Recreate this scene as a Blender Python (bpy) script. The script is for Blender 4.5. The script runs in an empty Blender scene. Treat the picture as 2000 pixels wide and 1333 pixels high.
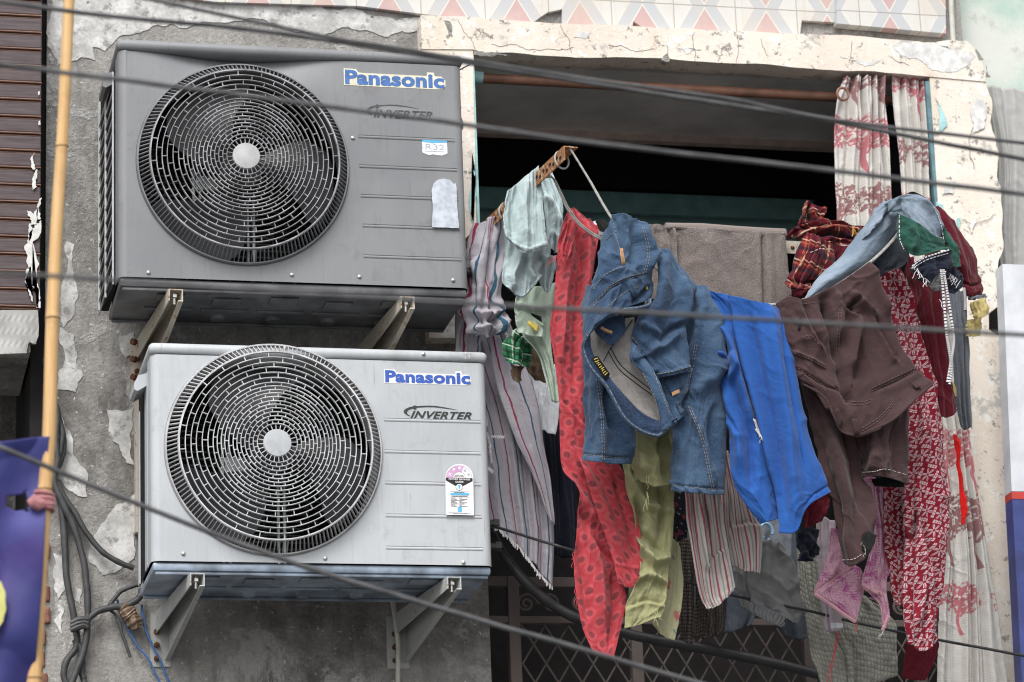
import bpy, bmesh, math, random
import numpy as np
from mathutils import Vector, Matrix
from mathutils.bvhtree import BVHTree

random.seed(7)
SC = bpy.context.scene
COL = SC.collection

# ------------------------------------------------------------------ camera
CAM = np.array([-0.7528, -7.8676, 1.65])
YAW, PITCH, ROLL, FPX = math.radians(13.0616), math.radians(17.2664), math.radians(2.22446), 6293.66
_F = np.array([math.sin(YAW)*math.cos(PITCH), math.cos(YAW)*math.cos(PITCH), math.sin(PITCH)])
_R0 = np.array([math.cos(YAW), -math.sin(YAW), 0.0])
_U0 = np.cross(_R0, _F)
_R = math.cos(ROLL)*_R0 - math.sin(ROLL)*_U0
_U = math.sin(ROLL)*_R0 + math.cos(ROLL)*_U0

def ray(px, py):
    px = np.asarray(px, float); py = np.asarray(py, float)
    d = _F + ((px-1000)/FPX)[..., None]*_R + ((666.5-py)/FPX)[..., None]*_U
    return d

def at(px, py, y):
    """world point on the vertical plane y=const (parallel to the facade)"""
    d = ray(px, py)
    t = (np.asarray(y, float)-CAM[1])/d[..., 1]
    return CAM + d*t[..., None]

# ------------------------------------------------------------------ objects
OFF = {}

def tag(o, label=None, cat=None, group=None, kind=None):
    if label: o['label'] = label
    if cat: o['category'] = cat
    if group: o['group'] = group
    if kind: o['kind'] = kind
    return o

def thing(name, loc, label, cat, group=None, kind=None):
    o = bpy.data.objects.new(name, None)
    o.empty_display_size = 0.05
    COL.objects.link(o)
    o.location = [float(c) for c in loc]
    OFF[o.name] = np.array(loc, float)
    return tag(o, label, cat, group, kind)

def mesh_obj(name, V, Fc, mat, parent=None, smooth=False, uv=None, col=None, base=None):
    V = np.asarray(V, float)
    if parent is not None:
        off = OFF[parent.name]
    else:
        off = np.array(base, float) if base is not None else np.array([V[:, 0].mean(), V[:, 1].mean(), V[:, 2].min()])
    me = bpy.data.meshes.new(name)
    me.from_pydata((V-off).tolist(), [], [list(map(int, f)) for f in Fc])
    o = bpy.data.objects.new(name, me)
    COL.objects.link(o)
    OFF[o.name] = off
    if parent is not None:
        o.parent = parent
    else:
        o.location = [float(c) for c in off]
    mats = mat if isinstance(mat, (list, tuple)) else [mat]
    for m in mats:
        if m is not None: me.materials.append(m)
    if smooth:
        me.polygons.foreach_set('use_smooth', [True]*len(me.polygons))
    if uv is not None:
        li = np.zeros(len(me.loops), dtype=np.int32)
        me.loops.foreach_get('vertex_index', li)
        L = me.uv_layers.new(name='UVMap')
        L.data.foreach_set('uv', np.asarray(uv, float)[li].astype(np.float32).ravel())
    if col is not None:
        A = me.color_attributes.new('Pattern', 'FLOAT_COLOR', 'POINT')
        c4 = np.ones((len(V), 4), np.float32); c4[:, :3] = col
        A.data.foreach_set('color', c4.ravel())
    me.update()
    return o

class MB:
    def __init__(s): s.V = []; s.F = []; s.n = 0
    def raw(s, V, F):
        V = np.asarray(V, float).reshape(-1, 3)
        s.V.append(V); s.F += [[i+s.n for i in f] for f in F]; s.n += len(V); return s
    def bm(s, bm):
        bm.verts.ensure_lookup_table(); bm.verts.index_update()
        s.raw([v.co[:] for v in bm.verts], [[v.index for v in f.verts] for f in bm.faces]); bm.free(); return s
    def box(s, x0, x1, y0, y1, z0, z1, bev=0.0, seg=2, M=None):
        bm = bmesh.new(); bmesh.ops.create_cube(bm, size=1)
        for v in bm.verts:
            v.co = Vector(((x0+x1)/2+v.co.x*(x1-x0), (y0+y1)/2+v.co.y*(y1-y0), (z0+z1)/2+v.co.z*(z1-z0)))
        if bev > 0:
            bmesh.ops.bevel(bm, geom=bm.edges[:], offset=bev, segments=seg, affect='EDGES', profile=0.5)
        if M is not None: bm.transform(M)
        return s.bm(bm)
    def tube(s, P, r, n=10, cap=True, closed=False, up=None):
        P = np.asarray(P, float); k = len(P)
        rr = np.broadcast_to(np.asarray(r, float), (k,))
        if closed: T = np.roll(P, -1, 0)-np.roll(P, 1, 0)
        else: T = np.gradient(P, axis=0)
        T /= np.linalg.norm(T, axis=1)[:, None]+1e-12
        a = np.array(up if up is not None else ([0, 0, 1.0] if abs(T[0, 2]) < .9 else [1.0, 0, 0]), float)
        V = []
        for i in range(k):
            a = a-T[i]*(a@T[i]); nl = np.linalg.norm(a)
            if nl < 1e-6: a = np.array([T[i][1], -T[i][0], .3]); a = a-T[i]*(a@T[i]); nl = np.linalg.norm(a)
            a = a/nl; b = np.cross(T[i], a)
            for j in range(n):
                t = 2*math.pi*j/n
                V.append(P[i]+rr[i]*(math.cos(t)*a+math.sin(t)*b))
        F = []
        for i in range(k if closed else k-1):
            i2 = (i+1) % k
            for j in range(n):
                j2 = (j+1) % n
                F.append([i*n+j, i*n+j2, i2*n+j2, i2*n+j])
        if cap and not closed:
            F.append(list(range(n))[::-1]); F.append([(k-1)*n+j for j in range(n)])
        return s.raw(V, F)
    def cyl(s, p, q, r, n=16, r2=None):
        return s.tube([p, q], [r, r if r2 is None else r2], n)
    def prism(s, P, d):
        """extrude the planar polygon P (k,3) by vector d"""
        P = np.asarray(P, float); k = len(P); d = np.asarray(d, float)
        V = np.vstack([P, P+d])
        return s.raw(V, [list(range(k))[::-1], [k+i for i in range(k)]]+[[i, (i+1) % k, k+(i+1) % k, k+i] for i in range(k)])
    def build(s, name, mat, parent=None, smooth=False, base=None):
        o = mesh_obj(name, np.vstack(s.V), s.F, mat, parent, smooth, base=base)
        bm = bmesh.new(); bm.from_mesh(o.data); bmesh.ops.recalc_face_normals(bm, faces=bm.faces[:]); bm.to_mesh(o.data); bm.free()
        if smooth:
            try: o.data.set_sharp_from_angle(angle=math.radians(40))
            except Exception: pass
        return o

# ------------------------------------------------------------------ splines / noise
def cr(P, n):
    """Catmull-Rom resample of control points (chord-free, uniform), endpoints kept"""
    P = np.asarray(P, float); k = len(P)
    if k == 2:
        t = np.linspace(0, 1, n)[:, None]
        t = t.reshape((-1,)+(1,)*(P.ndim-1))
        return P[0]*(1-t)+P[1]*t
    Q = np.concatenate([[2*P[0]-P[1]], P, [2*P[-1]-P[-2]]])
    s = np.linspace(0, k-1, n); i = np.minimum(s.astype(int), k-2); f = s-i
    f = f.reshape((-1,)+(1,)*(P.ndim-1))
    a, b, c, d = Q[i], Q[i+1], Q[i+2], Q[i+3]
    return .5*(2*b+(c-a)*f+(2*a-5*b+4*c-d)*f**2+(3*b-a-3*c+d)*f**3)

def vnoise(x, y, seed=0):
    """smooth value noise in [-1,1], vectorised"""
    def h(i, j):
        n = (i*374761393+j*668265263+seed*974711) & 0x7fffffff
        n = ((n ^ (n >> 13))*1274126177) & 0x7fffffff
        n = n ^ (n >> 16)
        return (n & 0xffff)/32767.5-1
    xi = np.floor(x).astype(np.int64); yi = np.floor(y).astype(np.int64)
    fx = x-xi; fy = y-yi
    fx = fx*fx*fx*(fx*(6*fx-15)+10); fy = fy*fy*fy*(fy*(6*fy-15)+10)
    return (h(xi, yi)*(1-fx)+h(xi+1, yi)*fx)*(1-fy)+(h(xi, yi+1)*(1-fx)+h(xi+1, yi+1)*fx)*fy

def fnoise(x, y, seed=0, octv=3):
    r = 0; a = 1.0; t = 0
    for o in range(octv):
        r = r+a*vnoise(x*2**o, y*2**o, seed+o*17); t += a; a *= .5
    return r/t

def jag(poly, amp, depth=4, seed=1, closed=True):
    """fractally roughen a 2D outline (pixels)"""
    rnd = random.Random(seed); P = [tuple(p) for p in poly]
    for d in range(depth):
        Q = []; n = len(P)
        for i in range(n if closed else n-1):
            a = P[i]; b = P[(i+1) % n]; Q.append(a)
            L = math.hypot(b[0]-a[0], b[1]-a[1])
            if L > 3:
                o = rnd.uniform(-1, 1)*amp*L
                Q.append(((a[0]+b[0])/2-(b[1]-a[1])/L*o, (a[1]+b[1])/2+(b[0]-a[0])/L*o))
        if not closed: Q.append(P[-1])
        P = Q
    return P

# ------------------------------------------------------------------ materials
class NT:
    def __init__(s, name):
        m = bpy.data.materials.new(name); m.use_nodes = True; s.m = m
        s.t = m.node_tree; s.b = s.t.nodes['Principled BSDF']
    def n(s, typ, **kw):
        nd = s.t.nodes.new(typ)
        for k, v in kw.items(): setattr(nd, k, v)
        return nd
    def put(s, sock, v):
        if isinstance(v, bpy.types.NodeSocket): s.t.links.new(v, sock)
        elif v is not None:
            if hasattr(sock.default_value, '__len__') and not hasattr(v, '__len__'): v = [v]*len(sock.default_value)
            if hasattr(v, '__len__') and len(v) == 3 and len(sock.default_value) == 4: v = (*v, 1)
            sock.default_value = v
    def math(s, op, a, b=None, c=None, clamp=False):
        nd = s.n('ShaderNodeMath', operation=op, use_clamp=clamp)
        s.put(nd.inputs[0], a); s.put(nd.inputs[1], b); s.put(nd.inputs[2], c)
        return nd.outputs[0]
    def vmath(s, op, a, b=None):
        nd = s.n('ShaderNodeVectorMath', operation=op)
        s.put(nd.inputs[0], a); s.put(nd.inputs[1], b)
        return nd.outputs['Value'] if op in ('LENGTH', 'DISTANCE', 'DOT_PRODUCT') else nd.outputs[0]
    def mix(s, f, a, b, typ='MIX'):
        nd = s.n('ShaderNodeMix', data_type='RGBA', blend_type=typ)
        s.put(nd.inputs[0], f); s.put(nd.inputs[6], a); s.put(nd.inputs[7], b)
        return nd.outputs[2]
    def obj(s): return s.n('ShaderNodeTexCoord').outputs['Object']
    def uv(s): return s.n('ShaderNodeTexCoord').outputs['UV']
    def geo(s): return s.n('ShaderNodeNewGeometry')
    def xyz(s, v):
        nd = s.n('ShaderNodeSeparateXYZ'); s.put(nd.inputs[0], v); return nd.outputs
    def comb(s, x, y, z=0.0):
        nd = s.n('ShaderNodeCombineXYZ')
        s.put(nd.inputs[0], x); s.put(nd.inputs[1], y); s.put(nd.inputs[2], z); return nd.outputs[0]
    def mapp(s, v, loc=(0, 0, 0), rot=(0, 0, 0), sc=(1, 1, 1)):
        nd = s.n('ShaderNodeMapping'); s.put(nd.inputs[0], v)
        nd.inputs[1].default_value = loc; nd.inputs[2].default_value = rot; nd.inputs[3].default_value = sc
        return nd.outputs[0]
    def noise(s, v, scale, detail=4, rough=.55, dist=0.0):
        nd = s.n('ShaderNodeTexNoise'); s.put(nd.inputs['Vector'], v)
        nd.inputs['Scale'].default_value = scale; nd.inputs['Detail'].default_value = detail
        nd.inputs['Roughness'].default_value = rough; nd.inputs['Distortion'].default_value = dist
        return nd.outputs[0]
    def vor(s, v, scale, feature='F1', out='Distance', rand=1.0):
        nd = s.n('ShaderNodeTexVoronoi', feature=feature); s.put(nd.inputs['Vector'], v)
        nd.inputs['Scale'].default_value = scale; nd.inputs['Randomness'].default_value = rand
        return nd.outputs[out]
    def ramp(s, f, lo, hi):
        nd = s.n('ShaderNodeMapRange', interpolation_type='SMOOTHSTEP'); s.put(nd.inputs[0], f)
        nd.inputs[1].default_value = lo; nd.inputs[2].default_value = hi
        return nd.outputs[0]
    def bump(s, h, strength=.3, dist=.002, prev=None):
        nd = s.n('ShaderNodeBump'); s.put(nd.inputs['Height'], h)
        nd.inputs['Strength'].default_value = strength; nd.inputs['Distance'].default_value = dist
        if prev is not None: s.put(nd.inputs['Normal'], prev)
        s.t.links.new(nd.outputs[0], s.b.inputs['Normal']); return nd.outputs[0]
    def out(s, col=None, rough=None, metal=None, spec=None):
        s.put(s.b.inputs['Base Color'], col); s.put(s.b.inputs['Roughness'], rough)
        s.put(s.b.inputs['Metallic'], metal); s.put(s.b.inputs['Specular IOR Level'], spec)
        return s.m

def plain(name, col, rough=.6, metal=0.0, spec=.4, var=.15, scale=25, bump=0.0):
    t = NT(name); o = t.obj()
    f = t.noise(o, scale, 5, .6)
    c = t.mix(t.ramp(f, .3, .7), [x*(1-var) for x in col], [min(1, x*(1+var)) for x in col])
    if bump: t.bump(t.noise(o, scale*12, 3), bump, .002)
    return t.out(c, rough, metal, spec)

def smat(t, col, rough=.92, weave=1.0, var=.12, ws=1400, backcol=None):
    """finish a cloth material: faint tone variation, weave grain and small wrinkles in the bump"""
    uv = t.uv()
    g = t.noise(uv, 900, 2, .7)
    col = t.mix(t.math('MULTIPLY', t.ramp(g, .3, .72), .35), col, t.mix(1.0, col, (1-var*1.6,)*3, 'MULTIPLY'))
    w = t.noise(uv, 6, 4, .6)
    col = t.mix(t.ramp(w, .35, .7), t.mix(1.0, col, (1-var,)*3, 'MULTIPLY'), col)
    if backcol is not None:
        col = t.mix(t.geo().outputs['Backfacing'], col, backcol)
    rdg = t.math('ABSOLUTE', t.math('SUBTRACT', t.noise(uv, 13, 3, .55, .8), .5)); rdg2 = t.math('ABSOLUTE', t.math('SUBTRACT', t.noise(t.mapp(uv, loc=(3, 5, 0), sc=(1, .55, 1)), 34, 3, .6, .6), .5))
    n0 = t.bump(t.math('MINIMUM', rdg, .11), .38*weave, .024); n0 = t.bump(t.math('MINIMUM', rdg2, .12), .24*weave, .009, n0)
    n1 = t.bump(t.noise(uv, 42, 4, .6, .6), .32*weave, .006, n0)
    t.bump(t.noise(uv, ws, 2, .6), .35*weave, .0008, n1)
    t.b.inputs['Sheen Weight'].default_value = .12
    t.b.inputs['Sheen Roughness'].default_value = .5
    return t.out(col, rough, 0, .15)

def cloth(name, col, **kw):
    return smat(NT(name), t_rgb(col), **kw)

def t_rgb(c): return (*c, 1)

def srgb(r, g, b):
    f = lambda c: (c/255/12.92) if c/255 <= .04045 else ((c/255+.055)/1.055)**2.4
    return (f(r), f(g), f(b))
# ------------------------------------------------------------------ setting materials
def m_cement():
    t = NT('grey_cement_plaster'); o = t.obj()
    big = t.noise(o, 2.2, 6, .62); mid = t.noise(o, 11, 6, .7); fine = t.noise(o, 95, 4, .75); grit = t.noise(o, 300, 2, .8)
    c = t.mix(t.ramp(big, .32, .68), (.14, .133, .125), (.37, .355, .335))
    c = t.mix(t.math('MULTIPLY', t.ramp(mid, .35, .7), .6), c, (.48, .47, .45))
    c = t.mix(t.math('MULTIPLY', t.ramp(fine, .38, .72), .55), c, t.mix(1.0, c, (.48, .48, .48), 'MULTIPLY'))
    v = t.noise(t.mapp(o, sc=(7, 7, .9)), 3, 5, .6)           # run-off streaks
    c = t.mix(t.math('MULTIPLY', t.ramp(v, .5, .72), .45), c, (.07, .068, .064))
    sp = t.noise(o, 46, 5, .8)
    c = t.mix(t.ramp(sp, .60, .65), c, (.66, .66, .64))          # flecks of old whitewash
    sp2 = t.noise(t.mapp(o, loc=(3, 1, 7)), 30, 5, .75)
    c = t.mix(t.math('MULTIPLY', t.ramp(sp2, .66, .72), .8), c, (.05, .05, .05))
    pl = t.noise(t.mapp(o, loc=(4, 1, 8)), 4.5, 8, .68, .4); pm = t.math('MULTIPLY', t.ramp(pl, .555, .60), t.math('ADD', .35, t.math('MULTIPLY', t.ramp(fine, .35, .6), .5)))
    c = t.mix(pm, c, (.52, .515, .50))                               # worn remains of skim coat
    h = t.math('ADD', t.math('ADD', t.math('MULTIPLY', mid, .6), t.math('MULTIPLY', fine, .5)), t.math('MULTIPLY', pm, .25))
    n = t.bump(h, .9, .012); t.bump(grit, .5, .002, n)
    return t.out(c, .95, 0, .15)

def m_flake():
    t = NT('old_pale_skim_coat'); o = t.obj()
    a = t.noise(o, 16, 6, .65); b = t.noise(o, 120, 4, .75)
    c = t.mix(t.ramp(a, .35, .7), (.40, .395, .385), (.70, .695, .68))
    c = t.mix(t.math('MULTIPLY', t.ramp(b, .42, .75), .45), c, (.22, .22, .215))
    d = t.noise(t.mapp(o, loc=(5, 2, 1)), 38, 4, .7)
    c = t.mix(t.ramp(d, .66, .70), c, (.13, .13, .13))
    e = t.noise(t.mapp(o, loc=(1, 6, 2)), 22, 6, .72); c = t.mix(t.math('MULTIPLY', t.ramp(e, .54, .62), .75), c, (.20, .197, .19))
    t.bump(t.math('ADD', a, t.math('MULTIPLY', b, .4)), .5, .004)
    return t.out(c, .9, 0, .2)

def m_cream():
    t = NT('cream_lime_paint'); o = t.obj()
    a = t.noise(o, 3.5, 5, .6); b = t.noise(o, 26, 6, .7); f = t.noise(o, 150, 3, .7)
    c = t.mix(t.ramp(a, .35, .65), (.68, .60, .525), (.73, .675, .60))
    c = t.mix(t.ramp(b, .57, .63), c, (.76, .745, .715))                      # newer whitewash showing
    e = t.noise(t.mapp(o, loc=(2, 5, 3)), 30, 7, .78)
    c = t.mix(t.math('MULTIPLY', t.ramp(e, .565, .63), .85), c, (.16, .15, .14))   # black mould specks
    g = t.noise(t.mapp(o, loc=(7, 1, 2)), 7, 6, .7)
    c = t.mix(t.math('MULTIPLY', t.ramp(g, .60, .66), .8), c, (.40, .39, .37))     # grey repair
    k = t.vor(t.mapp(t.vmath('ADD', o, t.mix(1.0, (.5, .5, .5), t.n('ShaderNodeTexNoise').outputs[1])), sc=(1, 1, 1)), 5, 'DISTANCE_TO_EDGE')
    st = t.noise(t.mapp(o, sc=(6, 6, .8)), 2, 4, .6)
    c = t.mix(t.math('MULTIPLY', t.ramp(st, .55, .75), .35), c, (.55, .42, .28))   # rust-brown runs
    h = t.math('ADD', t.math('MULTIPLY', b, .6), t.math('MULTIPLY', f, .3))
    t.bump(h, .7, .006)
    return t.out(c, .9, 0, .2)

def m_tile():
    """glazed tiles with a lattice of pink and grey diamonds; u along x, v up; tile 0.162 x 0.108"""
    t = NT('diamond_tile'); o = t.obj(); x, y, z = t.xyz(o)[0:3]
    u = t.math('DIVIDE', t.math('SUBTRACT', x, TX0), .1765); v = t.math('DIVIDE', t.math('SUBTRACT', z, TZ0), .150)
    fu = t.math('ABSOLUTE', t.math('SUBTRACT', t.math('FRACT', t.math('ADD', u, 50.5)), .5)); fv = t.math('ABSOLUTE', t.math('SUBTRACT', t.math('FRACT', t.math('ADD', v, 50.5)), .5))
    d = t.math('ADD', t.math('MULTIPLY', fu, .1765/.040), t.math('MULTIPLY', fv, .150/.068))
    wht = (.60, .59, .56); gry = (.465, .475, .49); pnk = (.50, .345, .335)
    w = t.noise(o, 9, 4, .6)
    c = t.mix(t.ramp(d, 1.97, 1.99), gry, wht)
    c = t.mix(t.ramp(d, 1.0, 1.015), pnk, c)
    for e, k in ((1.02, .04), (1.99, .03)):
        ln = t.math('ABSOLUTE', t.math('SUBTRACT', d, e)); c = t.mix(t.ramp(ln, k, k*1.4), (.66, .62, .56), c)
    c = t.mix(t.math('MULTIPLY', t.ramp(w, .42, .7), .4), c, (.55, .47, .38))
    st = t.noise(t.mapp(o, sc=(22, 1, 1.2)), 2.5, 4, .6)
    c = t.mix(t.math('MULTIPLY', t.ramp(st, .52, .7), .35), c, (.52, .46, .38))
    jv = t.math('ABSOLUTE', t.math('SUBTRACT', t.math('FRACT', t.math('ADD', v, 50.0)), .5)); jv = t.math('SUBTRACT', .5, t.math('ABSOLUTE', t.math('SUBTRACT', t.math('FRACT', t.math('ADD', v, 50.0)), .5)))
    ju = t.math('SUBTRACT', .5, t.math('ABSOLUTE', t.math('SUBTRACT', t.math('FRACT', t.math('ADD', u, 50.0)), .5))); ju = t.math('ABSOLUTE', t.math('SUBTRACT', ju, .5)); jv = t.math('ABSOLUTE', t.math('SUBTRACT', jv, .5))
    j = t.math('MAXIMUM', t.ramp(jv, .012, .006), t.ramp(ju, .009, .004))
    c = t.mix(j, c, (.36, .33, .29))
    t.bump(t.math('SUBTRACT', 1, j), .5, .002)
    return t.out(c, .25, 0, .5)

def m_green():
    t = NT('faded_green_plaster'); o = t.obj()
    a = t.noise(o, 2.6, 6, .62); b = t.noise(o, 14, 5, .7)
    c = t.mix(t.ramp(a, .36, .62), (.36, .50, .43), (.60, .62, .58))
    c = t.mix(t.math('MULTIPLY', t.ramp(b, .55, .72), .6), c, (.34, .32, .26))
    d = t.noise(t.mapp(o, loc=(4, 4, 1)), 8, 4, .6); c = t.mix(t.ramp(d, .68, .72), c, (.13, .13, .13))
    t.bump(b, .5, .005); return t.out(c, .9, 0, .2)

def m_brown_panel():
    t = NT('brown_wood_print_panel'); o = t.obj()
    g = t.noise(t.mapp(o, sc=(2.5, 1, 40)), 4, 6, .6); s = t.noise(o, 14, 4, .6)
    c = t.mix(t.ramp(g, .3, .7), (.062, .045, .048), (.115, .090, .095))
    c = t.mix(t.math('MULTIPLY', t.ramp(s, .5, .75), .4), c, (.13, .09, .08))
    return t.out(c, .6, 0, .3)

def m_rust(name='rusty_steel', paint=(.55, .52, .46), amt=.5):
    t = NT(name); o = t.obj()
    a = t.noise(o, 40, 6, .7); b = t.noise(o, 180, 4, .7)
    r = t.mix(t.ramp(b, .3, .7), (.14, .055, .025), (.46, .22, .10))
    m = t.ramp(a, amt, amt+.06)
    c = t.mix(m, r, paint)
    t.bump(t.math('ADD', a, b), .5, .002)
    return t.out(c, .8, 0, .3)

def m_wood():
    t = NT('bamboo_culm'); o = t.obj()
    g = t.noise(t.mapp(o, sc=(60, 60, 2)), 3, 5, .6); s = t.noise(o, 9, 4, .6)
    c = t.mix(t.ramp(g, .3, .7), (.50, .30, .12), (.64, .42, .20))
    c = t.mix(t.math('MULTIPLY', t.ramp(s, .5, .75), .5), c, (.36, .19, .08))
    t.bump(g, .2, .002); return t.out(c, .5, 0, .4)

M = {}
TX0, TZ0 = float(at(886, 40, -.016)[0])-1.6, float(at(1166, 53, -.016)[2])-5.05+.004
M['cement'] = m_cement(); M['flake'] = m_flake(); M['cream'] = m_cream(); M['tile'] = m_tile(); M['green'] = m_green()
M['panel'] = m_brown_panel(); M['panel_lip'] = plain('tan_panel_lip', (.22, .12, .085), .45, 0, .4)
M['dark'] = plain('near_black_shade', (.022, .020, .020), .9, 0, .2)  # near black, stands for shade in gaps, slots and the dark room
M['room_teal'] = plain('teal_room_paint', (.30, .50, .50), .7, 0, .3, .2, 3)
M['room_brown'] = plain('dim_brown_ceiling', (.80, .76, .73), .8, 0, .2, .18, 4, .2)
M['rod'] = plain('brown_rod_paint', (.20, .095, .062), .5, 0, .4, .25, 18)
M['teal'] = plain('pale_teal_paint', (.33, .55, .55), .6, 0, .3, .2, 30)
M['wire'] = plain('weathered_black_cable', (.075, .076, .080), .55, 0, .4, .35, 20)
M['cable'] = plain('dusty_grey_cable', (.05, .051, .053), .55, 0, .4, .25, 40)
M['blackwrap'] = plain('black_pipe_wrap', (.022, .022, .024), .45, 0, .5, .3, 30, .5)
M['bluewire'] = plain('blue_wire_pvc', (.05, .13, .32), .5)
M['tape'] = plain('brown_packing_tape', (.17, .115, .075), .4, 0, .5, .35, 60, .4)
M['white_paint'] = plain('splashed_white_paint', (.62, .615, .60), .6, 0, .3, .2, 40)
M['white_board'] = plain('white_sign_face', (.58, .60, .64), .4, 0, .5, .14, 9)
M['red_board'] = plain('red_sign_band', (.55, .05, .04), .35); M['blue_board'] = plain('blue_sign_band', (.035, .05, .20), .4, 0, .5, .3, 9)
M['rust'] = m_rust('rusty_angle_iron', (.50, .36, .24), .53)
M['rope'] = plain('grey_nylon_line', (.40, .39, .37), .8, 0, .2, .2, 80, .6)
M['grille_paint'] = m_rust('dusty_pink_grille_paint', (.12, .098, .09), .22)
M['hosepipe'] = plain('ivory_drain_hose', (.52, .51, .46), .6, 0, .3, .15, 15)
M['asphalt'] = plain('street_asphalt', (.11, .108, .105), .95, 0, .2, .25, 3, .4)
M['wavetile'] = None

def pxpoly(P, y):
    P = np.array(P, float); return at(P[:, 0], P[:, 1], y)

# ------------------------------------------------------------------ ground
tag(MB().raw([(-60, -60, 0), (60, -60, 0), (60, 40, 0), (-60, 40, 0)], [[0, 1, 2, 3]]).build('ground', M['asphalt']), kind='structure')

# ------------------------------------------------------------------ facade walls
XL, XR, ZT = 0.981, 2.272, 4.954
ZFL = 2.62                                              # balcony floor
wx0 = float(at(90, 300, 0.0)[0])
wall = MB().box(wx0, XL+.004, 0.0, .22, 0.0, 7.2).build('plaster_wall', M['cement'], base=(.4, 0, 0))
tag(wall, 'bare grey cement wall with peeling skim coat behind both cooling units', 'wall')
def flakes(parent, name, lst, y, mat, th=.0018):
    for i, (poly, seed) in enumerate(lst):
        P = jag(poly, .13, 4, seed)
        MB().prism(pxpoly(P, y-.0005-th), (0, th, 0)).build(name, mat, parent)
flakes(wall, 'skim_coat_flake', [
    ([(100, -10), (330, -12), (520, 6), (640, 20), (820, 34), (815, 60), (700, 60), (540, 48), (430, 44), (300, 50), (262, 66), (225, 80), (205, 100), (180, 92), (186, 118), (160, 112), (140, 120), (112, 128), (92, 90)], 3),
    ([(116, 640), (146, 655), (150, 690), (162, 735), (148, 766), (112, 762)], 5),
    ([(208, 800), (262, 797), (262, 908), (248, 905), (232, 868), (214, 852)], 6),
    ([(122, 815), (142, 870), (158, 910), (172, 925), (170, 970), (126, 950)], 8),
    ([(262, 966), (262, 1090), (240, 1108), (200, 1124), (176, 1100), (190, 1040), (228, 985)], 9),
    ([(104, 1080), (122, 1085), (128, 1150), (114, 1170), (104, 1130)], 10),
    ([(128, 470), (146, 478), (140, 520), (150, 560), (146, 600), (124, 640), (118, 600), (126, 540)], 12),
    ([(150, 1150), (160, 1152), (156, 1180), (146, 1172)], 13),
    ([(112, 1180), (126, 1190), (120, 1240), (106, 1215)], 14),
    ([(232, 655), (262, 650), (262, 690), (246, 700)], 15),
], 0.0, M['flake'])

# tiled wall above the window
px_t = [(300, -420), (300, -12), (420, 4), (560, 8), (700, 12), (860, 32), (985, 40), (1042, 44), (1052, 36), (1070, 24), (1098, 18), (1098, 48), (1236, 56), (1237, 42), (1262, 58), (1400, 66), (1562, 74), (1566, 40), (1630, 44), (1634, -420)]
tb = at(1600, 40, -.012); 
tw = thing('tiled_wall', (1.6, 0, 5.05), 'wall of pink and grey diamond tiles above the cream window surround', 'wall')
MB().box(XL+.005, 2.40, .0, .2, 5.02, 7.2).build('backing', M['cement'], tw)
MB().prism(pxpoly(px_t, -.016), (0, .0145, 0)).build('tile_facing', M['tile'], tw)
MB().prism(pxpoly([(1636, -420), (1634, 46), (1700, 52), (1848, 66), (1838, -420)], -.034), (0, .0325, 0)).build('loose_tile_facing', M['tile'], tw)
for a, b in (((1636, 0), (1848, 9)),):
    pass
# slim pipe and the neighbouring green wall
tag(MB().tube(at([1857, 1858, 1862], [-60, 20, 84], -.03), .0075, 12).build('drain_pipe', M['hosepipe'], smooth=True), 'slim cream pipe running down beside the loose tiles', 'pipe')
tag(MB().box(2.345, 6.5, .085, .3, 0, 8.5).build('green_wall', M['green'], base=(3.5, .085, 0)), 'faded green plaster wall set back at upper right', 'wall')

# cream window surround
su = thing('window_surround', (1.6, 0, ZFL), 'cream painted cracked concrete surround framing the open balcony', 'window surround')
lint = jag([(822, 30), (1000, 40), (1200, 50), (1400, 60), (1600, 68), (1780, 80)], .02, 3, 21, False) + jag([(1780, 80), (1830, 82), (1888, 80), (1906, 100), (1920, 128), (1926, 160)], .06, 3, 22, False)
lint += [(1926, 160), (1815, 150)] + jag([(1815, 150), (1600, 136), (1400, 123), (1200, 112), (1000, 103), (945, 104), (925, 97)], .02, 3, 23, False) + [(824, 96)]
MB().prism(pxpoly(lint, -.055), (0, .08, 0)).build('lintel', M['cream'], su)
lj = [(824, 95.5), (923.5, 95.5)] + jag([(925, 110), (928, 300), (931, 440), (936, 660)], .008, 3, 24, False) + [(838, 660)]
MB().prism(pxpoly(lj, -.052), (0, .07, 0)).build('jamb', M['cream'], su)
rj = [(1815.5, 149), (1926, 159)] + jag([(1926, 160), (1938, 200), (1934, 240), (1950, 300), (1948, 350), (1958, 410), (1960, 482), (1944, 538), (1948, 600), (1932, 612), (1931, 644), (1957, 660), (1964, 725), (1972, 830), (1979, 920), (1968, 960), (1980, 1040), (1986, 1200), (1994, 1380)], .06, 3, 26, False) + [(1886, 1380), (1850, 700), (1834, 430), (1823, 250)]
MB().prism(pxpoly(rj, -.052), (0, .10, 0)).build('jamb', M['cream'], su)
tag(MB().box(2.30, 2.75, .062, .084, 0, float(at(1950, 545, .06)[2])).build('gap_shade_backing', M['dark'], base=(2.5, .07, 0)), 'painted shade in the gap between the cream jamb and the white sign board', 'wall')  # dark sheet added so the gap beside the jamb reads as shade
MB().box(XL+.01, 2.27, 2.262, 2.299, ZFL, float(at(1280, 470, 2.28)[2])).build('lower_wall', M['dark'], None) if False else None
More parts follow.
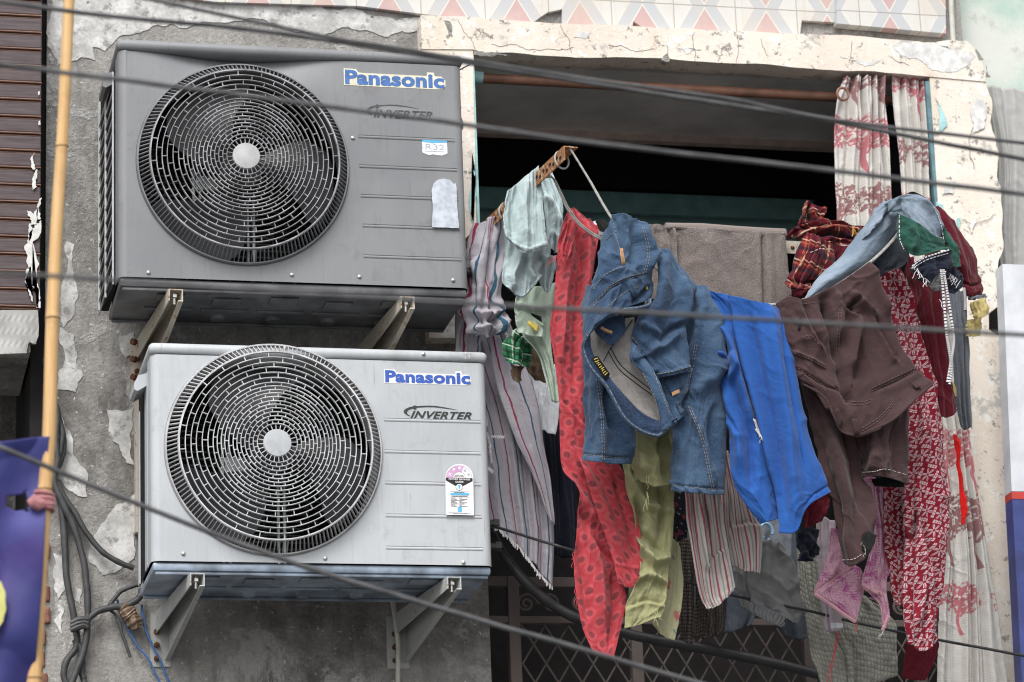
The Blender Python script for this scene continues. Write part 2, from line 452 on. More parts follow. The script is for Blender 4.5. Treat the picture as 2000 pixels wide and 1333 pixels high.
# blue-green reveal strips and old paint
MB().box(XL-.001, XL+.006, -.049, .16, 4.45, ZT-.03).build('reveal', M['teal'], su)
MB().box(XR-.012, XR+.001, -.049, .16, ZFL, ZT-.02).build('reveal', plain('deep_teal_paint', (.11, .20, .23), .6, 0, .3, .25, 20), su)
fl = [([(1862, 98), (1905, 110), (1870, 140), (1820, 138), (1800, 120), (1750, 98), (1744, 88)], 31), ([(1905, 190), (1925, 200), (1922, 250), (1900, 260), (1896, 220)], 32),
      ([(1000+130, 60), (1155, 64), (1142, 76), (1120, 74)], 33), ([(1890, 440), (1908, 430), (1898, 455)], 34), ([(1845, 360), (1868, 350), (1862, 378), (1840, 380)], 35), ([(1320, 92), (1370, 98), (1340, 106)], 36), ([(1640, 110), (1720, 118), (1690, 130)], 37)]
flakes(su, 'whitewash_patch', fl, -.055, M['white_paint'], .0006)
flakes(su, 'teal_paint_patch', [([(1826, 190), (1845, 225), (1850, 245), (1830, 262)], 41), ([(1828, 395), (1842, 400), (1836, 440)], 42), ([(922, 300), (917, 380), (925, 440), (931, 380)], 43), ([(1868, 428), (1876, 426), (1874, 446)], 45)], -.055, M['teal'], .0005)
flakes(su, 'bare_cement_patch', [([(1762, 90), (1800, 86), (1812, 104), (1776, 106)], 46), ([(1905, 96), (1922, 118), (1912, 118)], 47), ([(1836, 88), (1852, 92), (1850, 106), (1838, 100)], 48), ([(866, 40), (880, 44), (884, 72), (876, 66)], 49), ([(925, 98), (948, 103), (1000, 108), (950, 110), (926, 108)], 50),
    ([(1290, 118), (1304, 104), (1310, 120)], 51), ([(1925, 126), (1936, 150), (1926, 152)], 52), ([(1966, 905), (1980, 905), (1978, 955), (1968, 938)], 53)], -.055, M['cement'], .0004)
# hairline cracks (real grooves would be thinner than a pixel: thin dark ribs of grime in the crack)
cr_m = plain('crack_grime', (.22, .19, .17), .9)
for k, P in enumerate([[(895, 40), (905, 62), (920, 76), (928, 96)], [(1094, 50), (1100, 62), (1112, 78), (1116, 104)], [(1356, 64), (1354, 90), (1358, 120)], [(1440, 68), (1442, 92), (1438, 122)], [(1486, 76), (1490, 92), (1500, 110)], [(1664, 84), (1662, 104), (1658, 122)], [(1302, 88), (1304, 104), (1298, 118)], [(1190, 88), (1230, 98), (1280, 96)], [(960, 86), (1010, 88), (1060, 98), (1120, 92)], [(1740, 112), (1756, 122), (1776, 128)], [(1900, 250), (1894, 300), (1902, 330)], [(1940, 420), (1900, 440), (1880, 430)]]):
    Q = jag(P, .12, 3, 60+k, False)
    MB().tube(pxpoly(Q, -.0553), .0008, 5).build('crack', cr_m, su)

# grey cloth sheet hanging on the neighbouring wall and the white sign board at right
M['tarp'] = cloth('grey_tarpaulin', (.42, .42, .41), weave=.4)
# brown panelling and ledge at far left
yp = -.10
xp = float(at(80, 300, yp)[0])
pan = thing('wall_panelling', (xp-.5, yp, 4.2), 'brown ribbed wall panelling with white paint smears at far left', 'panelling')
zt0 = float(at(40, 604, yp)[2]); pitch = .0465
mbp, mbl = MB(), MB()
for i in range(19):
    z = zt0+i*pitch
    mbp.box(-1.6, xp, yp, yp+.02, z+.011, z+pitch, .003)
    mbl.box(-1.6, xp+.0005, yp-.004, yp+.02, z+.0055, z+.0095, .0018); mbl.box(-1.6, xp-.0005, yp+.002, yp+.02, z+.0, z+.004, .0012)
mbp.build('plank_sheet', M['panel'], pan); mbl.build('rib_trim', M['panel_lip'], pan)
MB().box(-1.6, xp-.002, yp+.021, .2, zt0, 7).build('backing', M['dark'], pan)
for k, P in enumerate([[(62, 450), (80, 430), (79, 602), (70, 600), (66, 560), (55, 550), (54, 500), (48, 480)], [(66, 340), (72, 330), (72, 365), (64, 372)], [(52, 412), (66, 418), (74, 405), (72, 440), (60, 440)], [(76, 390), (81, 386), (80, 428), (74, 428)], [(60, 520), (63, 516), (64, 590), (60, 580)], [(70, 556), (74, 554), (75, 600), (71, 601)], [(66, 300), (68, 298), (69, 330), (67, 332)], [(56, 440), (59, 436), (58, 470), (55, 474)], [(74, 180), (77, 178), (77, 186), (74, 187)], [(75, 238), (79, 236), (79, 244), (76, 245)]]):
    MB().prism(pxpoly(jag(P, .2, 4, 80+k), yp-.0062), (0, .0012, 0)).build('paint_smear', M['white_paint'], pan)
t = NT('wavy_ledge_tile'); o = t.obj(); x, y, z = t.xyz(o)[0:3]
wv = t.math('SINE', t.math('ADD', t.math('MULTIPLY', x, 420), t.math('MULTIPLY', t.math('SINE', t.math('MULTIPLY', z, 190)), 1.4)))
t.bump(wv, .2, .003); c = t.mix(t.ramp(t.noise(o, 8, 4), .35, .7), (.26, .255, .245), (.44, .435, .42))
M['wavetile'] = t.out(c, .6, 0, .4)
led = thing('tiled_ledge', (xp-.5, yp, 4.0), 'grey wavy-tiled concrete ledge under the brown panelling', 'ledge')
z1 = zt0-.003; z0 = float(at(40, 688, yp)[2])
xled = float(at(76, 640, yp)[0])
MB().box(-1.6, xled-.02, yp+.012, .3, z0+.004, z1).build('slab', M['cement'], led)
MB().prism(pxpoly([(-80, 606), (74, 606), (76, 640)] + jag([(76, 640), (70, 672), (58, 668), (52, 690)], .12, 2, 90, False) + [(-80, 694)], yp), (0, .011, 0)).build('tile_facing', M['wavetile'], led)
tag(MB().box(-1.8, wx0-.03, .52, .6, 0, 7).build('alcove_wall', M['cement'], base=(-.8, .5, 0)), 'shaded cement wall of the alcove under the grey ledge', 'wall')
tag(MB().box(wx0-.035, wx0-.002, .02, .6, 0, 7).build('gap_shade_wall', M['dark'], base=(wx0, .3, 0)), 'painted shade in the gap between brown panelling and grey cement wall', 'wall')  # near-black box, shade of the gap put into its colour
brk = MB(); rr = random.Random(4)
for i in range(12):
    z = 2.95+i*.055; 
    brk.box(wx0-.03, wx0+rr.uniform(.002, .02), -.006-rr.uniform(0, .008), .1, z, z+.042, .006)
M['brick'] = plain('broken_red_brick', (.22, .10, .075), .95, 0, .1, .45, 30, .8)
tag(brk.build('brick_edge', M['brick']), 'broken red brick edge of the wall beside the bamboo pole', 'brickwork')

# ------------------------------------------------------------------ the room behind
room = thing('balcony_room', (1.6, .9, ZFL), 'dim room with teal back wall behind the hanging laundry', 'room')
MB().box(.985, 2.34, .0, 2.4, ZFL-.12, ZFL).build('floor_slab', M['cement'], room)
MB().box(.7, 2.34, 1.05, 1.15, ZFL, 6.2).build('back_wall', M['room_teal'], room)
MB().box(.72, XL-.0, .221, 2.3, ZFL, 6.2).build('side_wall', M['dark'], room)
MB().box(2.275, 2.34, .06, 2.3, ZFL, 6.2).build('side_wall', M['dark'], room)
zb = float(at(1280, 262, .60)[2])
MB().box(XL+.008, 2.274, .14, .60, zb, zb+.05).build('loft_slab', M['room_brown'], room)
MB().box(XL+.008, 2.274, .60, .63, zb-.022, zb+.06).build('loft_lip', plain('loft_lip_paint', (.6, .48, .43), .8), room)
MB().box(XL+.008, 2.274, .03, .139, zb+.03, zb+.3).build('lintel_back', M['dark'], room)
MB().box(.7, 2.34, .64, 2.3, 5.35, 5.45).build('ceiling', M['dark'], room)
zd = float(at(1280, 330, 1.5)[2])

zdd = float(at(1280, 374, 1.03)[2])
MB().box(XL, 2.274, 1.03, 1.0485, ZFL+.001, zdd-.16).build('lower_wall_shade', M['dark'], room)  # dark sheet paints the room's shade over the lower back wall
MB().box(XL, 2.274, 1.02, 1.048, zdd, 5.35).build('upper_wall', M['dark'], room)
MB().box(1.05, 2.27, 1.0, 1.02, zdd-.085, zdd-.02).build('shelf', plain('teal_shelf_paint', (.22, .42, .42), .5), room)

# curtain rod
rod = thing('curtain_rod', at(1280, 180, .03), 'brown curtain rod across the top of the opening with pale teal socket', 'curtain rod')
ra, rb = at(938, 153, .02), at(1812, 200, .02)
MB().tube([ra, rb], .0135, 16).build('rod', M['rod'], rod, True)
MB().tube([at(921, 150, .02), at(924, 150, .02), at(925, 150, .02), at(942, 152, .02)], [.02, .02, .0165, .0165], 16).build('socket', M['teal'], rod, True)

# ------------------------------------------------------------------ wires over the street
def wire(name, P, y, r, label, mat='wire', n=110):
    P = np.array(P, float); P = np.vstack([P[0]-(P[1]-P[0])*2.2, P, P[-1]+(P[-1]-P[-2])*1.6]) if name == 'overhead_cable' else P; Q = cr(P, n)
    Q[:, 1] += 1.1*fnoise(Q[:, 0]*.012, Q[:, 0]*0+len(label), 5, 3); W = at(Q[:, 0], Q[:, 1], y if np.isscalar(y) else np.interp(np.linspace(0, 1, n), np.linspace(0, 1, len(y)), y))
    return tag(MB().tube(W, r, 10).build(name, M[mat], smooth=True), label, 'cable')
wire('overhead_cable', [(-40, -2), (200, 30), (500, 60), (815, 107), (1120, 158), (1420, 205), (1620, 236), (2050, 322)], -3.2, .0037, 'overhead black cable entering at top left corner above the bamboo pole')
wire('overhead_cable', [(240, -12), (500, 43), (660, 76), (815, 101), (1120, 151), (1400, 190), (1640, 236), (2050, 286)], -3.22, .0031, 'overhead black cable leaving the top edge and joining another above the dark unit')
wire('overhead_cable', [(-40, 120), (150, 145), (345, 170), (640, 208), (880, 240), (1120, 275), (1400, 308), (1720, 345), (2050, 386)], -3.6, .0038, 'overhead black cable crossing the dark fan grille and the open window')
wire('overhead_cable', [(-40, 532), (180, 545), (600, 574), (1000, 598), (1200, 608), (1540, 628), (2050, 658)], -3.9, .0033, 'overhead grey cable passing level in front of the jeans')
wire('overhead_cable', [(-40, 858), (100, 915), (270, 985), (560, 1095), (870, 1192), (1100, 1258), (1300, 1316), (1460, 1362)], -3.0, .0043, 'overhead black cable slanting down across the pale cooling unit')
wire('thin_cable', [(962, 1028), (1110, 1073), (1300, 1125), (1440, 1165), (1560, 1190), (1780, 1240), (2050, 1290)], [-.3, -.5, -.5, -.5, -.5, -.5, -.4, -.4], .0036, 'thin black cable running behind the red scarf towards the lower right curtain', 'blackwrap')
bundle = np.array([(958, 1040), (985, 1085), (1040, 1150), (1120, 1205), (1240, 1242), (1400, 1272), (1560, 1308), (1720, 1352)], float)
Q = cr(bundle, 90); W = at(Q[:, 0], Q[:, 1], np.linspace(-.12, -.2, 90))
tag(MB().tube(W, .0135+.0014*fnoise(np.arange(90)*.45, np.zeros(90), 4, 3), 14).build('pipe_bundle', M['blackwrap'], smooth=True), 'thick black wrapped pipe bundle sagging behind the laundry', 'pipe')

# ------------------------------------------------------------------ bamboo pole and banner
YB = -2.45
bp = np.array([(136, -30), (129, 130), (121, 285), (112, 420), (105, 560), (101, 667), (96, 850), (87, 960), (80, 1091), (73, 1200), (64, 1370)], float)
Q = cr(bp, 120); W = at(Q[:, 0], Q[:, 1], YB)
rad = np.linspace(.0100, .0131, 120)
for ny in (285, 622, 960, 1322):
    rad = rad*(1+.13*np.exp(-((Q[:, 1]-ny)/5.)**2)-.05*np.exp(-((Q[:, 1]-ny-12)/6.)**2))
bam = tag(MB().tube(W, rad, 16).build('bamboo_pole', m_wood(), smooth=True), 'pale bamboo pole standing upright in front of the left wall', 'pole')
nm = plain('brown_node_scar', (.20, .11, .05), .6)
for ny in (285, 622, 960, 1322):
    k = int(np.argmin(np.abs(Q[:, 1]-ny))); a_ = np.linspace(0, 2*math.pi, 24, endpoint=False)
    MB().tube(np.stack([W[k][0]+rad[k]*1.0*np.cos(a_), W[k][1]+rad[k]*1.0*np.sin(a_), W[k][2]+0*a_], 1), .0011, 6, closed=True).build('node_ring', nm, bam, True)
t = NT('blue_vinyl_banner'); uv = t.uv(); x, y, z = t.xyz(uv)[0:3]
c = t.mix(t.ramp(t.noise(uv, 5, 3, .5), .4, .66), (.026, .030, .135), (.055, .036, .17))
c = t.mix(t.ramp(t.math('ABSOLUTE', t.math('SUBTRACT', t.math('ADD', y, t.math('MULTIPLY', x, .6)), .20)), .06, .0), c, (.07, .07, .25))  # diagonal sheen painted into the vinyl colour
M['banner'] = t.out(c, .6, 0, .25)
def inpoly(X, Y, P):
    P = np.asarray(P, float); r = np.zeros(X.shape, bool); n = len(P); j = n-1
    for i in range(n):
        c = ((P[i, 1] > Y) != (P[j, 1] > Y)) & (X < (P[j, 0]-P[i, 0])*(Y-P[i, 1])/(P[j, 1]-P[i, 1]+1e-12)+P[i, 0])
        r ^= c; j = i
    return r
def banner():
    nv, nu = 120, 60
    v = np.linspace(0, 1, nv)[:, None]; u = np.linspace(0, 1, nu)[None]
    ed = np.interp(v, [0, .02, .5, 1], [97, 95, 84, 62]); px = -60+(ed+60)*u+0*v; py = 858+(1380-858)*v+8*np.sin(u*5)*(1-v)*.6+0*u
    dy = .010*np.sin(px*.035+py*.013)+.006*np.sin(py*.03-px*.02)+.0035*np.clip(1-np.abs(fnoise(px*.012+py*.004, py*.006, 5, 1))*3, 0, 1)**2+.0008*fnoise(px*.03, py*.03, 9, 2)
    V = at(px, py, YB-.016+dy).reshape(-1, 3)
    hole = jag([(12, 972), (40, 968), (52, 958), (56, 1000), (30, 1000), (12, 990)], .1, 3, 3)
    F = []
    for i in range(nv-1):
        for j in range(nu-1):
            F.append([i*nu+j, i*nu+j+1, (i+1)*nu+j+1, (i+1)*nu+j])
    F = np.array(F); cx = px.reshape(-1)[F].mean(1); cy = py.reshape(-1)[F].mean(1)
    F = F[~inpoly(cx, cy, hole)]
    o = mesh_obj('banner', V, F, M['banner'], smooth=True, uv=np.stack([(u+0*v).ravel()*.12, (v+0*u).ravel()*.5], 1))
    s = o.modifiers.new('Solidify', 'SOLIDIFY'); s.thickness = .0012
    tag(o, 'blue purple vinyl banner with a torn hole tied to the bamboo pole', 'banner')
    em = MB().prism(pxpoly(jag([(-30, 1130), (2, 1136), (10, 1155), (12, 1190), (6, 1214), (-6, 1232), (-30, 1236)], .04, 2, 5), YB-.0395), (0, .001, 0)).build('printed_emblem', plain('faded_yellow_print', (.50, .48, .16), .45), o)
banner()
# pink cloth tie round the pole
M['pinktie'] = cloth('pink_rag', (.42, .19, .20))
mb = MB()
for k in range(5):
    yy = 966+k*8; c0 = at(86, yy, YB); th = np.linspace(0, 2*math.pi, 28)[:-1]
    mb.tube(np.stack([c0[0]+.0160*np.cos(th), c0[1]+.0165*np.sin(th), c0[2]-.003*np.cos(th+k)+0*th], 1), .0036+.0008*(k % 2), 8, closed=True)
mb.tube(at([56, 66, 78, 88], [985, 980, 986, 984], YB-.024), [.007, .014, .012, .008], 8)
tag(mb.build('cloth_tie', M['pinktie'], smooth=True), 'pink rag knotted round the bamboo pole through the banner hole', 'cloth tie')

# ------------------------------------------------------------------ cables down the left wall
def cab(name, P, r, y, label, mat='cable', cat='cable'):
    Q = cr(np.array(P, float), 70); Q[:, 0] += 1.8*fnoise(np.arange(70)*.16, np.zeros(70)+len(label), 3, 3); W = at(Q[:, 0], Q[:, 1], np.interp(np.linspace(0, 1, 70), np.linspace(0, 1, len(P)), y if hasattr(y, '__len__') else [y]*len(P)))
    return tag(MB().tube(W, r*(1+.10*fnoise(np.arange(70)*.5, np.zeros(70)+3, 8, 2)), 10).build(name, M[mat], smooth=True), label, cat)
cab('wall_cable', [(88, 700), (104, 790), (118, 830), (124, 870), (116, 905), (104, 925), (106, 950), (120, 985), (127, 1060), (130, 1130), (146, 1210), (150, 1260), (130, 1290), (124, 1320), (132, 1345)], .0085, -.02, 'thick black wall cable running down nearest to the bamboo and looping at bottom left')
cab('wall_cable', [(96, 760), (112, 805), (110, 850), (112, 900), (106, 940), (120, 980), (140, 1020), (158, 1075), (168, 1130), (170, 1200), (166, 1262), (140, 1335)], .0085, -.035, 'black wall cable bowing right beside the twisted bundle')
cab('wall_cable', [(106, 800), (122, 840), (118, 880), (104, 915), (118, 960), (148, 1005), (172, 1045), (200, 1078), (236, 1100), (262, 1110)], .0075, -.028, 'black wall cable curving right to the back corner of the pale unit')
cab('wall_cable', [(146, 1230), (166, 1215), (190, 1195), (222, 1186), (240, 1186), (258, 1178), (272, 1168), (278, 1152)], .0085, -.035, 'black cable leaving the knot towards the taped joint under the pale unit')
cab('wall_cable', [(215, 1182), (222, 1172), (236, 1156), (252, 1148), (272, 1142)], .0055, -.03, 'short looped black cable above the taped joint')
cab('wall_cable', [(212, 1190), (228, 1205), (240, 1240), (255, 1284)], .004, -.025, 'loose black cable end dangling left of the taped joint')
cab('wall_cable', [(146, 1250), (158, 1270), (160, 1310), (168, 1350)], .0085, -.02, 'black cable dropping out of the frame under the knot')
mb = MB(); 
for k in range(3): mb.tube(at([138, 150, 162, 172], [1232-k*7, 1226-k*7, 1222-k*6, 1226-k*8], -.047), [.006, .0085, .0085, .006], 8)
tag(mb.build('cable_knot', M['cable'], smooth=True), 'knot of black tape binding the wall cables at lower left', 'cable knot')
cab('blue_wire', [(229, 1172), (238, 1205), (262, 1250), (290, 1290), (318, 1345)], .0028, -.02, 'blue wire trailing from the left side of the taped joint', 'bluewire', 'wire')
cab('blue_wire', [(277, 1182), (282, 1220), (292, 1250), (312, 1290), (336, 1345)], .0028, -.02, 'blue wire trailing from the right side of the taped joint', 'bluewire', 'wire')
mb = MB(); tp = np.linspace(0, 1, 22); mb.tube(at(240+30*tp, 1184+42*tp, -.03), (.012+.009*np.sin(np.pi*tp)**.5)*(1+.22*fnoise(tp*14, tp*0, 4, 3)), 9)
for V_ in mb.V: V_ += .0045*np.stack([fnoise(V_[:, 0]*90, V_[:, 2]*90, k, 2) for k in (1, 2, 3)], 1)
tag(mb.build('taped_joint', M['tape']), 'lump of brown packing tape round a wire joint on the grey wall', 'taped joint')
cab('drain_hose', [(764, 1164), (770, 1200), (777, 1250), (778, 1290), (776, 1350)], .0062, -.03, 'ivory drain hose hanging down the wall below the pale unit', 'hosepipe', 'hose')

# hanging grey sheet at far right and white sign board
def sign():
    y = -.25
    s = thing('sign_board', at(1985, 900, y), 'white sign board with red and blue bands at right edge', 'sign')
    P = lambda L, yy: pxpoly(L, yy)
    MB().prism(P([(1958, 516), (2120, 522), (2140, 962), (1976, 960)], y), (0, .05, 0)).build('white_panel', M['white_board'], s)
    MB().prism(P([(1976, 961), (2140, 963), (2141, 976), (1977, 975)], y), (0, .05, 0)).build('red_band', M['red_board'], s)
    MB().prism(P([(1977, 976), (2141, 977), (2155, 1400), (2000, 1400)], y), (0, .05, 0)).build('blue_band', M['blue_board'], s)
sign()
# ------------------------------------------------------------------ air conditioner outdoor units
def m_panel(name, lo, hi, dirt, damt):
    t = NT(name); o = t.obj()
    a = t.noise(o, 4, 5, .6); b = t.noise(t.mapp(o, sc=(30, 30, 3)), 3, 5, .6); f = t.noise(o, 160, 3, .7)
    c = t.mix(t.ramp(a, .35, .65), lo, hi)
    c = t.mix(t.math('MULTIPLY', t.ramp(b, .52, .78), damt*.6), c, dirt)
    g = t.noise(t.mapp(o, loc=(1, 3, 2)), 55, 5, .7)
    c = t.mix(t.math('MULTIPLY', t.ramp(g, .62, .75), damt), c, dirt)
    st = t.noise(t.mapp(o, loc=(9, 0, 4), sc=(34, 34, 1.6)), 2.2, 4, .6)
    c = t.mix(t.math('MULTIPLY', t.ramp(st, .56, .72), damt*.4), c, t.mix(1.0, c, (1.2, 1.2, 1.2), 'MULTIPLY'))
    bl = t.noise(t.mapp(o, loc=(3, 8, 1)), 7, 7, .72); c = t.mix(t.math('MULTIPLY', t.ramp(bl, .56, .68), damt*.7), c, dirt)
    rs = t.noise(t.mapp(o, loc=(6, 2, 9), sc=(60, 60, 5)), 1.4, 4, .6); c = t.mix(t.math('MULTIPLY', t.ramp(rs, .66, .74), .35), c, (.20, .12, .07))
    sk = t.noise(t.mapp(o, loc=(2, 7, 5)), 240, 2, .6); c = t.mix(t.ramp(sk, .77, .80), c, (.62, .62, .62))
    t.bump(f, .12, .001)
    return t.out(c, t.mix(t.ramp(a, .3, .7), (.42,)*3, (.58,)*3), 0, .45)
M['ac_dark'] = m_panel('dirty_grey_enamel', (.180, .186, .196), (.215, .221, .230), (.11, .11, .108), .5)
M['ac_pale'] = m_panel('pale_grey_enamel', (.395, .418, .44), (.455, .478, .498), (.27, .275, .265), .55)
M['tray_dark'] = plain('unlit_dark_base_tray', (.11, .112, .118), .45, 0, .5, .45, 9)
M['tray_pale'] = plain('grey_base_tray', (.22, .27, .34), .35, 0, .6, .55, 9)
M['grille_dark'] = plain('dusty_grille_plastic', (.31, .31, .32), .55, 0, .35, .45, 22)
M['grille_pale'] = plain('pale_grille_plastic', (.50, .51, .52), .5, 0, .4, .3, 22)
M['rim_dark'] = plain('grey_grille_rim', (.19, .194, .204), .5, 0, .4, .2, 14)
M['rim_pale'] = plain('mid_grey_grille_rim', (.42, .42, .43), .5, 0, .4, .2, 14)
M['fan'] = plain('dark_fan_blade', (.028, .029, .034), .4, 0, .5, .3, 9)
M['inner'] = plain('unit_interior_black', (.010, .010, .011), .8, 0, .2)
M['fin'] = plain('coil_fin_dark', (.030, .036, .038), .4, .3, .5)
M['galv'] = plain('galvanised_bracket', (.30, .31, .31), .4, .5, .5, .3, 40)
M['steel'] = plain('screw_steel', (.55, .54, .50), .35, .8, .5)
M['blackplastic'] = plain('black_valve_plastic', (.020, .020, .022), .45, 0, .5)
M['logo_blue'] = plain('blue_letter_vinyl', (.022, .085, .40), .35, 0, .5, .08, 40)
M['logo_blue_faded'] = plain('faded_blue_letter_vinyl', (.045, .13, .36), .4, 0, .5, .25, 40)
M['logo_white'] = plain('white_letter_backing', (.74, .75, .76), .4); M['logo_cream'] = plain('yellowed_letter_backing', (.66, .63, .50), .45)
M['logo_black'] = plain('black_green_vinyl', (.025, .032, .028), .4); M['logo_worn'] = plain('worn_black_vinyl', (.055, .056, .055), .5, 0, .4, .5, 120)
M['logo_greyback'] = plain('grey_letter_backing', (.215, .225, .232), .5)
M['paper'] = plain('white_sticker', (.78, .77, .79), .45, 0, .4, .05, 30); M['paper_worn'] = plain('sunbleached_sticker', (.46, .50, .56), .45, 0, .4, .2, 45)
M['pink_ink'] = plain('pink_print', (.62, .36, .60), .45); M['black_ink'] = plain('black_print', (.012, .012, .012), .45)
M['cyan_ink'] = plain('cyan_print', (.10, .42, .68), .45); M['grey_ink'] = plain('grey_print', (.16, .16, .17), .5); M['pale_ink'] = plain('faded_print', (.40, .43, .50), .5)
M['bracket_cream'] = m_rust('cream_bracket_paint', (.46, .42, .35), .36); M['bracket_grey'] = m_rust('grey_bracket_paint', (.40, .41, .40), .33)
M['rustbolt'] = plain('rusted_bolt', (.13, .055, .03), .8, 0, .3, .4, 90, .4)

def text(name, body, x0, x1, zb, cap, y, mat, parent, emb=.0, shear=0.0, th=.0005, capref='H', sp=1.0):
    def shape(b):
        c = bpy.data.curves.new('lettering', 'FONT'); c.body = b; c.size = 1; c.offset = emb; c.shear = shear; c.resolution_u = 4; c.space_character = sp
        o = bpy.data.objects.new('lettering', c); COL.objects.link(o)
        dg = bpy.context.evaluated_depsgraph_get(); me = o.evaluated_get(dg).to_mesh()
        V = np.array([v.co[:] for v in me.vertices]); F = [list(p.vertices) for p in me.polygons]
        o.evaluated_get(dg).to_mesh_clear(); bpy.data.objects.remove(o); bpy.data.curves.remove(c)
        return V, F
    V, F = shape(body); R, _ = shape(capref)
    sz = cap/(R[:, 1].max()-R[:, 1].min()); sx = (x1-x0)/(V[:, 0].max()-V[:, 0].min())
    W = np.stack([x0+(V[:, 0]-V[:, 0].min())*sx, np.full(len(V), y), zb+(V[:, 1]-R[:, 1].min())*sz], 1)
    return mesh_obj(name, W, F, mat, parent)

def arcpoly(cx, cy, r0, r1, a0, a1, n=24, asp=.96):
    a = np.radians(np.linspace(a0, a1, n))
    o = [(cx+r1*math.cos(t), cy-r1*asp*math.sin(t)) for t in a]
    return o+[(cx+r0*math.cos(t), cy-r0*asp*math.sin(t)) for t in a[::-1]] if r0 > 0 else o
def star(cx, cy, r): return [(cx+(r if k % 2 == 0 else r*.42)*math.sin(k*math.pi/5), cy-(r if k % 2 == 0 else r*.42)*math.cos(k*math.pi/5)) for k in range(10)]
def flat(name, P, y, mat, parent, th=.0004):
    return MB().prism(pxpoly(P, y-th), (0, th, 0)).build(name, mat, parent)

def brand(u, px0, px1, yb, cap_px, y, blue, back, wx):
    """blue maker lettering on a cut-out backing"""
    a = at(px0, yb, y); b = at(px1, yb+wx, y); zb = a[2]; cap = float(at(px0, yb-cap_px, y)[2]-zb); w = b[0]-a[0]; m = cap*.075; X0 = a[0]; xh = cap*.745
    th = .0006
    P = [(X0-m, zb-m), (X0+w-.08*w, zb-m), (X0+w-.02*w, zb-m*.6), (X0+w+m, zb+.25*xh), (X0+w+m, zb+.75*xh), (X0+w-.03*w, zb+xh+m), (X0+.905*w, zb+xh+m), (X0+.895*w, zb+cap+m), (X0+.828*w, zb+cap+m), (X0+.825*w, zb+xh+m), (X0+.17*w, zb+xh+m), (X0+.135*w, zb+.86*cap), (X0+.11*w, zb+cap+m), (X0-m, zb+cap+m)]
    MB().prism([(p[0], y-th, p[1]) for p in P], (0, th, 0)).build('lettering_backing', back, u)
    text('maker_lettering', 'Panasonic', X0, X0+w, zb, cap, y-th-.0006, blue, u, emb=.044, capref='P', sp=1.05)

def inverter(u, f, tl, tr, tb, tcap, y, ink, back):
    outer = [(61, 103.5), (55, 101.2), (50, 97.5), (48.3, 93), (52, 89), (59, 85.8), (66, 84.2), (75, 83.5), (95, 82.6), (110, 83), (130, 86.2), (155, 91.3), (130, 88), (110, 85.6), (95, 85.2), (75, 86.2), (66, 88), (58, 91), (54.6, 95), (56, 99.3), (61, 102.3)]
    T = lambda p: f(p[0]+740, p[1]+710)
    if back: flat('emblem_backing', [T(p) for p in [(50, 84), (72, 81), (112, 82), (156, 92), (183, 96), (181, 112), (60, 109), (56, 100), (52, 95)]], y, back, u, .0004)
    flat('emblem_swoosh', [T(p) for p in outer], y-.0006, ink, u, .0004)
    flat('emblem_swoosh', [T((70+4*math.cos(k*.4), 86+3.9*math.sin(k*.4))) for k in range(16)], y-.0012, ink, u, .0004)
    a = at(*tl, y); b = at(*tr, y); c = at(*tb, y); w = b[0]-a[0]
    text('emblem_lettering', 'INVERTER', a[0], b[0], a[2], tcap, y-.0011, ink, u, emb=.028, shear=.38, sp=1.05)

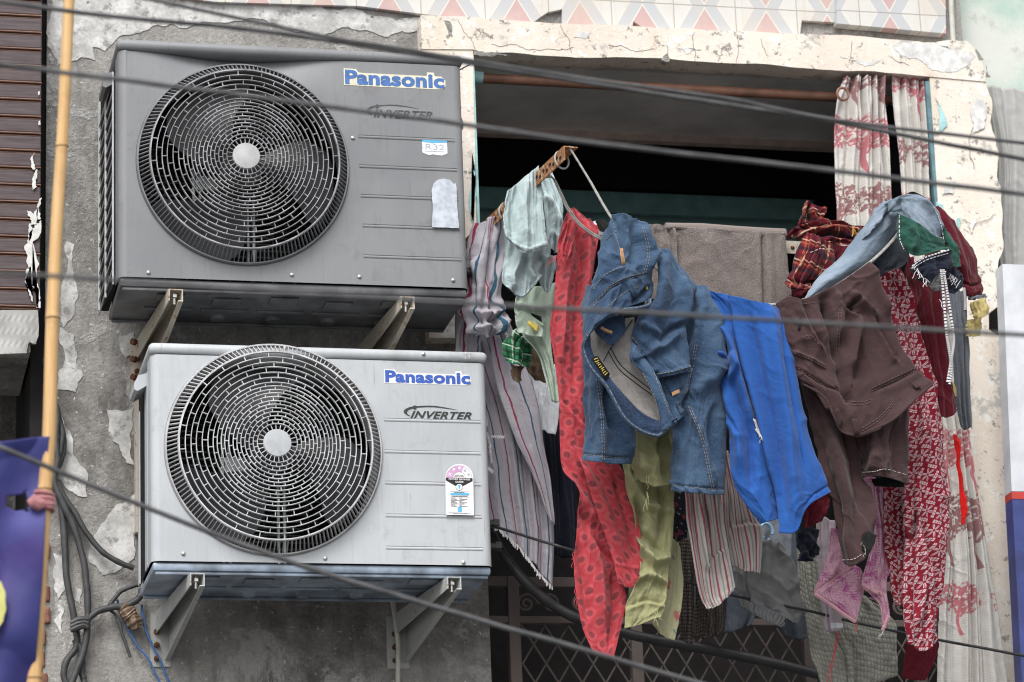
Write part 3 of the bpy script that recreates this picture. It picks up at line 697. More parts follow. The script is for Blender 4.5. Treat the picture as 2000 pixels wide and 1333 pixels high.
def ac_unit(x0, z0, W, H, yf, D, gc, dark, label, dent=0.0):
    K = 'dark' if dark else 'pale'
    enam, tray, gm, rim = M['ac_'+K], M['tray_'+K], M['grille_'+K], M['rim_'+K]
    u = thing('cooling_unit', (x0+W/2, yf+D/2, z0), label, 'air conditioner', 'outdoor cooling units on the cement wall')
    gx, _, gz = at(gc[0], gc[1], yf); R = .2665; lid = .030
    z1 = z0+H-lid                                             # underside of the lid
    # --- casing: wrapped sheet with rounded front corners + front panel with round hole
    r = .020; mb = MB()
    prof = [(x0, yf+D-.0)] + [(x0, yf+.075)] + [(x0+r-r*math.cos(t), yf+r-r*math.sin(t)) for t in np.linspace(0, math.pi/2, 8)]
    prof2 = [(x0+W-r+r*math.sin(t), yf+r-r*math.cos(t)) for t in np.linspace(0, math.pi/2, 8)] + [(x0+W, yf+D)]
    for pr in (prof[1:], prof2):
        k = len(pr); nz = 2
        V = [(p[0], p[1], z) for z in (z0, z1) for p in pr]
        mb.raw(V, [[i, i+1, k+i+1, k+i] for i in range(k-1)])
    xa, xb = x0+r, x0+W-r
    N = 128; ang = sorted(list(np.linspace(0, 2*math.pi, N, endpoint=False))+[math.atan2(zc-gz, xc-gx) % (2*math.pi) for xc in (xa, xb) for zc in (z0, z1)])
    rings = [0, .12, .3, .5, .75, 1]; V = []
    zr_top = min(z1, gz+R+.004)
    for s in rings:
        for a in ang:
            ca, sa = math.cos(a), math.sin(a)
            ts = [((xb if ca > 0 else xa)-gx)/ca if abs(ca) > 1e-9 else 1e9, ((z1 if sa > 0 else z0)-gz)/sa if abs(sa) > 1e-9 else 1e9]
            rb = min(ts); rc = min(R, rb-.0005); q = rc+(rb-rc)*s
            X, Z = gx+ca*q, gz+sa*q
            dy = 0.0
            if dent: dy = dent*math.exp(-((X-(x0+.30))/.17)**2)*max(0, (Z-(z1-.09))/.09)**1.5
            V.append((X, yf+dy, Z))
    n = len(ang)
    mb.raw(V, [[k*n+j, k*n+(j+1) % n, (k+1)*n+(j+1) % n, (k+1)*n+j] for k in range(len(rings)-1) for j in range(n)])
    cas = mb.build('casing', enam, u, True)
    # inner cylinder of the fan opening
    a = np.linspace(0, 2*math.pi, 96, endpoint=False)
    V = np.concatenate([np.stack([gx+R*np.cos(a), 0*a+yf+.0, gz+R*np.sin(a)], 1), np.stack([gx+.255*np.cos(a), 0*a+yf+.10, gz+.255*np.sin(a)], 1)])
    V[:, 2] = np.minimum(V[:, 2], z1-.0008)
    MB().raw(V, [[i, (i+1) % 96, 96+(i+1) % 96, 96+i] for i in range(96)]).build('fan_shroud', rim, u, True)
    # lid
    MB().box(x0-.005, x0+W+.005, yf-.006, yf+D+.003, z1+.0006, z0+H, .013, 3).build('lid', enam, u, True)
    # base tray with pressed ribs
    mb = MB().box(x0+.004, x0+W-.004, yf+.006, yf+D, z0-.022, z0-.0006, .006, 2)
    for k in range(5):
        xx = x0+.10+k*W/6.2
        mb.box(xx, xx+.07, yf+.05+.02*(k % 2), yf+.10+.03*(k % 2), z0-.028, z0-.0215, .003); mb.box(xx-.02, xx+.10, yf+.16, yf+.175, z0-.027, z0-.0215, .002); mb.cyl((xx+.03, yf+.23, z0-.0215), (xx+.03, yf+.23, z0-.030), .022, 18, .016)
    mb.box(x0+.01, x0+W-.01, yf+.012, yf+.022, z0-.030, z0-.0215, .003); mb.box(x0+.01, x0+W-.01, yf+D-.022, yf+D-.012, z0-.030, z0-.0215, .003)
    mb.build('base_tray', tray, u, True)
    # dark inside: back, coil fins
    MB().box(x0+.012, x0+W-.004, yf+D-.016, yf+D-.001, z0+.001, z1-.001).box(gx+.275, gx+.28, yf+.012, yf+D-.017, z0+.001, z1-.001).build('inner_shell', M['inner'], u)
    mb = MB(); zz = z0+.02
    while zz < z1-.01: mb.box(x0+.02, gx+.272, yf+D-.05, yf+D-.045, zz, zz+.004); zz += .0175
    for k in range(10): mb.box(x0+.03+k*.055, x0+.034+k*.055, yf+D-.045, yf+D-.04, z0+.01, z1-.01)
    mb.build('coil', M['fin'], u)
    # motor bracket posts
    mb = MB()
    for dx in (-.108, -.092, .028, .043): mb.box(gx+dx, gx+dx+.007, yf+.15, yf+.165, gz-.25, gz+.25 if dx < 0 else gz-.02, .001)
    mb.box(gx-.1, gx-.02, yf+.146, yf+.16, gz-.02, gz+.02, .004); mb.cyl((gx-.09, yf+.14, gz-.01), (gx-.09, yf+.15, gz-.01), .012); mb.cyl((gx, yf+.10, gz), (gx, yf+.20, gz), .045, 24)
    mb.build('motor_bracket', M['galv'], u)
    # fan: three broad blades and hub
    mb = MB()
    mb.cyl((gx, yf+.03, gz), (gx, yf+.105, gz), .052, 32)
    for b in range(3):
        th0 = math.radians(248 + b*120 if not dark else 262+b*120); V = []; nr, nt = 12, 14
        for i in range(nr):
            q = .045+(.240-.045)*i/(nr-1)
            sweep = .55*(q/.24)**1.4
            for j in range(nt):
                f = j/(nt-1)-.5; wdt = 1.25*(.45+.55*(q/.24)**.5)*(1-.25*max(0, q-.2)/.04)
                tt = th0-sweep+f*wdt
                V.append((gx+q*math.cos(tt), yf+.07+.05*f*(1.2-.5*q/.24)+.006*math.cos(f*3), gz+q*math.sin(tt)))
        mb.raw(V, [[i*nt+j, i*nt+j+1, (i+1)*nt+j+1, (i+1)*nt+j] for i in range(nr-1) for j in range(nt-1)])
    fo = mb.build('fan', M['fan'], u, True)
    # grille
    rad = [.0485, .0585, .0685, .0785, .0883, .0975, .1065, .117, .1265, .135, .1445, .154, .1665, .180, .194, .2065, .2200, .2345]
    def dome(q): return yf-.040-.017*(1-(q/.2345)**2)
    mb = MB()
    def ring(q, y, w, d, n=96):
        a = np.linspace(0, 2*math.pi, n, endpoint=False); V = []
        for rr_, yy in ((q-w, y+d), (q-w*.7, y-d), (q+w*.7, y-d), (q+w, y+d)):
            V.append(np.stack([gx+rr_*np.cos(a), 0*a+yy, gz+rr_*np.sin(a)], 1))
        V = np.concatenate(V)
        mb.raw(V, [[c*n+i, c*n+(i+1) % n, ((c+1) % 4)*n+(i+1) % n, ((c+1) % 4)*n+i] for c in range(4) for i in range(n)])
    for q in rad: ring(q, dome(q), .00110 if q < .23 else .0019, .0038)
    rs = [.034]+rad
    for k in range(len(rad)):
        off = (k % 2)*.5+(0 if k < 2 else .10*(k-2)) if k > 0 else 0
        for j in range(24):
            t = 2*math.pi*(j+off)/24+.07
            q0, q1 = rs[k], rs[k+1]; c, s_ = math.cos(t), math.sin(t)
            p0 = np.array([gx+q0*c, dome(q0)+.0015, gz+q0*s_]); p1 = np.array([gx+q1*c, dome(q1)+.0015, gz+q1*s_]); wv = np.array([-s_, 0, c])*.0008; dv = np.array([0, .0034, 0])
            mb.raw([p0-wv-dv, p0+wv-dv, p0+wv+dv, p0-wv+dv, p1-wv-dv, p1+wv-dv, p1+wv+dv, p1-wv+dv], [[0, 1, 5, 4], [1, 2, 6, 5], [2, 3, 7, 6], [3, 0, 4, 7]])
    gr = mb.build('grille', gm, u)
    mb = MB()
    n = 128; a = np.linspace(0, 2*math.pi, n, endpoint=False); zc = z1-.002
    def lathe(pr):
        V = np.concatenate([np.stack([gx+q*np.cos(a), 0*a+y, np.minimum(gz+q*np.sin(a), 9)], 1) for q, y in pr]); m_ = len(pr)
        mb.raw(V, [[c*n+i, c*n+(i+1) % n, ((c+1) % m_)*n+(i+1) % n, ((c+1) % m_)*n+i] for c in range(m_) for i in range(n)])
    lathe([(.2660, yf+.004), (.2655, yf-.006), (.2635, yf-.010), (.2605, yf-.010), (.2595, yf-.004), (.2595, yf+.006)])
    lathe([(.2345, yf-.036), (.2345, yf-.043), (.2372, yf-.043), (.2382, yf-.036)])
    for j in range(150):
        t = 2*math.pi*j/150; c, s_ = math.cos(t), math.sin(t); wv = np.array([-s_, 0, c])*.0011
        A = [(.2600, yf-.009), (.2370, yf-.042), (.2360, yf-.034), (.2600, yf+.004)]
        V = [np.array([gx+q*c, y, gz+q*s_])+sg*wv for sg in (-1, 1) for q, y in A]
        mb.raw(V, [[0, 1, 5, 4], [1, 2, 6, 5], [2, 3, 7, 6], [3, 0, 4, 7], [0, 1, 2, 3], [7, 6, 5, 4]])
    mb.build('grille_rim', rim, gr, True)
    mb = MB().tube([(gx, dome(0)+.005, gz), (gx, dome(0)-.001, gz), (gx, dome(0)-.003, gz), (gx, dome(0)-.0035, gz)], [.0345, .0345, .033, .028], 40)
    mb.build('hub_cap', enam if not dark else M['rim_pale'], gr, True)
    # left side: dark coil behind a slanted lattice guard, with carrying handle
    MB().prism([(x0+.004, yf+.076, z0+.004), (x0-.004 if dark else x0+.002, yf+.076, z0+.004), (x0-.016 if dark else x0+.002, yf+D-.002, z0+.004), (x0+.004, yf+D-.002, z0+.004)], (0, 0, z1-z0-.03)).build('side_coil', M['inner'], u)
    mb = MB(); y0s, y1s = yf+.076, yf+D-.004; zz = z0+.006
    if dark:
        for yy, dx in ((y0s, .006), ((y0s+y1s)/2, .014), (y1s, .020)): mb.box(x0-dx-.0025, x0-dx+.0025, yy-.003, yy+.003, z0+.004, z1-.03, .001)
        while zz < z1-.05:
            mb.tube([(x0-.020, y1s, zz-.012), (x0-.014, (y0s+y1s)/2, zz+.012), (x0-.006, y0s, zz+.040)], .0020, 6); zz += .036
        mb.build('side_guard', M['rim_pale'], u)
    else:
        mb.box(x0-.001, x0+.003, y1s-.03, y1s, z0+.004, z1-.07, .001); mb.box(x0-.001, x0+.003, y0s, y0s+.055, z0+.004, z1-.02, .001)
        mb.build('side_guard', M['ac_pale'], u)
    hz = z1-.045
    def handle(x, sgn, z, s=1.0):
        P = [(x, z+.022), (x+sgn*.020*s, z+.016), (x+sgn*.030*s, z-.004), (x+sgn*.030*s, z-.020), (x+sgn*.022*s, z-.024), (x, z-.010)]
        MB().prism([(p[0], yf+.085, p[1]) for p in P], (0, .10, 0)).build('carrying_handle', enam if not dark else M['rim_dark'], u)
    handle(x0-.001, -1, hz)
    handle(x0+W+.001, 1, z1-.115, .6)
    return u, dict(gx=gx, gz=gz, z1=z1, yf=yf, x0=x0, W=W, z0=z0, D=D, enam=enam)

def press_lines(u, L, y, enam):
    m = plain('press_line_shade', (.10, .105, .11) if enam is M['ac_dark'] else (.27, .28, .28), .6)  # dark line colour, painted shade under the groove's upper lip
    for a, b in L:
        A, B = at(*a, y), at(*b, y); B[2] = A[2]
        mb = MB().tube([A+[0, .0035, -.0032], B+[0, .0035, -.0032]], .0055, 12)
        mb.build('press_line', enam, u, True)
        MB().box(A[0], B[0], y-.0012, y+.001, A[2]+.0010, A[2]+.0022).build('press_groove_shade', m, u)
def screws(u, L, y):
    for p in L:
        A = at(*p, y)
        MB().tube([A+[0, .001, 0], A+[0, -.002, 0], A+[0, -.0036, 0], A+[0, -.0042, 0]], [.0052, .0052, .0036, .0012], 14).build('screw', M['steel'], u, True)

YF = -.42
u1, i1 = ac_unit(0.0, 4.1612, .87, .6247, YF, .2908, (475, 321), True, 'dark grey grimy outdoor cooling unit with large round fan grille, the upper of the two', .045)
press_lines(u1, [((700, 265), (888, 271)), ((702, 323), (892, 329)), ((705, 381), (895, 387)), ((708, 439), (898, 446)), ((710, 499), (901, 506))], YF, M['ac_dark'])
screws(u1, [(689, 270), (290, 533), (570, 537), (702, 541), (885, 548)], YF)
brand(u1, 674, 868, 164.6, 28.2, YF, M['logo_blue_faded'], M['logo_cream'], 6)
inverter(u1, lambda x, y: (736.8+(x-810)*.965, 207.8+(y-796)*.965), (729, 229.3), (845, 231), (0, 0), .0215, YF, M['logo_worn'], M['logo_greyback'])
flat('worn_sticker', jag([(844, 444), (843, 372), (846, 360), (854, 352), (866, 349), (880, 352), (886, 360), (889, 357), (892, 368), (893, 400), (897, 446)], .03, 3, 2), YF-.0072, M['paper_worn'], u1)
lb = flat('small_sticker', jag([(824, 277), (872, 276), (874, 300), (864, 304), (846, 302), (836, 303), (825, 298)], .035, 3, 4), YF-.0005, M['paper'], u1)
flat('sticker_band', jag([(825, 273), (873, 275), (872, 279), (845, 280), (825, 277.5)], .03, 2, 5), YF-.0012, M['cyan_ink'], lb)
a, b = at(831, 292, YF), at(868, 293, YF); text('sticker_lettering', 'R32', a[0], b[0], a[2], .014, YF-.0016, M['pale_ink'], lb)
flat('sticker_line', [(829, 294.5), (868, 296), (868, 296.6), (829, 295.1)], YF-.0016, M['pale_ink'], lb)
for (px, py, y) in ((921, 482, -.30), (928, 531, -.34)):
    mb = MB(); A = at(px, py, y); mb.tube([A+[-.03, 0, 0], A+[-.004, 0, 0], A+[-.004, 0, 0], A+[.012, 0, 0], A+[.012, 0, 0], A+[.022, 0, 0]], [.011, .011, .0085, .0085, .0115, .0115], 6); mb.tube([A+[-.012, 0, 0], A+[-.012, .03, .012]], .008, 8)
    mb.build('service_valve', M['blackplastic'], u1, True)

u2, i2 = ac_unit(.0772, 3.4527, .829, .5435, YF, .2908, (535, 878), False, 'pale grey outdoor cooling unit with white rating sticker, the lower of the two')
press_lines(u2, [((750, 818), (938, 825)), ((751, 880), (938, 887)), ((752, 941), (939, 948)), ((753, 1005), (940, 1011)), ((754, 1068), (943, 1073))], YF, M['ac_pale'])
screws(u2, [(358, 1082), (635, 1091), (905, 1099)], YF); screws(u2, [(827, 692), (556, 680)], YF-.006)
brand(u2, 752.5, 919, 747, 23.5, YF, M['logo_blue'], M['logo_white'], 5.5)
inverter(u2, lambda x, y: (x, y), (801, 817.6), (921.5, 820.5), (0, 0), .0192, YF, M['logo_black'], M['logo_white'] if False else None)
# energy sticker
S = lambda x, y: (855+x/11.11, 895+y/11.11)
arch = [S(470+302*math.cos(t), 430-302*math.sin(t)) for t in np.linspace(0, math.pi, 30)]
ys = YF-.0072
st = flat('rating_sticker', [S(785, 1245)]+arch+[S(175, 1232)], ys, M['paper'], u2)
c0 = S(463, 428); y1_ = ys-.0006
pk = flat('sticker_print', arcpoly(*c0, 12.2, 24.7, 68, 180), y1_, M['pink_ink'], st, .0001)
for p in ((262, 350), (350, 245), (470, 215)): flat('sticker_star', star(*S(*p), 4.0), y1_-.0004, M['paper'], st, .0001)
for p in ((590, 270), (670, 355)): flat('sticker_star', star(*S(*p), 3.6), y1_-.0004, M['pale_ink'], st, .0001)
flat('sticker_print', arcpoly(*c0, 24.6, 25.0, 0, 180), y1_-.0002, M['grey_ink'], st, .0001); flat('sticker_print', arcpoly(*c0, 11.9, 12.3, 0, 180), y1_-.0003, M['grey_ink'], st, .0001)
flat('sticker_print', [S(175, 424), S(755, 438), S(755, 500), S(545, 610), S(385, 605), S(175, 485)], y1_-.0002, M['black_ink'], st, .0001)
def stext(b, x0, x1, yb, cap, mat, yo=.0008, emb=.0):
    A, B = at(*S(x0, yb), ys-yo-.0006), at(*S(x1, yb), ys-yo-.0006); C_ = at(*S(x0, yb-cap), ys-yo-.0006)
    text('sticker_lettering', b, A[0], B[0], A[2], C_[2]-A[2], ys-yo-.0006, mat, st, emb)
stext('POWER SAVINGS', 238, 700, 474, 36, M['paper'], emb=.02); stext('GUIDE', 382, 558, 534, 36, M['paper'], emb=.02)
stext('MORE STARS', 375, 555, 382, 18, M['black_ink'], emb=.02); stext('MORE SAVINGS', 360, 570, 410, 18, M['black_ink'], emb=.02)
flat('sticker_print', arcpoly(*S(467, 630), 0, 6.9, 0, 360), y1_-.0004, M['black_ink'], st, .0001); flat('sticker_print', arcpoly(*S(467, 630), 0, 6.3, 0, 360), y1_-.0007, M['paper'], st, .0001)
flat('sticker_print', jag([S(440, 585), S(495, 585), S(488, 640), S(470, 685), S(450, 640)], .1, 2, 3), y1_-.001, M['cyan_ink'], st, .0001)
flat('sticker_print', [S(275, 755), S(675, 760), S(675, 810), S(275, 806)], y1_-.0003, M['cyan_ink'], st, .0001)
for (x0_, y0_, x1_, h) in [(355, 738, 580, 14), (310, 822, 645, 10)] + [(280, 858+k*25.5, 380+37*(k % 3), 11) for k in range(8)] + [(468, 860+k*25.5, 520+60*((k*2) % 3), 11) for k in range(8)] + [(235, 1182, 720, 7), (320, 1202, 650, 7)] + [(270, 720, 672, 4), (270, 836, 672, 4)]:
    flat('sticker_print', [S(x0_, y0_), S(x1_, y0_+(x1_-x0_)*.02), S(x1_, y0_+(x1_-x0_)*.02+h), S(x0_, y0_+h)], y1_-.0003, M['grey_ink'], st, .0001)
flat('sticker_print', [S(432, 1055), S(522, 1057), S(522, 1165), S(432, 1163)], y1_-.0003, M['cyan_ink'], st, .0001)
# scratched mark on the lid
a = at(905, 699, YF-.006)
for P in ([(905, 690), (909, 694), (909, 702)], [(909, 694), (913, 689)], [(917, 689), (917, 701)], [(920, 688), (917, 692)]): MB().tube(pxpoly(P, YF-.0068), .0007, 5).build('paint_scratch', M['white_paint'], u2)
for (px, py, y) in ((968, 1023, -.30), (972, 1068, -.30)):
    mb = MB(); A = at(px, py, y); mb.tube([A+[-.05, 0, 0], A+[-.006, 0, 0], A+[-.006, 0, 0], A+[.008, 0, 0]], [.009, .009, .0125, .0125], 6)
    mb.build('service_valve', M['blackplastic'], u2, True)
# electrical lead at the window side of the dark unit
cab('lead_wire', [(896, 138), (905, 133), (916, 127)], .002, -.2, 'short black lead behind the upper right corner of the dark unit', 'blackwrap', 'wire')

# ------------------------------------------------------------------ wall brackets
def bracket(pc, zb, m, label, drop=.138, plate=.030, skew=-.035):
    xc = float(at(pc[0], pc[1], YF-.01)[0])
    b = thing('wall_bracket', (xc, 0, zb-drop), label, 'bracket', 'steel brackets under the cooling units')
    w = .0175; th = .003
    yo = YF-.012
    # channel arm: top web with two flanges, tapering side plates down to the wall
    MB().box(xc-w, xc+w, yo, -.005, zb-th, zb-.0005).build('arm_top', m, b)
    side = lambda x: [(x, yo, zb-th), (x, yo, zb-.029), (x, -.006, zb-drop+.018), (x, -.006, zb-th)]
    MB().prism(side(xc+w-th), (th, 0, 0)).build('side_plate', m, b)
    MB().prism([(xc-w, yo, zb-th), (xc-w, yo, zb-.030), (xc-w, -.006, zb-.055), (xc-w, -.006, zb-th)], (th, 0, 0)).build('arm_flange', m, b)
    # folded lip along the lower edge of the big plate
    MB().prism([(xc+w-.012, yo, zb-.029), (xc+w, yo, zb-.029), (xc+w, -.008, zb-drop+.018), (xc+w-.012, -.008, zb-drop+.018)], (0, -.0012, -.003)).build('folded_lip', m, b)
    MB().box(xc-plate, xc+w+.003, -.0055, -.001, zb-drop, zb-.004).build('wall_plate', m, b)
    for k in range(3):
        bolts = MB(); z = zb-.05-k*(drop-.07)/2; bolts.cyl((xc-.015, -.0055, z), (xc-.015, -.014, z), .0075, 6); bolts.cyl((xc-.015, -.014, z), (xc-.015, -.022, z), .0035, 8)
        bolts.build('wall_bolt', M['rustbolt'], b)
    MB().cyl((xc, YF+.008, zb-.003), (xc, YF+.008, zb-.034), .0038, 8).cyl((xc, YF+.008, zb-.010), (xc, YF+.008, zb-.017), .0085, 6).build('clamp_bolt', M['steel'], b)
    for ch in b.children:
        for vv in ch.data.vertices: vv.co.x += skew*(1+vv.co.y/.43)
ZB1, ZB2 = 4.1612-.031, 3.4527-.031
bracket((343, 557), ZB1, M['bracket_cream'], 'cream rusty wall bracket under the left end of the dark upper unit')
bracket((795, 566), ZB1, M['bracket_cream'], 'cream wall bracket under the right end of the dark upper unit')
bracket((385, 1107), ZB2, M['bracket_grey'], 'pale grey wall bracket under the left end of the pale lower unit')
bracket((886, 1121), ZB2, M['bracket_grey'], 'pale grey wall bracket under the right end of the pale lower unit', plate=.034, skew=-.055)
# long rusty wall rail left of the brackets
x = float(at(267, 720, -.008)[0])
rl = thing('wall_rail', (x, 0, 3.85), 'rust-spotted pale steel rail with bolts on the wall left of the pale unit', 'rail')
MB().box(x-.006, x+.012, -.03, -.001, 3.62, 4.02).build('strip', M['bracket_cream'], rl)
for py in (669, 703, 738):
    A = at(264, py, -.032); MB().cyl(A, A+[-.008, -.008, 0], .009, 6).build('bolt', M['rustbolt'], rl)
# ------------------------------------------------------------------ cloth builder
ZN = {'3': (860, 260, 2.898), '4': (860, 620, 1.869), '5': (1100, 380, 2.222), '6': (1380, 360, 2.468), '7': (1660, 360, 2.468), '8': (1260, 860, 2.8175), '9': (1560, 860, 2.818), 'c': (1400, 0, 3.173), 's': (880, 470, 5.79)}
def q(z, pts):
    ox, oy, s = ZN[z]
    return [(ox+p[0]/s, oy+p[1]/s)+tuple(p[2:]) for p in pts]

def pdist(PX, PY, line):
    """distance to a pixel polyline, the side of it, and the position along it (0..1)"""
    L = np.asarray(line, float); best = np.full(PX.shape, 1e9); side = np.zeros(PX.shape); tt = np.zeros(PX.shape); n = len(L)-1
    for i in range(n):
        a, b = L[i, :2], L[i+1, :2]; d = b-a; l2 = d@d+1e-9
        t = np.clip(((PX-a[0])*d[0]+(PY-a[1])*d[1])/l2, 0, 1)
        ex, ey = PX-a[0]-t*d[0], PY-a[1]-t*d[1]; D = np.hypot(ex, ey)
        m = D < best; best = np.where(m, D, best); side = np.where(m, np.sign(d[0]*ey-d[1]*ex), side); tt = np.where(m, (i+t)/n, tt)
    return best, side, tt

def grid_faces(nv, nu, flip=False):
    i, j = np.meshgrid(np.arange(nv-1), np.arange(nu-1), indexing='ij'); a = (i*nu+j).ravel()
    F = np.stack([a, a+nu, a+nu+1, a+1], 1)
    return F

def drape(name, rows, y, mat, parent=None, folds=(), pleat=None, noise=(.004, 3, 2, 1), nu=48, nv=80, th=.0010, hang=(), colf=None, uvmode='arc', bulge=0.0, jagb=0.0, label=None, cat=None, group=None, sm=True, crumple=.75):
    """cloth sheet through rows of (px,py[,dy]) control points, given top to bottom and left to right in the photograph"""
    K = max(len(r) for r in rows)
    G = []
    for r in rows:
        r = np.array([(p[0], p[1], p[2] if len(p) > 2 else 0.0) for p in r], float)
        G.append(cr(r, nu))
    G = np.array(G); G = cr(G, nv)                       # nv, nu, 3
    PX, PY, DY = G[..., 0].copy(), G[..., 1].copy(), G[..., 2]
    u = np.linspace(0, 1, nu)[None]+np.zeros((nv, 1)); v = np.linspace(0, 1, nv)[:, None]+np.zeros((1, nu))
    seed = (sum(ord(c) for c in name)*7+int(PX[0, 0])) % 997
    if jagb:
        PY += np.clip((v-.93)/.07, 0, 1)*jagb*fnoise(u*nu/4, 0*v, seed, 3)
    # slightly irregular side edges, as cloth has
    e = fnoise(v*7, 0*u, seed+3, 2)*1.6; e2 = fnoise(v*7, 0*u+5, seed+4, 2)*1.6
    PX += e*(1-u)**3+e2*u**3
    Y = y+DY-bulge*np.sin(np.pi*u)**.8
    P = at(PX, PY, Y)
    du = np.gradient(P, axis=1); dv = np.gradient(P, axis=0); N = np.cross(dv, du); N /= np.linalg.norm(N, axis=2)[..., None]+1e-12
    N[(N[..., 1] > 0)] *= -1
    h = np.zeros((nv, nu))
    lenu = np.linalg.norm(du, axis=2); lenv = np.linalg.norm(dv, axis=2)
    AU = np.cumsum(lenu, 1); AU -= AU[:, [nu//2]]; AV = np.cumsum(lenv, 0)
    if noise:
        a, fu, fv, sd = noise
        h += a*fnoise(u*fu+.35*fnoise(v*2, u*2, sd+9, 2), v*fv, sd+seed, 3)
        h += a*.22*fnoise(AU*45, AV*45, sd+seed+2, 3)*(.5+.5*fnoise(u*3, v*3, sd+seed+5, 2))
        if crumple:
            wx = AU+.03*fnoise(AU*9, AV*9, sd+seed+21, 2); wy = AV+.03*fnoise(AU*9+7, AV*9, sd+seed+22, 2); sl = .35*fnoise(u*1.5, v*1.5, sd+seed+23, 1)
            r1 = 1-np.abs(fnoise((wx+sl*wy)*15, wy*4.5, sd+seed+11, 2))*2.4; r2 = 1-np.abs(fnoise((wx-1.1*wy)*12, (wy+wx)*7, sd+seed+12, 2))*2.6
            m1 = np.clip(.55+fnoise(u*2.2, v*2.2, sd+seed+13, 2), 0, 1); m2 = np.clip(.35+fnoise(u*2.5+4, v*2.5, sd+seed+14, 2), 0, 1)
            h += a*crumple*(.95*np.clip(r1, -.2, 1)**3*m1+.75*np.clip(r2, -.2, 1)**3*m2)
    if pleat:
        a, n, drift, sd = pleat[:4]; sharp = pleat[4] if len(pleat) > 4 else 1.6
        ph = u*n+drift*v+.55*fnoise(u*2.2, v*1.3, sd+seed, 2)
        s = .5+.5*np.sin(2*np.pi*ph)
        amp = a*(.65+.5*fnoise(u*n*.5, v*.8, sd+seed+1, 2)); h += amp*(s**sharp-.4)
        h += amp*.25*np.sin(4*np.pi*ph+2*fnoise(u*3, v*2, sd+2, 2))
    for f in folds:
        line, w, hh = f[:3]; kind = f[3] if len(f) > 3 else 'r'
        D, S, T = pdist(PX, PY, line); w = w*.82 if kind == 'r' else w; hh = hh*1.35; taper = np.clip(np.minimum(T, 1-T)*5+.25, 0, 1) if kind != 'S' else 1
        if kind == 'r': h += hh*np.exp(-(D/w)**2)*taper
        else: h += hh*S*np.exp(-D/w)*(1-np.exp(-(D/2.5)**2))*taper
    P = P+N*h[..., None]
    vs = AV[:, [nu//2]]+0*AU
    if uvmode == 'arc': UV = np.stack([AU, -AV], -1)
    else:
        wm = np.ptp(AU, axis=1).max(); UV = np.stack([u*wm, -v*AV.max()], -1)
    col = None
    if colf is not None: col = colf(UV[..., 0], UV[..., 1], u, v, PX, PY).reshape(-1, 3)
    o = mesh_obj(name, P.reshape(-1, 3), grid_faces(nv, nu), mat, parent, sm, uv=UV.reshape(-1, 2), col=col, base=None if parent is not None else (P[..., 0].mean(), P[..., 1].mean(), P[..., 2].min()))
    s = o.modifiers.new('Solidify', 'SOLIDIFY'); s.thickness = th; s.offset = 0
    if label: tag(o, label, cat, group)
    o['_n'] = 0; del o['_n']
    o_grid[o.name] = (P, N)
    return o
o_grid = {}

def bvh_of(objs):
    objs = objs if isinstance(objs, (list, tuple)) else [objs]; V, F, n = [], [], 0
    for o in objs:
        P, N = o_grid[o.name]; nv, nu = P.shape[:2]; V += P.reshape(-1, 3).tolist(); F += (grid_faces(nv, nu)+n).tolist(); n += nv*nu
    return BVHTree.FromPolygons([Vector(v) for v in V], F)

def on(bv, pts, lift=.0022):
    """drop pixel points on to a sheet"""
    C = Vector(CAM); D = []
    for p in pts:
        hit = bv.ray_cast(C, Vector(ray(p[0], p[1])).normalized()); D.append((hit[0]-C).length if hit[0] is not None else None)
    ok = [i for i, d in enumerate(D) if d is not None]
    if not ok:
        lo = bv.find_nearest(Vector(at(pts[0][0], pts[0][1], -.85)))[0]; D = [(lo-C).length]*len(D); ok = list(range(len(D)))
    dd = np.interp(np.arange(len(D)), ok, [D[i] for i in ok])
    return [np.array(C+Vector(ray(p[0], p[1])).normalized()*(d-lift)) for p, d in zip(pts, dd)]

def seam(objs, line, mat, parent, name='stitch_line', r=.0008, dash=True, lift=.0018, n=None, off=None):
    bv = bvh_of(objs if isinstance(objs, (list, tuple)) else [objs])
    L = np.asarray(line, float); length = np.sum(np.hypot(*np.diff(L[:, :2], axis=0).T)); n = n or max(8, int(length/2.2))
    Q = cr(L[:, :2], n); W = on(bv, Q, lift)
    if len(W) < 4: return
    mb = MB()
    if dash:
        for i in range(0, len(W)-2, 3): mb.tube(W[i:i+3], r, 5)
    else: mb.tube(W, r, 6)
    return mb.build(name, mat, parent)

def patch(objs, poly, mat, parent, name, lift=.002, nu=6, nv=6, th=.0012):
    """small four-sided piece of cloth or leather lying on a sheet: poly = TL, TR, BR, BL in pixels"""
    bv = bvh_of(objs if isinstance(objs, (list, tuple)) else [objs]); P = np.array(poly, float); V = []
    s, t = np.meshgrid(np.linspace(0, 1, nu), np.linspace(0, 1, nv))
    X = P[0]*((1-s)*(1-t))[..., None]+P[1]*(s*(1-t))[..., None]+P[2]*(s*t)[..., None]+P[3]*((1-s)*t)[..., None]
    C = Vector(CAM); last = None
    for p in X.reshape(-1, 2):
        d = Vector(ray(*p)).normalized(); hit = bv.ray_cast(C, d)
        if hit[0] is None: dist = last if last else 8.0
        else: dist = (hit[0]-C).length
        last = dist; V.append(np.array(C+d*(dist-lift)))
    o = mesh_obj(name, V, grid_faces(nv, nu), mat, parent, True, uv=np.stack([s.ravel()*.05, t.ravel()*.05], 1))
    m = o.modifiers.new('Solidify', 'SOLIDIFY'); m.thickness = th; m.offset = 0
    return o

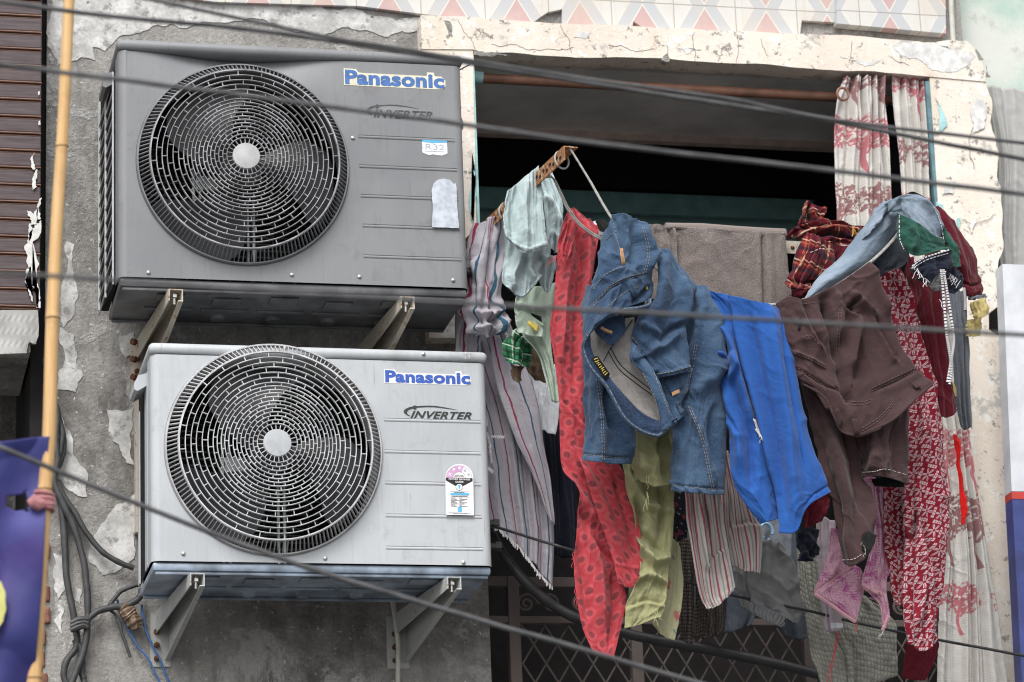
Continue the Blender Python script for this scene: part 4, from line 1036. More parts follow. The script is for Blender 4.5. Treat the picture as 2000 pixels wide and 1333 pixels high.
def threads(pts, mat, parent, y, n=8, L=22, seed=1, name='loose_thread', spread=6, r=.0005):
    rd = random.Random(seed); mb = MB()
    for k in range(n):
        i = rd.uniform(0, len(pts)-1.001); a = np.array(pts[int(i)], float); b = np.array(pts[int(i)+1], float); p = a+(b-a)*(i-int(i))
        l = rd.uniform(.4, 1)*L; dx = rd.uniform(-spread, spread)
        Q = cr([p, p+[dx*.4+rd.uniform(-2, 2), l*.4], p+[dx*.8+rd.uniform(-3, 3), l*.75], p+[dx, l]], 8)
        mb.tube(at(Q[:, 0], Q[:, 1], y), r, 4)
    return mb.build(name, mat, parent)

# ------------------------------------------------------------------ printed and woven cloths
def cm_stripes(name, base, lines, period, wob=.004, **kw):
    t = NT(name); uv = t.uv(); x, y, z = t.xyz(uv)[0:3]
    w = t.noise(uv, 14, 3, .6); xx = t.math('ADD', x, t.math('MULTIPLY', t.math('SUBTRACT', w, .5), wob))
    f = t.math('FRACT', t.math('ADD', t.math('DIVIDE', xx, period), 50)); c = (*base, 1)
    for pos, half, col in lines:
        d = t.math('ABSOLUTE', t.math('SUBTRACT', f, pos)); c = t.mix(t.ramp(d, half, half*.7), c, (*col, 1))
    return smat(t, c, **kw)

def cm_plaid(name, base, bars, period, **kw):
    t = NT(name); uv = t.uv(); x, y, z = t.xyz(uv)[0:3]; c = (*base, 1)
    for ax in (x, y):
        f = t.math('FRACT', t.math('ADD', t.math('DIVIDE', ax, period), 50))
        for pos, half, col, mixf in bars:
            d = t.math('ABSOLUTE', t.math('SUBTRACT', f, pos)); c = t.mix(t.math('MULTIPLY', t.ramp(d, half, half*.8), mixf), c, (*col, 1))
    return smat(t, c, **kw)

def cm_sundots(name, **kw):
    """dark dots, each in a ring of lighter rays, on a staggered lattice"""
    t = NT(name); uv = t.uv(); p = .044
    def lattice(ox, oy):
        v = t.mapp(uv, loc=(50+ox, 50+oy, 0), sc=(1/p, 1/(p*1.2), 1)); fr = t.vmath('SUBTRACT', t.vmath('FRACTION', v), (.5, .5, 0)); fx, fy, _ = t.xyz(fr)[0:3]
        fx = t.math('MULTIPLY', fx, p); fy = t.math('MULTIPLY', fy, p*1.2)
        r = t.math('SQRT', t.math('ADD', t.math('MULTIPLY', fx, fx), t.math('MULTIPLY', fy, fy))); a = t.math('ARCTAN2', fy, fx); return r, a
    r1, a1 = lattice(0, 0); r2, a2 = lattice(.5, .5)
    sel = t.math('LESS_THAN', r1, r2); r = t.math('MINIMUM', r1, r2); a = t.math('ADD', t.math('MULTIPLY', a1, sel), t.math('MULTIPLY', a2, t.math('SUBTRACT', 1, sel)))
    raysn = t.math('SINE', t.math('MULTIPLY', a, 22)); c = (.43, .050, .064, 1)
    halo = t.math('MULTIPLY', t.ramp(r, .0165, .0128), t.math('ADD', .5, t.math('MULTIPLY', raysn, .5), clamp=True))
    c = t.mix(t.math('MULTIPLY', halo, .8), c, (.50, .11, .12, 1)); c = t.mix(t.ramp(r, .0078, .0071), c, (.235, .045, .055, 1))
    return smat(t, c, **kw)

def cm_leaf(name, **kw):
    """white brush leaves in fours on dark red, with short bars between"""
    t = NT(name); uv = t.uv(); p = .040
    v = t.mapp(uv, rot=(0, 0, .5), loc=(50, 50, 0), sc=(1/p, 1/p, 1)); fr = t.vmath('SUBTRACT', t.vmath('FRACTION', v), (.5, .5, 0)); fx, fy, _ = t.xyz(fr)[0:3]
    r = t.math('SQRT', t.math('ADD', t.math('MULTIPLY', fx, fx), t.math('MULTIPLY', fy, fy))); a = t.math('ARCTAN2', fy, fx)
    pet = t.math('ABSOLUTE', t.math('COSINE', t.math('MULTIPLY', a, 3))); lim = t.math('MULTIPLY', t.math('POWER', pet, 1.9), .43)
    leaf = t.math('MULTIPLY', t.ramp(t.math('SUBTRACT', lim, r), -.005, .02), t.ramp(r, .05, .08))
    vein = t.ramp(pet, .985, .96); leaf = t.math('MULTIPLY', leaf, t.math('ADD', .25, t.math('MULTIPLY', vein, .75)))
    mx = t.math('MAXIMUM', t.math('ABSOLUTE', fx), t.math('ABSOLUTE', fy)); mn = t.math('MINIMUM', t.math('ABSOLUTE', fx), t.math('ABSOLUTE', fy))
    bar = t.math('MULTIPLY', t.ramp(t.math('ABSOLUTE', t.math('SUBTRACT', mx, .45)), .05, .03), t.math('MULTIPLY', t.ramp(mn, .36, .33), t.ramp(t.math('ABSOLUTE', t.math('SUBTRACT', t.math('FRACT', t.math('MULTIPLY', mn, 6)), .5)), .42, .36)))
    m = t.math('MAXIMUM', leaf, bar); n = t.noise(uv, 420, 3, .7); m = t.math('MULTIPLY', m, t.ramp(n, .25, .42))
    return smat(t, t.mix(m, (.20, .007, .020, 1), (.52, .39, .42, 1)), **kw)

def cm_attr(name, **kw):
    t = NT(name); a = t.n('ShaderNodeAttribute'); a.attribute_name = 'Pattern'
    return smat(t, a.outputs['Color'], **kw)

def cm_denim(name, base=(.022, .050, .105), light=(.060, .112, .190), **kw):
    t = NT(name); uv = t.uv(); x, y, z = t.xyz(uv)[0:3]
    a = t.noise(uv, 7, 5, .6); b = t.noise(t.mapp(uv, sc=(900, 160, 1)), 1, 3, .7); b2 = t.noise(t.mapp(uv, sc=(260, 1100, 1)), 1, 2, .7)
    c = t.mix(t.ramp(a, .35, .68), (*base, 1), (*light, 1)); c = t.mix(t.math('MULTIPLY', t.ramp(b, .4, .75), .5), c, (.13, .185, .27, 1))
    c = t.mix(t.math('MULTIPLY', t.ramp(b2, .45, .75), .4), c, (.012, .025, .055, 1))
    return smat(t, c, **kw)

def cm_terry(name, col):
    t = NT(name); uv = t.uv(); a = t.noise(uv, 260, 4, .75); b = t.noise(uv, 25, 5, .65)
    c = t.mix(t.ramp(a, .3, .7), tuple(x*.55 for x in col)+(1,), tuple(min(1, x*1.35) for x in col)+(1,)); c = t.mix(t.ramp(b, .35, .7), t.mix(1.0, c, (.75, .75, .75), 'MULTIPLY'), c)
    n = t.bump(b, .6, .008); t.bump(a, 1.0, .006, n); t.b.inputs['Sheen Weight'].default_value = .3
    return t.out(c, 1.0, 0, .1)

def cm_knit(name, col, gap, px=.006, py=.011):
    t = NT(name); uv = t.uv(); x, y, z = t.xyz(uv)[0:3]
    n = t.noise(uv, 60, 3, .6); xx = t.math('ADD', x, t.math('MULTIPLY', n, .006)); yy = t.math('ADD', y, t.math('MULTIPLY', n, .006))
    h = t.math('MULTIPLY', t.math('ABSOLUTE', t.math('SINE', t.math('MULTIPLY', xx, math.pi/px))), t.math('ABSOLUTE', t.math('SINE', t.math('MULTIPLY', yy, math.pi/py))))
    c = t.mix(t.ramp(h, .1, .5), (*gap, 1), (*col, 1)); c = t.mix(t.math('MULTIPLY', t.ramp(t.noise(uv, 14, 4), .4, .7), .4), c, (*gap, 1))
    t.bump(h, .6, .003); return t.out(c, 1.0, 0, .1)

def cm_floral(name, ground, flower, leaf, sc=26, **kw):
    t = NT(name); uv = t.uv(); w = t.vmath('ADD', uv, t.vmath('SCALE', t.n('ShaderNodeTexNoise').outputs[1], None)) if False else uv
    d = t.noise(uv, 120, 3, .7); r = t.math('ADD', t.vor(uv, sc), t.math('MULTIPLY', t.math('SUBTRACT', d, .5), .45)); r2 = t.math('ADD', t.vor(t.mapp(uv, loc=(.3, .7, 0)), sc*1.6), t.math('MULTIPLY', t.math('SUBTRACT', d, .5), .5))
    c = t.mix(t.ramp(r2, .20, .15), (*ground, 1), (*leaf, 1)); c = t.mix(t.ramp(r, .30, .22), c, (*flower, 1)); c = t.mix(t.ramp(r, .10, .06), c, (*ground, 1))
    return smat(t, c, **kw)

CM = {}
CM['shawl'] = cm_stripes('white_shawl_with_red_and_teal_lines', (.40, .38, .42), [(.12, .018, (.25, .035, .07)), (.37, .020, (.035, .09, .14)), (.63, .016, (.26, .04, .08)), (.86, .022, (.035, .10, .15))], .150, wob=.014)
CM['bluetee'] = cloth('pale_blue_jersey', (.42, .51, .52)); CM['greentee'] = cloth('pale_green_jersey', (.48, .58, .48))
CM['gplaid'] = cm_plaid('green_plaid_cotton', (.02, .16, .06), [(.2, .12, (.01, .03, .02), .7), (.62, .05, (.55, .58, .52), .75), (.75, .03, (.01, .02, .02), .8)], .034)
CM['brownc'] = cloth('brown_cotton', (.13, .085, .055)); CM['red'] = cm_sundots('red_scarf_with_sunburst_dots')
CM['denim'] = cm_denim('mid_blue_denim'); CM['denim_dark'] = cm_denim('dark_denim_facing', (.010, .022, .055), (.022, .045, .10)); CM['lining'] = cloth('grey_pocket_lining', (.27, .255, .245))
CM['stitch'] = plain('tan_grey_stitching', (.24, .22, .19), .8, 0, .2, .4, 300); CM['leather'] = plain('tan_leather_tab', (.46, .26, .14), .7, 0, .3, .2, 200, .3)
CM['towel'] = cm_terry('taupe_terry_towel', (.235, .195, .18)); CM['royal'] = cloth('royal_blue_twill', (.022, .092, .335), var=.08, weave=.55); CM['brown'] = cloth('plum_brown_twill', (.064, .036, .037), var=.14, weave=.75)
CM['brown_stitch'] = plain('brown_topstitch', (.13, .085, .078), .8); CM['pale_stitch'] = plain('pale_topstitch', (.5, .46, .42), .8)
CM['rplaid'] = cm_plaid('red_tartan_cotton', (.13, .007, .016), [(.18, .10, (.015, .012, .02), .75), (.45, .05, (.35, .09, .05), .7), (.62, .035, (.62, .45, .30), .6), (.85, .08, (.09, .006, .012), .8)], .06)
CM['greyjean'] = cm_denim('blue_grey_inside_denim', (.17, .225, .29), (.29, .35, .42)); CM['chardenim'] = cm_denim('charcoal_denim', (.035, .040, .046), (.075, .08, .09)); CM['greenbag'] = cloth('dark_green_pocket_cotton', (.018, .075, .055))
CM['navy'] = cloth('dark_navy_cotton', (.010, .013, .026)); CM['maroon'] = cloth('maroon_jersey', (.095, .006, .014)); CM['leaf'] = cm_leaf('red_leaf_print_cotton')
CM['slate'] = cloth('slate_grey_cotton', (.15, .165, .19)); CM['yellow'] = cloth('pale_yellow_cotton', (.55, .45, .19)); CM['olive'] = cloth('olive_green_cotton', (.33, .325, .17))
CM['lfloral'] = cm_floral('pale_olive_floral_cotton', (.40, .39, .24), (.40, .13, .12), (.20, .24, .20), 17); CM['dfloral'] = cm_floral('dark_floral_cotton', (.010, .010, .016), (.16, .03, .05), (.22, .22, .24), 40)
CM['pstripe'] = cm_stripes('white_cotton_with_red_and_grey_lines', (.60, .55, .53), [(.15, .07, (.38, .10, .12)), (.40, .05, (.36, .36, .33)), (.66, .06, (.36, .11, .13)), (.90, .05, (.34, .35, .31))], .040, wob=.0015)
CM['sweat'] = cloth('mid_grey_jersey', (.21, .215, .22)); CM['pink'] = None
CM['mat'] = cm_knit('beige_knitted_mat', (.30, .30, .262), (.215, .215, .185), .009, .014); CM['dknit'] = cm_knit('dark_taupe_crochet', (.115, .10, .088), (.035, .03, .028), .005, .009)
CM['ribbon'] = cloth('bright_red_ribbon', (.62, .012, .010)); CM['white'] = cloth('white_cotton', (.62, .64, .68)); CM['lilac'] = cloth('pale_lilac_cotton', (.42, .36, .40)); CM['black'] = cloth('black_cotton', (.012, .012, .013))
CM['thread_g'] = plain('olive_thread', (.42, .42, .22), .9); CM['thread_r'] = plain('red_thread', (.55, .07, .09), .9); CM['thread_w'] = plain('white_thread', (.62, .60, .62), .9)
t = NT('pink_block_print_cotton'); uv = t.uv(); d = t.noise(uv, 26, 5, .65)
fr = t.vmath('SUBTRACT', t.vmath('FRACTION', t.mapp(uv, loc=(9, 9, 0), rot=(0, 0, .8), sc=(20, 20, 1))), (.5, .5, 0)); fx, fy, _ = t.xyz(fr)[0:3]; dd = t.math('ADD', t.math('ABSOLUTE', fx), t.math('ABSOLUTE', fy))
ringm = t.ramp(t.math('SINE', t.math('MULTIPLY', dd, 34)), .1, .5); fine = t.ramp(t.noise(uv, 190, 3, .7), .42, .55)
c = t.mix(t.ramp(d, .52, .62), (.62, .34, .44, 1), (.42, .055, .26, 1)); CM['pink_plain'] = None
msk = t.math('MULTIPLY', ringm, t.ramp(d, .40, .50)); c = t.mix(t.math('MULTIPLY', msk, .6), c, (.27, .05, .15, 1)); c = t.mix(t.math('MULTIPLY', fine, .3), c, (.70, .46, .54, 1))
CM['pink'] = smat(t, c); CM['pinkhem'] = cloth('pale_pink_hem', (.66, .36, .42))
CM['curt'] = cm_attr('tree_print_curtain_cloth', var=.05, weave=.4); CM['card'] = plain('yellow_care_label', (.60, .48, .10), .6)
# ------------------------------------------------------------------ the bars and lines that carry the washing
def angle_bar(name, pa, ya, pb, yb, mat, label, hgt=.036):
    A, B = at(*pa, ya), at(*pb, yb); t = thing(name, A, label, 'bar'); d = (B-A)/np.linalg.norm(B-A); L = np.linalg.norm(B-A); sd = np.cross([0, 0, 1.0], d); sd /= np.linalg.norm(sd); up = np.cross(d, sd)
    def pr(poly): return np.array([A+sd*p[0]+up*p[1] for p in poly])
    MB().prism(pr([(0, -hgt), (.003, -hgt), (.003, -.003), (hgt, -.003), (hgt, 0), (0, 0)]), d*L).build('angle_section', mat, t)
    holes = MB(); k = .03
    return t, A, d, sd, up, L
bar, BA, bd, bs, bu, BL = angle_bar('slotted_bar', (905, 470), -.10, (1101, 285), -.86, M['rust'], 'rusty slotted angle bar jutting out from the wall beside the dark unit')
mb = MB(); s_ = .02
i = 0
while s_ < BL-.02:
    c = BA+bd*s_-bs*.0003+bu*(-.015 if i % 2 else -.022); s_ += .024; i += 1
    ee = [c+bd*.0066*math.cos(w)+bu*.0048*math.sin(w) for w in np.linspace(0, 6.283, 11)[:-1]]; mb.prism(ee, -bs*.0006)
mb.build('slot_row', M['dark'], bar)  # flat dark ovals painted for the shade in the slots
for k, f in enumerate((.16, .40, .47, .50, .93)):
    c = BA+bd*BL*f; th = np.linspace(0, 2*np.pi, 24, endpoint=False)
    ring = np.array([c+bs*(.014+.019*math.cos(a))+bu*(-.017+.023*math.sin(a))+bd*(.006*math.sin(a+k)) for a in th])
    MB().tube(ring, .0024, 8, closed=True).build('rope_lashing', M['rope'], bar, True)
def line(name, P, ys, r, label, mat='rope', twin=False):
    Q = cr(np.array(P, float), 60); yy = np.interp(np.linspace(0, 1, 60), np.linspace(0, 1, len(ys)), ys); W = at(Q[:, 0], Q[:, 1], yy); mb = MB()
    if twin:
        a = np.linspace(-1.2, 1.6, 60)
        for ph in (0, np.pi): mb.tube(W+np.stack([np.cos(a+ph)*r*.8, 0*a, np.sin(a+ph)*r*.8], 1), r*.75, 7)
    else: mb.tube(W, r, 8)
    return tag(mb.build(name, M[mat], smooth=True), label, 'clothes line')
line('clothes_line', [(1112, 288), (1150, 350), (1196, 428), (1260, 505), (1340, 560), (1440, 588), (1530, 594), (1610, 570), (1690, 520), (1745, 468), (1790, 402)], [-.85]*11, .0034, 'grey doubled clothes line sagging from the rusty bar tip under jeans and trousers', twin=True)
line('clothes_line', [(1062, 345), (1080, 348), (1095, 378), (1112, 412), (1140, 445), (1185, 470), (1260, 480)], [-.70, -.69, -.69, -.68, -.67, -.65, -.6], .003, 'short knotted clothes line holding up the red scarf', twin=True)
line('clothes_line', [(938, 465), (985, 490), (1060, 515), (1200, 540)], [-.24, -.3, -.3, -.3], .002, 'thin dark line tied low on the rusty bar behind the pale blue shirt', 'blackwrap')
rb_, *_ = angle_bar('slotted_bar', (1822, 560), -.05, (1788, 392), -.80, M['rust'], 'rusty bar end jutting out under the grey inside-out jeans')
t_, A_, d_, s2, u2_, L2 = angle_bar('slotted_bar', (1180, 452), -.42, (1720, 480), -.42, M['bracket_cream'], 'cream slotted bar carrying the towel and the tartan blouse', .034)
mb = MB(); x_ = .30
while x_ < L2-.02:
    c = A_+d_*x_-s2*.0006+u2_*(-.018); mb.tube([c-d_*.005, c-d_*.003, c+d_*.003, c+d_*.005], [.002, .0045, .0045, .002], 8); x_ += .028
mb.build('slot_row', M['rustbolt'], t_)

# ------------------------------------------------------------------ garments
# striped shawl
sh = thing('striped_shawl', at(1000, 1100, -.22), 'crumpled white shawl with thin red and teal stripes hanging beside both units', 'shawl')
drape('hanging_length', [[(895, 570), (940, 580), (985, 600)], [(888, 640), (940, 650), (1003, 650)], [(896, 720), (960, 722), (1028, 725)], [(920, 800), (985, 805), (1050, 800)], [(935, 880), (1000, 885), (1063, 880)], [(945, 960), (1010, 965), (1075, 960)], [(955, 1005), (1020, 1035), (1082, 1050)], [(960, 1022), (1022, 1078), (1079, 1148)]], -.20, CM['shawl'], sh, pleat=(.022, 4.5, .3, 3), noise=(.006, 3, 3, 2), nu=70, nv=120, uvmode='param', jagb=4)
drape('front_fold', [[(955, 655), (975, 655), (992, 650)], [(968, 740), (1000, 735), (1031, 728)], [(985, 800), (1025, 800), (1053, 802)], [(1012, 870), (1045, 875), (1066, 880)], [(1045, 940), (1063, 945), (1077, 950)], [(1070, 1010), (1078, 1020), (1084, 1025)]], -.255, CM['shawl'], sh, pleat=(.008, 1.5, .3, 5), nu=30, nv=80, uvmode='param')
drape('gathered_loop', [[(928, 440), (955, 425), (988, 425)], [(918, 480), (952, 478), (987, 470)], [(914, 530), (948, 530), (985, 525)], [(907, 575), (945, 590), (981, 585)], [(912, 615), (945, 628), (979, 620)], [(935, 648), (952, 660), (972, 650)]], -.30, CM['shawl'], sh, pleat=(.020, 3.2, .5, 8), noise=(.012, 3, 4, 4), nu=60, nv=80, uvmode='param', bulge=.05,
      folds=[([(908, 575), (930, 612), (955, 618), (978, 590)], 9, .022), ([(905, 590), (928, 636), (960, 645), (980, 610)], 8, .018), ([(930, 500), (940, 560), (936, 600)], 8, .016), ([(962, 480), (958, 540), (966, 600)], 8, -.016)])
drape('knot_tail', [[(905, 600), (930, 602), (948, 615)], [(893, 640), (920, 650), (942, 655)], [(888, 690), (918, 690), (938, 690)]], -.24, CM['shawl'], sh, pleat=(.016, 2.5, .2, 4), nu=40, nv=40, uvmode='param')
mb = MB(); rd = random.Random(3)
E_ = cr(np.array([(962, 1024), (990, 1048), (1022, 1080), (1050, 1118), (1078, 1148)], float), 46)
for p in E_:
    W = at([p[0], p[0]+rd.uniform(-3, 3)], [p[1]-3, p[1]+rd.uniform(4, 8)], -.215); mb.tube(W, .0016, 5)
mb.build('fringe', CM['thread_w'], sh); mb = MB()
for (x0, y0, x1, y1) in ((953, 845, 960, 870), (958, 870, 962, 900), (955, 912, 964, 920), (962, 850, 985, 852)):
    for k in range(7): mb.tube(at([x0+(x1-x0)*k/6, x0+(x1-x0)*k/6-3], [y0+(y1-y0)*k/6, y0+(y1-y0)*k/6+5], -.27), .0018, 5)
mb.build('fringe', CM['thread_w'], sh)

# pale blue shirt over the bar
bt = thing('pale_blue_shirt', at(1030, 580, -.62), 'pale blue jersey shirt folded over the rusty bar', 'shirt')
drape('folded_front', [q('3', [(378, 332), (470, 258), (553, 188)]), q('3', [(360, 430), (465, 380), (572, 320)]), q('3', [(354, 500), (470, 490), (582, 440)]), q('3', [(360, 570), (475, 590), (596, 555)]), q('3', [(372, 598), (480, 678), (612, 640)])], -.66, CM['bluetee'], bt, pleat=(.009, 4, .25, 2), noise=(.006, 3, 2, 1), nu=60, nv=70, folds=[(q('3', [(500, 230), (470, 420), (490, 620)]), 10, .012), (q('3', [(430, 300), (410, 450), (420, 600)]), 8, -.010), (q('3', [(366, 585), (440, 640), (500, 660), (608, 622)]), 3, .003)])
ff = bpy.data.objects['folded_front']; seam(ff, q('3', [(370, 590), (440, 645), (500, 668), (606, 632)]), CM['slate'] , bt, 'hem_stitch', .0009, False); seam(ff, q('3', [(556, 200), (574, 320), (580, 440), (594, 552)]), CM['bluetee'], bt, 'side_seam', .0014, False)
f2 = drape('lower_front', [q('3', [(366, 560), (480, 600), (610, 600)]), q('3', [(360, 700), (470, 690), (620, 690)]), q('3', [(350, 790), (470, 760), (575, 760)]), q('3', [(345, 850), (470, 840), (578, 800)]), q('3', [(400, 905), (468, 932), (560, 835)])], -.60, CM['bluetee'], bt, pleat=(.012, 3, .4, 6), noise=(.008, 3, 3, 4), nu=60, nv=70, folds=[(q('3', [(460, 680), (400, 820), (410, 900)]), 10, .018), (q('3', [(520, 690), (500, 780), (540, 840)]), 7, .014), (q('3', [(565, 690), (590, 760), (560, 800)]), 6, -.012)])
seam(f2, q('3', [(352, 850), (405, 898), (470, 924), (556, 832)]), CM['slate'], bt, 'hem_stitch', .0009, False)
drape('back_drop', [q('3', [(560, 262), (595, 238), (634, 214)]), q('3', [(575, 330), (630, 340), (692, 400)]), q('3', [(588, 440), (640, 450), (695, 500)]), q('3', [(600, 560), (640, 580), (690, 590)]), q('3', [(600, 640), (640, 670), (665, 690)])], -.54, CM['bluetee'], bt, pleat=(.010, 2.5, .3, 3), noise=(.007, 3, 3, 2), nu=44, nv=60, folds=[(q('3', [(590, 350), (640, 420), (680, 540)]), 7, .014), (q('3', [(620, 560), (660, 600), (680, 640)]), 6, .012)])
drape('sleeve', [q('3', [(570, 690), (610, 690), (650, 700)]), q('3', [(565, 760), (610, 770), (652, 770)]), q('3', [(560, 850), (605, 860), (640, 820)]), q('3', [(590, 900), (604, 905), (622, 888)])], -.57, CM['bluetee'], bt, pleat=(.010, 2.5, .3, 3), noise=(.006, 3, 3, 2), nu=36, nv=44)

# pale green shirt below it
gt = thing('pale_green_shirt', at(1045, 780, -.52), 'pale green shirt with small yellow care label hanging under the pale blue shirt', 'shirt')
g1 = drape('body', [[(1012, 565), (1050, 560), (1088, 552)], [(1003, 600), (1045, 604), (1080, 600)], [(1012, 625), (1048, 640), (1076, 645)], [(1022, 660), (1050, 668), (1076, 690)], [(1046, 690), (1064, 700), (1082, 720)], [(1062, 730), (1074, 738), (1088, 750)], [(1075, 782), (1083, 786), (1092, 786)]], -.50, CM['greentee'], gt, pleat=(.012, 2.6, .3, 3), noise=(.007, 3, 3, 2), nu=50, nv=80, folds=[(q('3', [(430, 970), (500, 1010), (600, 1010)]), 7, .016), (q('3', [(440, 1040), (520, 1120), (580, 1200)]), 8, .018)])
drape('collar', [q('3', [(420, 1030), (470, 1010), (580, 1080)]), q('3', [(425, 1075), (500, 1060), (585, 1110)]), q('3', [(440, 1130), (510, 1150), (570, 1160)])], -.54, CM['greentee'], gt, noise=(.008, 3, 2, 4), nu=40, nv=30)
patch(g1, q('3', [(515, 1020), (572, 1040), (575, 1095), (522, 1060)]), CM['black'], gt, 'neck_opening_shade', .03); patch(g1, q('3', [(500, 1062), (560, 1092), (545, 1128), (494, 1085)]), CM['card'], gt, 'care_label', .045)  # black patch stands in for shade inside the neck hole
# green plaid and brown clothes tucked under
o = drape('plaid_cloth', [[(1008, 648), (1020, 650), (1032, 662)], [(990, 668), (1010, 668), (1038, 682)], [(984, 690), (1010, 695), (1036, 704)], [(986, 705), (1008, 712), (1028, 718)]], -.45, CM['gplaid'], None, pleat=(.010, 2, .3, 3), noise=(.008, 3, 3, 4), nu=40, nv=40, bulge=.03, label='rolled green plaid cloth hanging under the pale green shirt', cat='cloth')
o = drape('brown_cloth', [[(1000, 712), (1010, 716), (1024, 712)], [(998, 728), (1010, 732), (1020, 730)], [(1004, 742), (1012, 748), (1018, 744)]], -.43, CM['brownc'], None, nu=24, nv=24, bulge=.02, label='small dark brown cloth end below the green plaid cloth', cat='cloth')
o = drape('brown_shorts', [[(1020, 672), (1050, 680), (1080, 690)], [(1026, 700), (1054, 708), (1078, 712)], [(1030, 722), (1056, 732), (1077, 735)], [(1040, 738), (1058, 746), (1074, 750)]], -.40, CM['brownc'], None, pleat=(.012, 2.5, .2, 3), noise=(.008, 3, 3, 4), nu=40, nv=40, label='crumpled brown shorts between the green plaid cloth and the red scarf', cat='shorts')
drape('white_shirt', [[(1030, 700), (1060, 705), (1098, 720)], [(1040, 760), (1065, 765), (1095, 770)], [(1048, 815), (1066, 822), (1088, 830)], [(1055, 838), (1068, 845), (1084, 850)]], -.10, CM['white'], None, pleat=(.010, 2.5, .3, 3), nu=36, nv=50, label='white shirt deep in shade behind the brown shorts', cat='shirt')
drape('navy_trousers', [[(1048, 720), (1085, 722), (1125, 730)], [(1050, 850), (1085, 860), (1125, 870)], [(1066, 1000), (1095, 1010), (1126, 1010)], [(1070, 1075), (1100, 1090), (1126, 1090)]], .02, CM['navy'], None, pleat=(.012, 3, .2, 3), nu=36, nv=50, label='dark navy trousers in the shade behind the shawl and red scarf', cat='trousers')

# red scarf
rs = thing('red_scarf', at(1180, 1270, -.62), 'long red scarf printed with dark sunburst dots, frayed at one side', 'scarf')
main = drape('hanging_length', [[(1108, 412), (1116, 408), (1126, 410)], [(1098, 440), (1122, 436), (1150, 432)], [(1091, 480), (1125, 474), (1164, 470)], [(1086, 540), (1120, 532), (1156, 530)], [(1082, 590), (1110, 585), (1148, 590)], [(1073, 645), (1105, 645), (1140, 650)], [(1082, 705), (1110, 708), (1142, 705)], [(1090, 770), (1120, 770), (1152, 775)], [(1092, 845), (1130, 848), (1172, 852)], [(1099, 920), (1150, 918), (1206, 906)], [(1126, 968), (1175, 962), (1234, 965)], [(1124, 1050), (1175, 1050), (1238, 1060)], [(1120, 1105), (1168, 1120), (1218, 1130)], [(1126, 1180), (1168, 1182), (1222, 1172)], [(1140, 1232), (1172, 1236), (1214, 1222)], [(1163, 1278), (1182, 1284), (1198, 1285)]], -.64, CM['red'], rs, noise=(.008, 3, 7, 2), nu=70, nv=220, jagb=5,
    folds=[([(1116, 410), (1112, 500), (1100, 600), (1098, 700)], 9, .020), ([(1122, 420), (1135, 520), (1125, 640), (1122, 760)], 9, -.014), ([(1150, 440), (1148, 540), (1140, 640)], 9, .016), ([(1092, 780), (1130, 820), (1165, 850)], 7, .012, 's'), ([(1099, 925), (1150, 1000), (1200, 1040)], 12, .018), ([(1128, 985), (1160, 1050), (1205, 1110)], 10, -.016), ([(1150, 1020), (1172, 1110), (1178, 1230)], 9, .018), ([(1195, 1120), (1200, 1180), (1190, 1260)], 8, -.014), ([(1130, 1060), (1138, 1130), (1150, 1210)], 8, -.012)])
drape('turned_flap', [[(1120, 870), (1160, 885), (1206, 905)], [(1138, 925), (1180, 930), (1232, 945)], [(1160, 985), (1200, 990), (1246, 1010)], [(1180, 1040), (1215, 1045), (1253, 1062)], [(1196, 1090), (1225, 1098), (1255, 1104)], [(1204, 1126), (1226, 1136), (1254, 1138)], [(1206, 1140), (1230, 1148), (1252, 1146)]], -.675, CM['red'], rs, noise=(.007, 2, 4, 6), nu=50, nv=90, folds=[([(1130, 900), (1180, 990), (1215, 1090)], 9, .014), ([(1200, 930), (1225, 1010), (1240, 1090)], 9, -.010), ([(1198, 1102), (1225, 1108), (1255, 1112)], 3, .004)])
drape('gathered_end', [[(1100, 440), (1115, 430), (1126, 440)], [(1090, 470), (1108, 465), (1120, 470)], [(1088, 500), (1100, 500), (1112, 500)]], -.685, CM['red'], rs, pleat=(.010, 3, .2, 4), nu=30, nv=30, jagb=8)
drape('back_length', [[(1135, 425), (1150, 428), (1166, 440)], [(1140, 460), (1155, 462), (1168, 465)], [(1140, 520), (1150, 522), (1160, 520)], [(1130, 600), (1140, 600), (1150, 600)]], -.60, CM['red'], rs, pleat=(.010, 2, .2, 4), nu=24, nv=50)
threads([(1092, 470), (1088, 500), (1100, 490)], CM['thread_r'], rs, -.695, 16, 26, 5, spread=22); threads([(1122, 1060), (1120, 1090), (1122, 1110), (1130, 1190)], CM['thread_r'], rs, -.65, 14, 24, 6, spread=6)
drape('white_cloth', [[(1150, 436), (1165, 432), (1178, 440)], [(1155, 460), (1168, 460), (1180, 462)]], -.45, CM['white'], None, nu=20, nv=20, label='bit of white cloth between the red scarf and the jeans', cat='cloth')
drape('black_cloth', [[(1163, 432), (1175, 430), (1188, 436)], [(1170, 452), (1180, 455), (1188, 460)]], -.47, CM['black'], None, nu=20, nv=20, label='bit of black cloth behind the top of the jeans', cat='cloth')
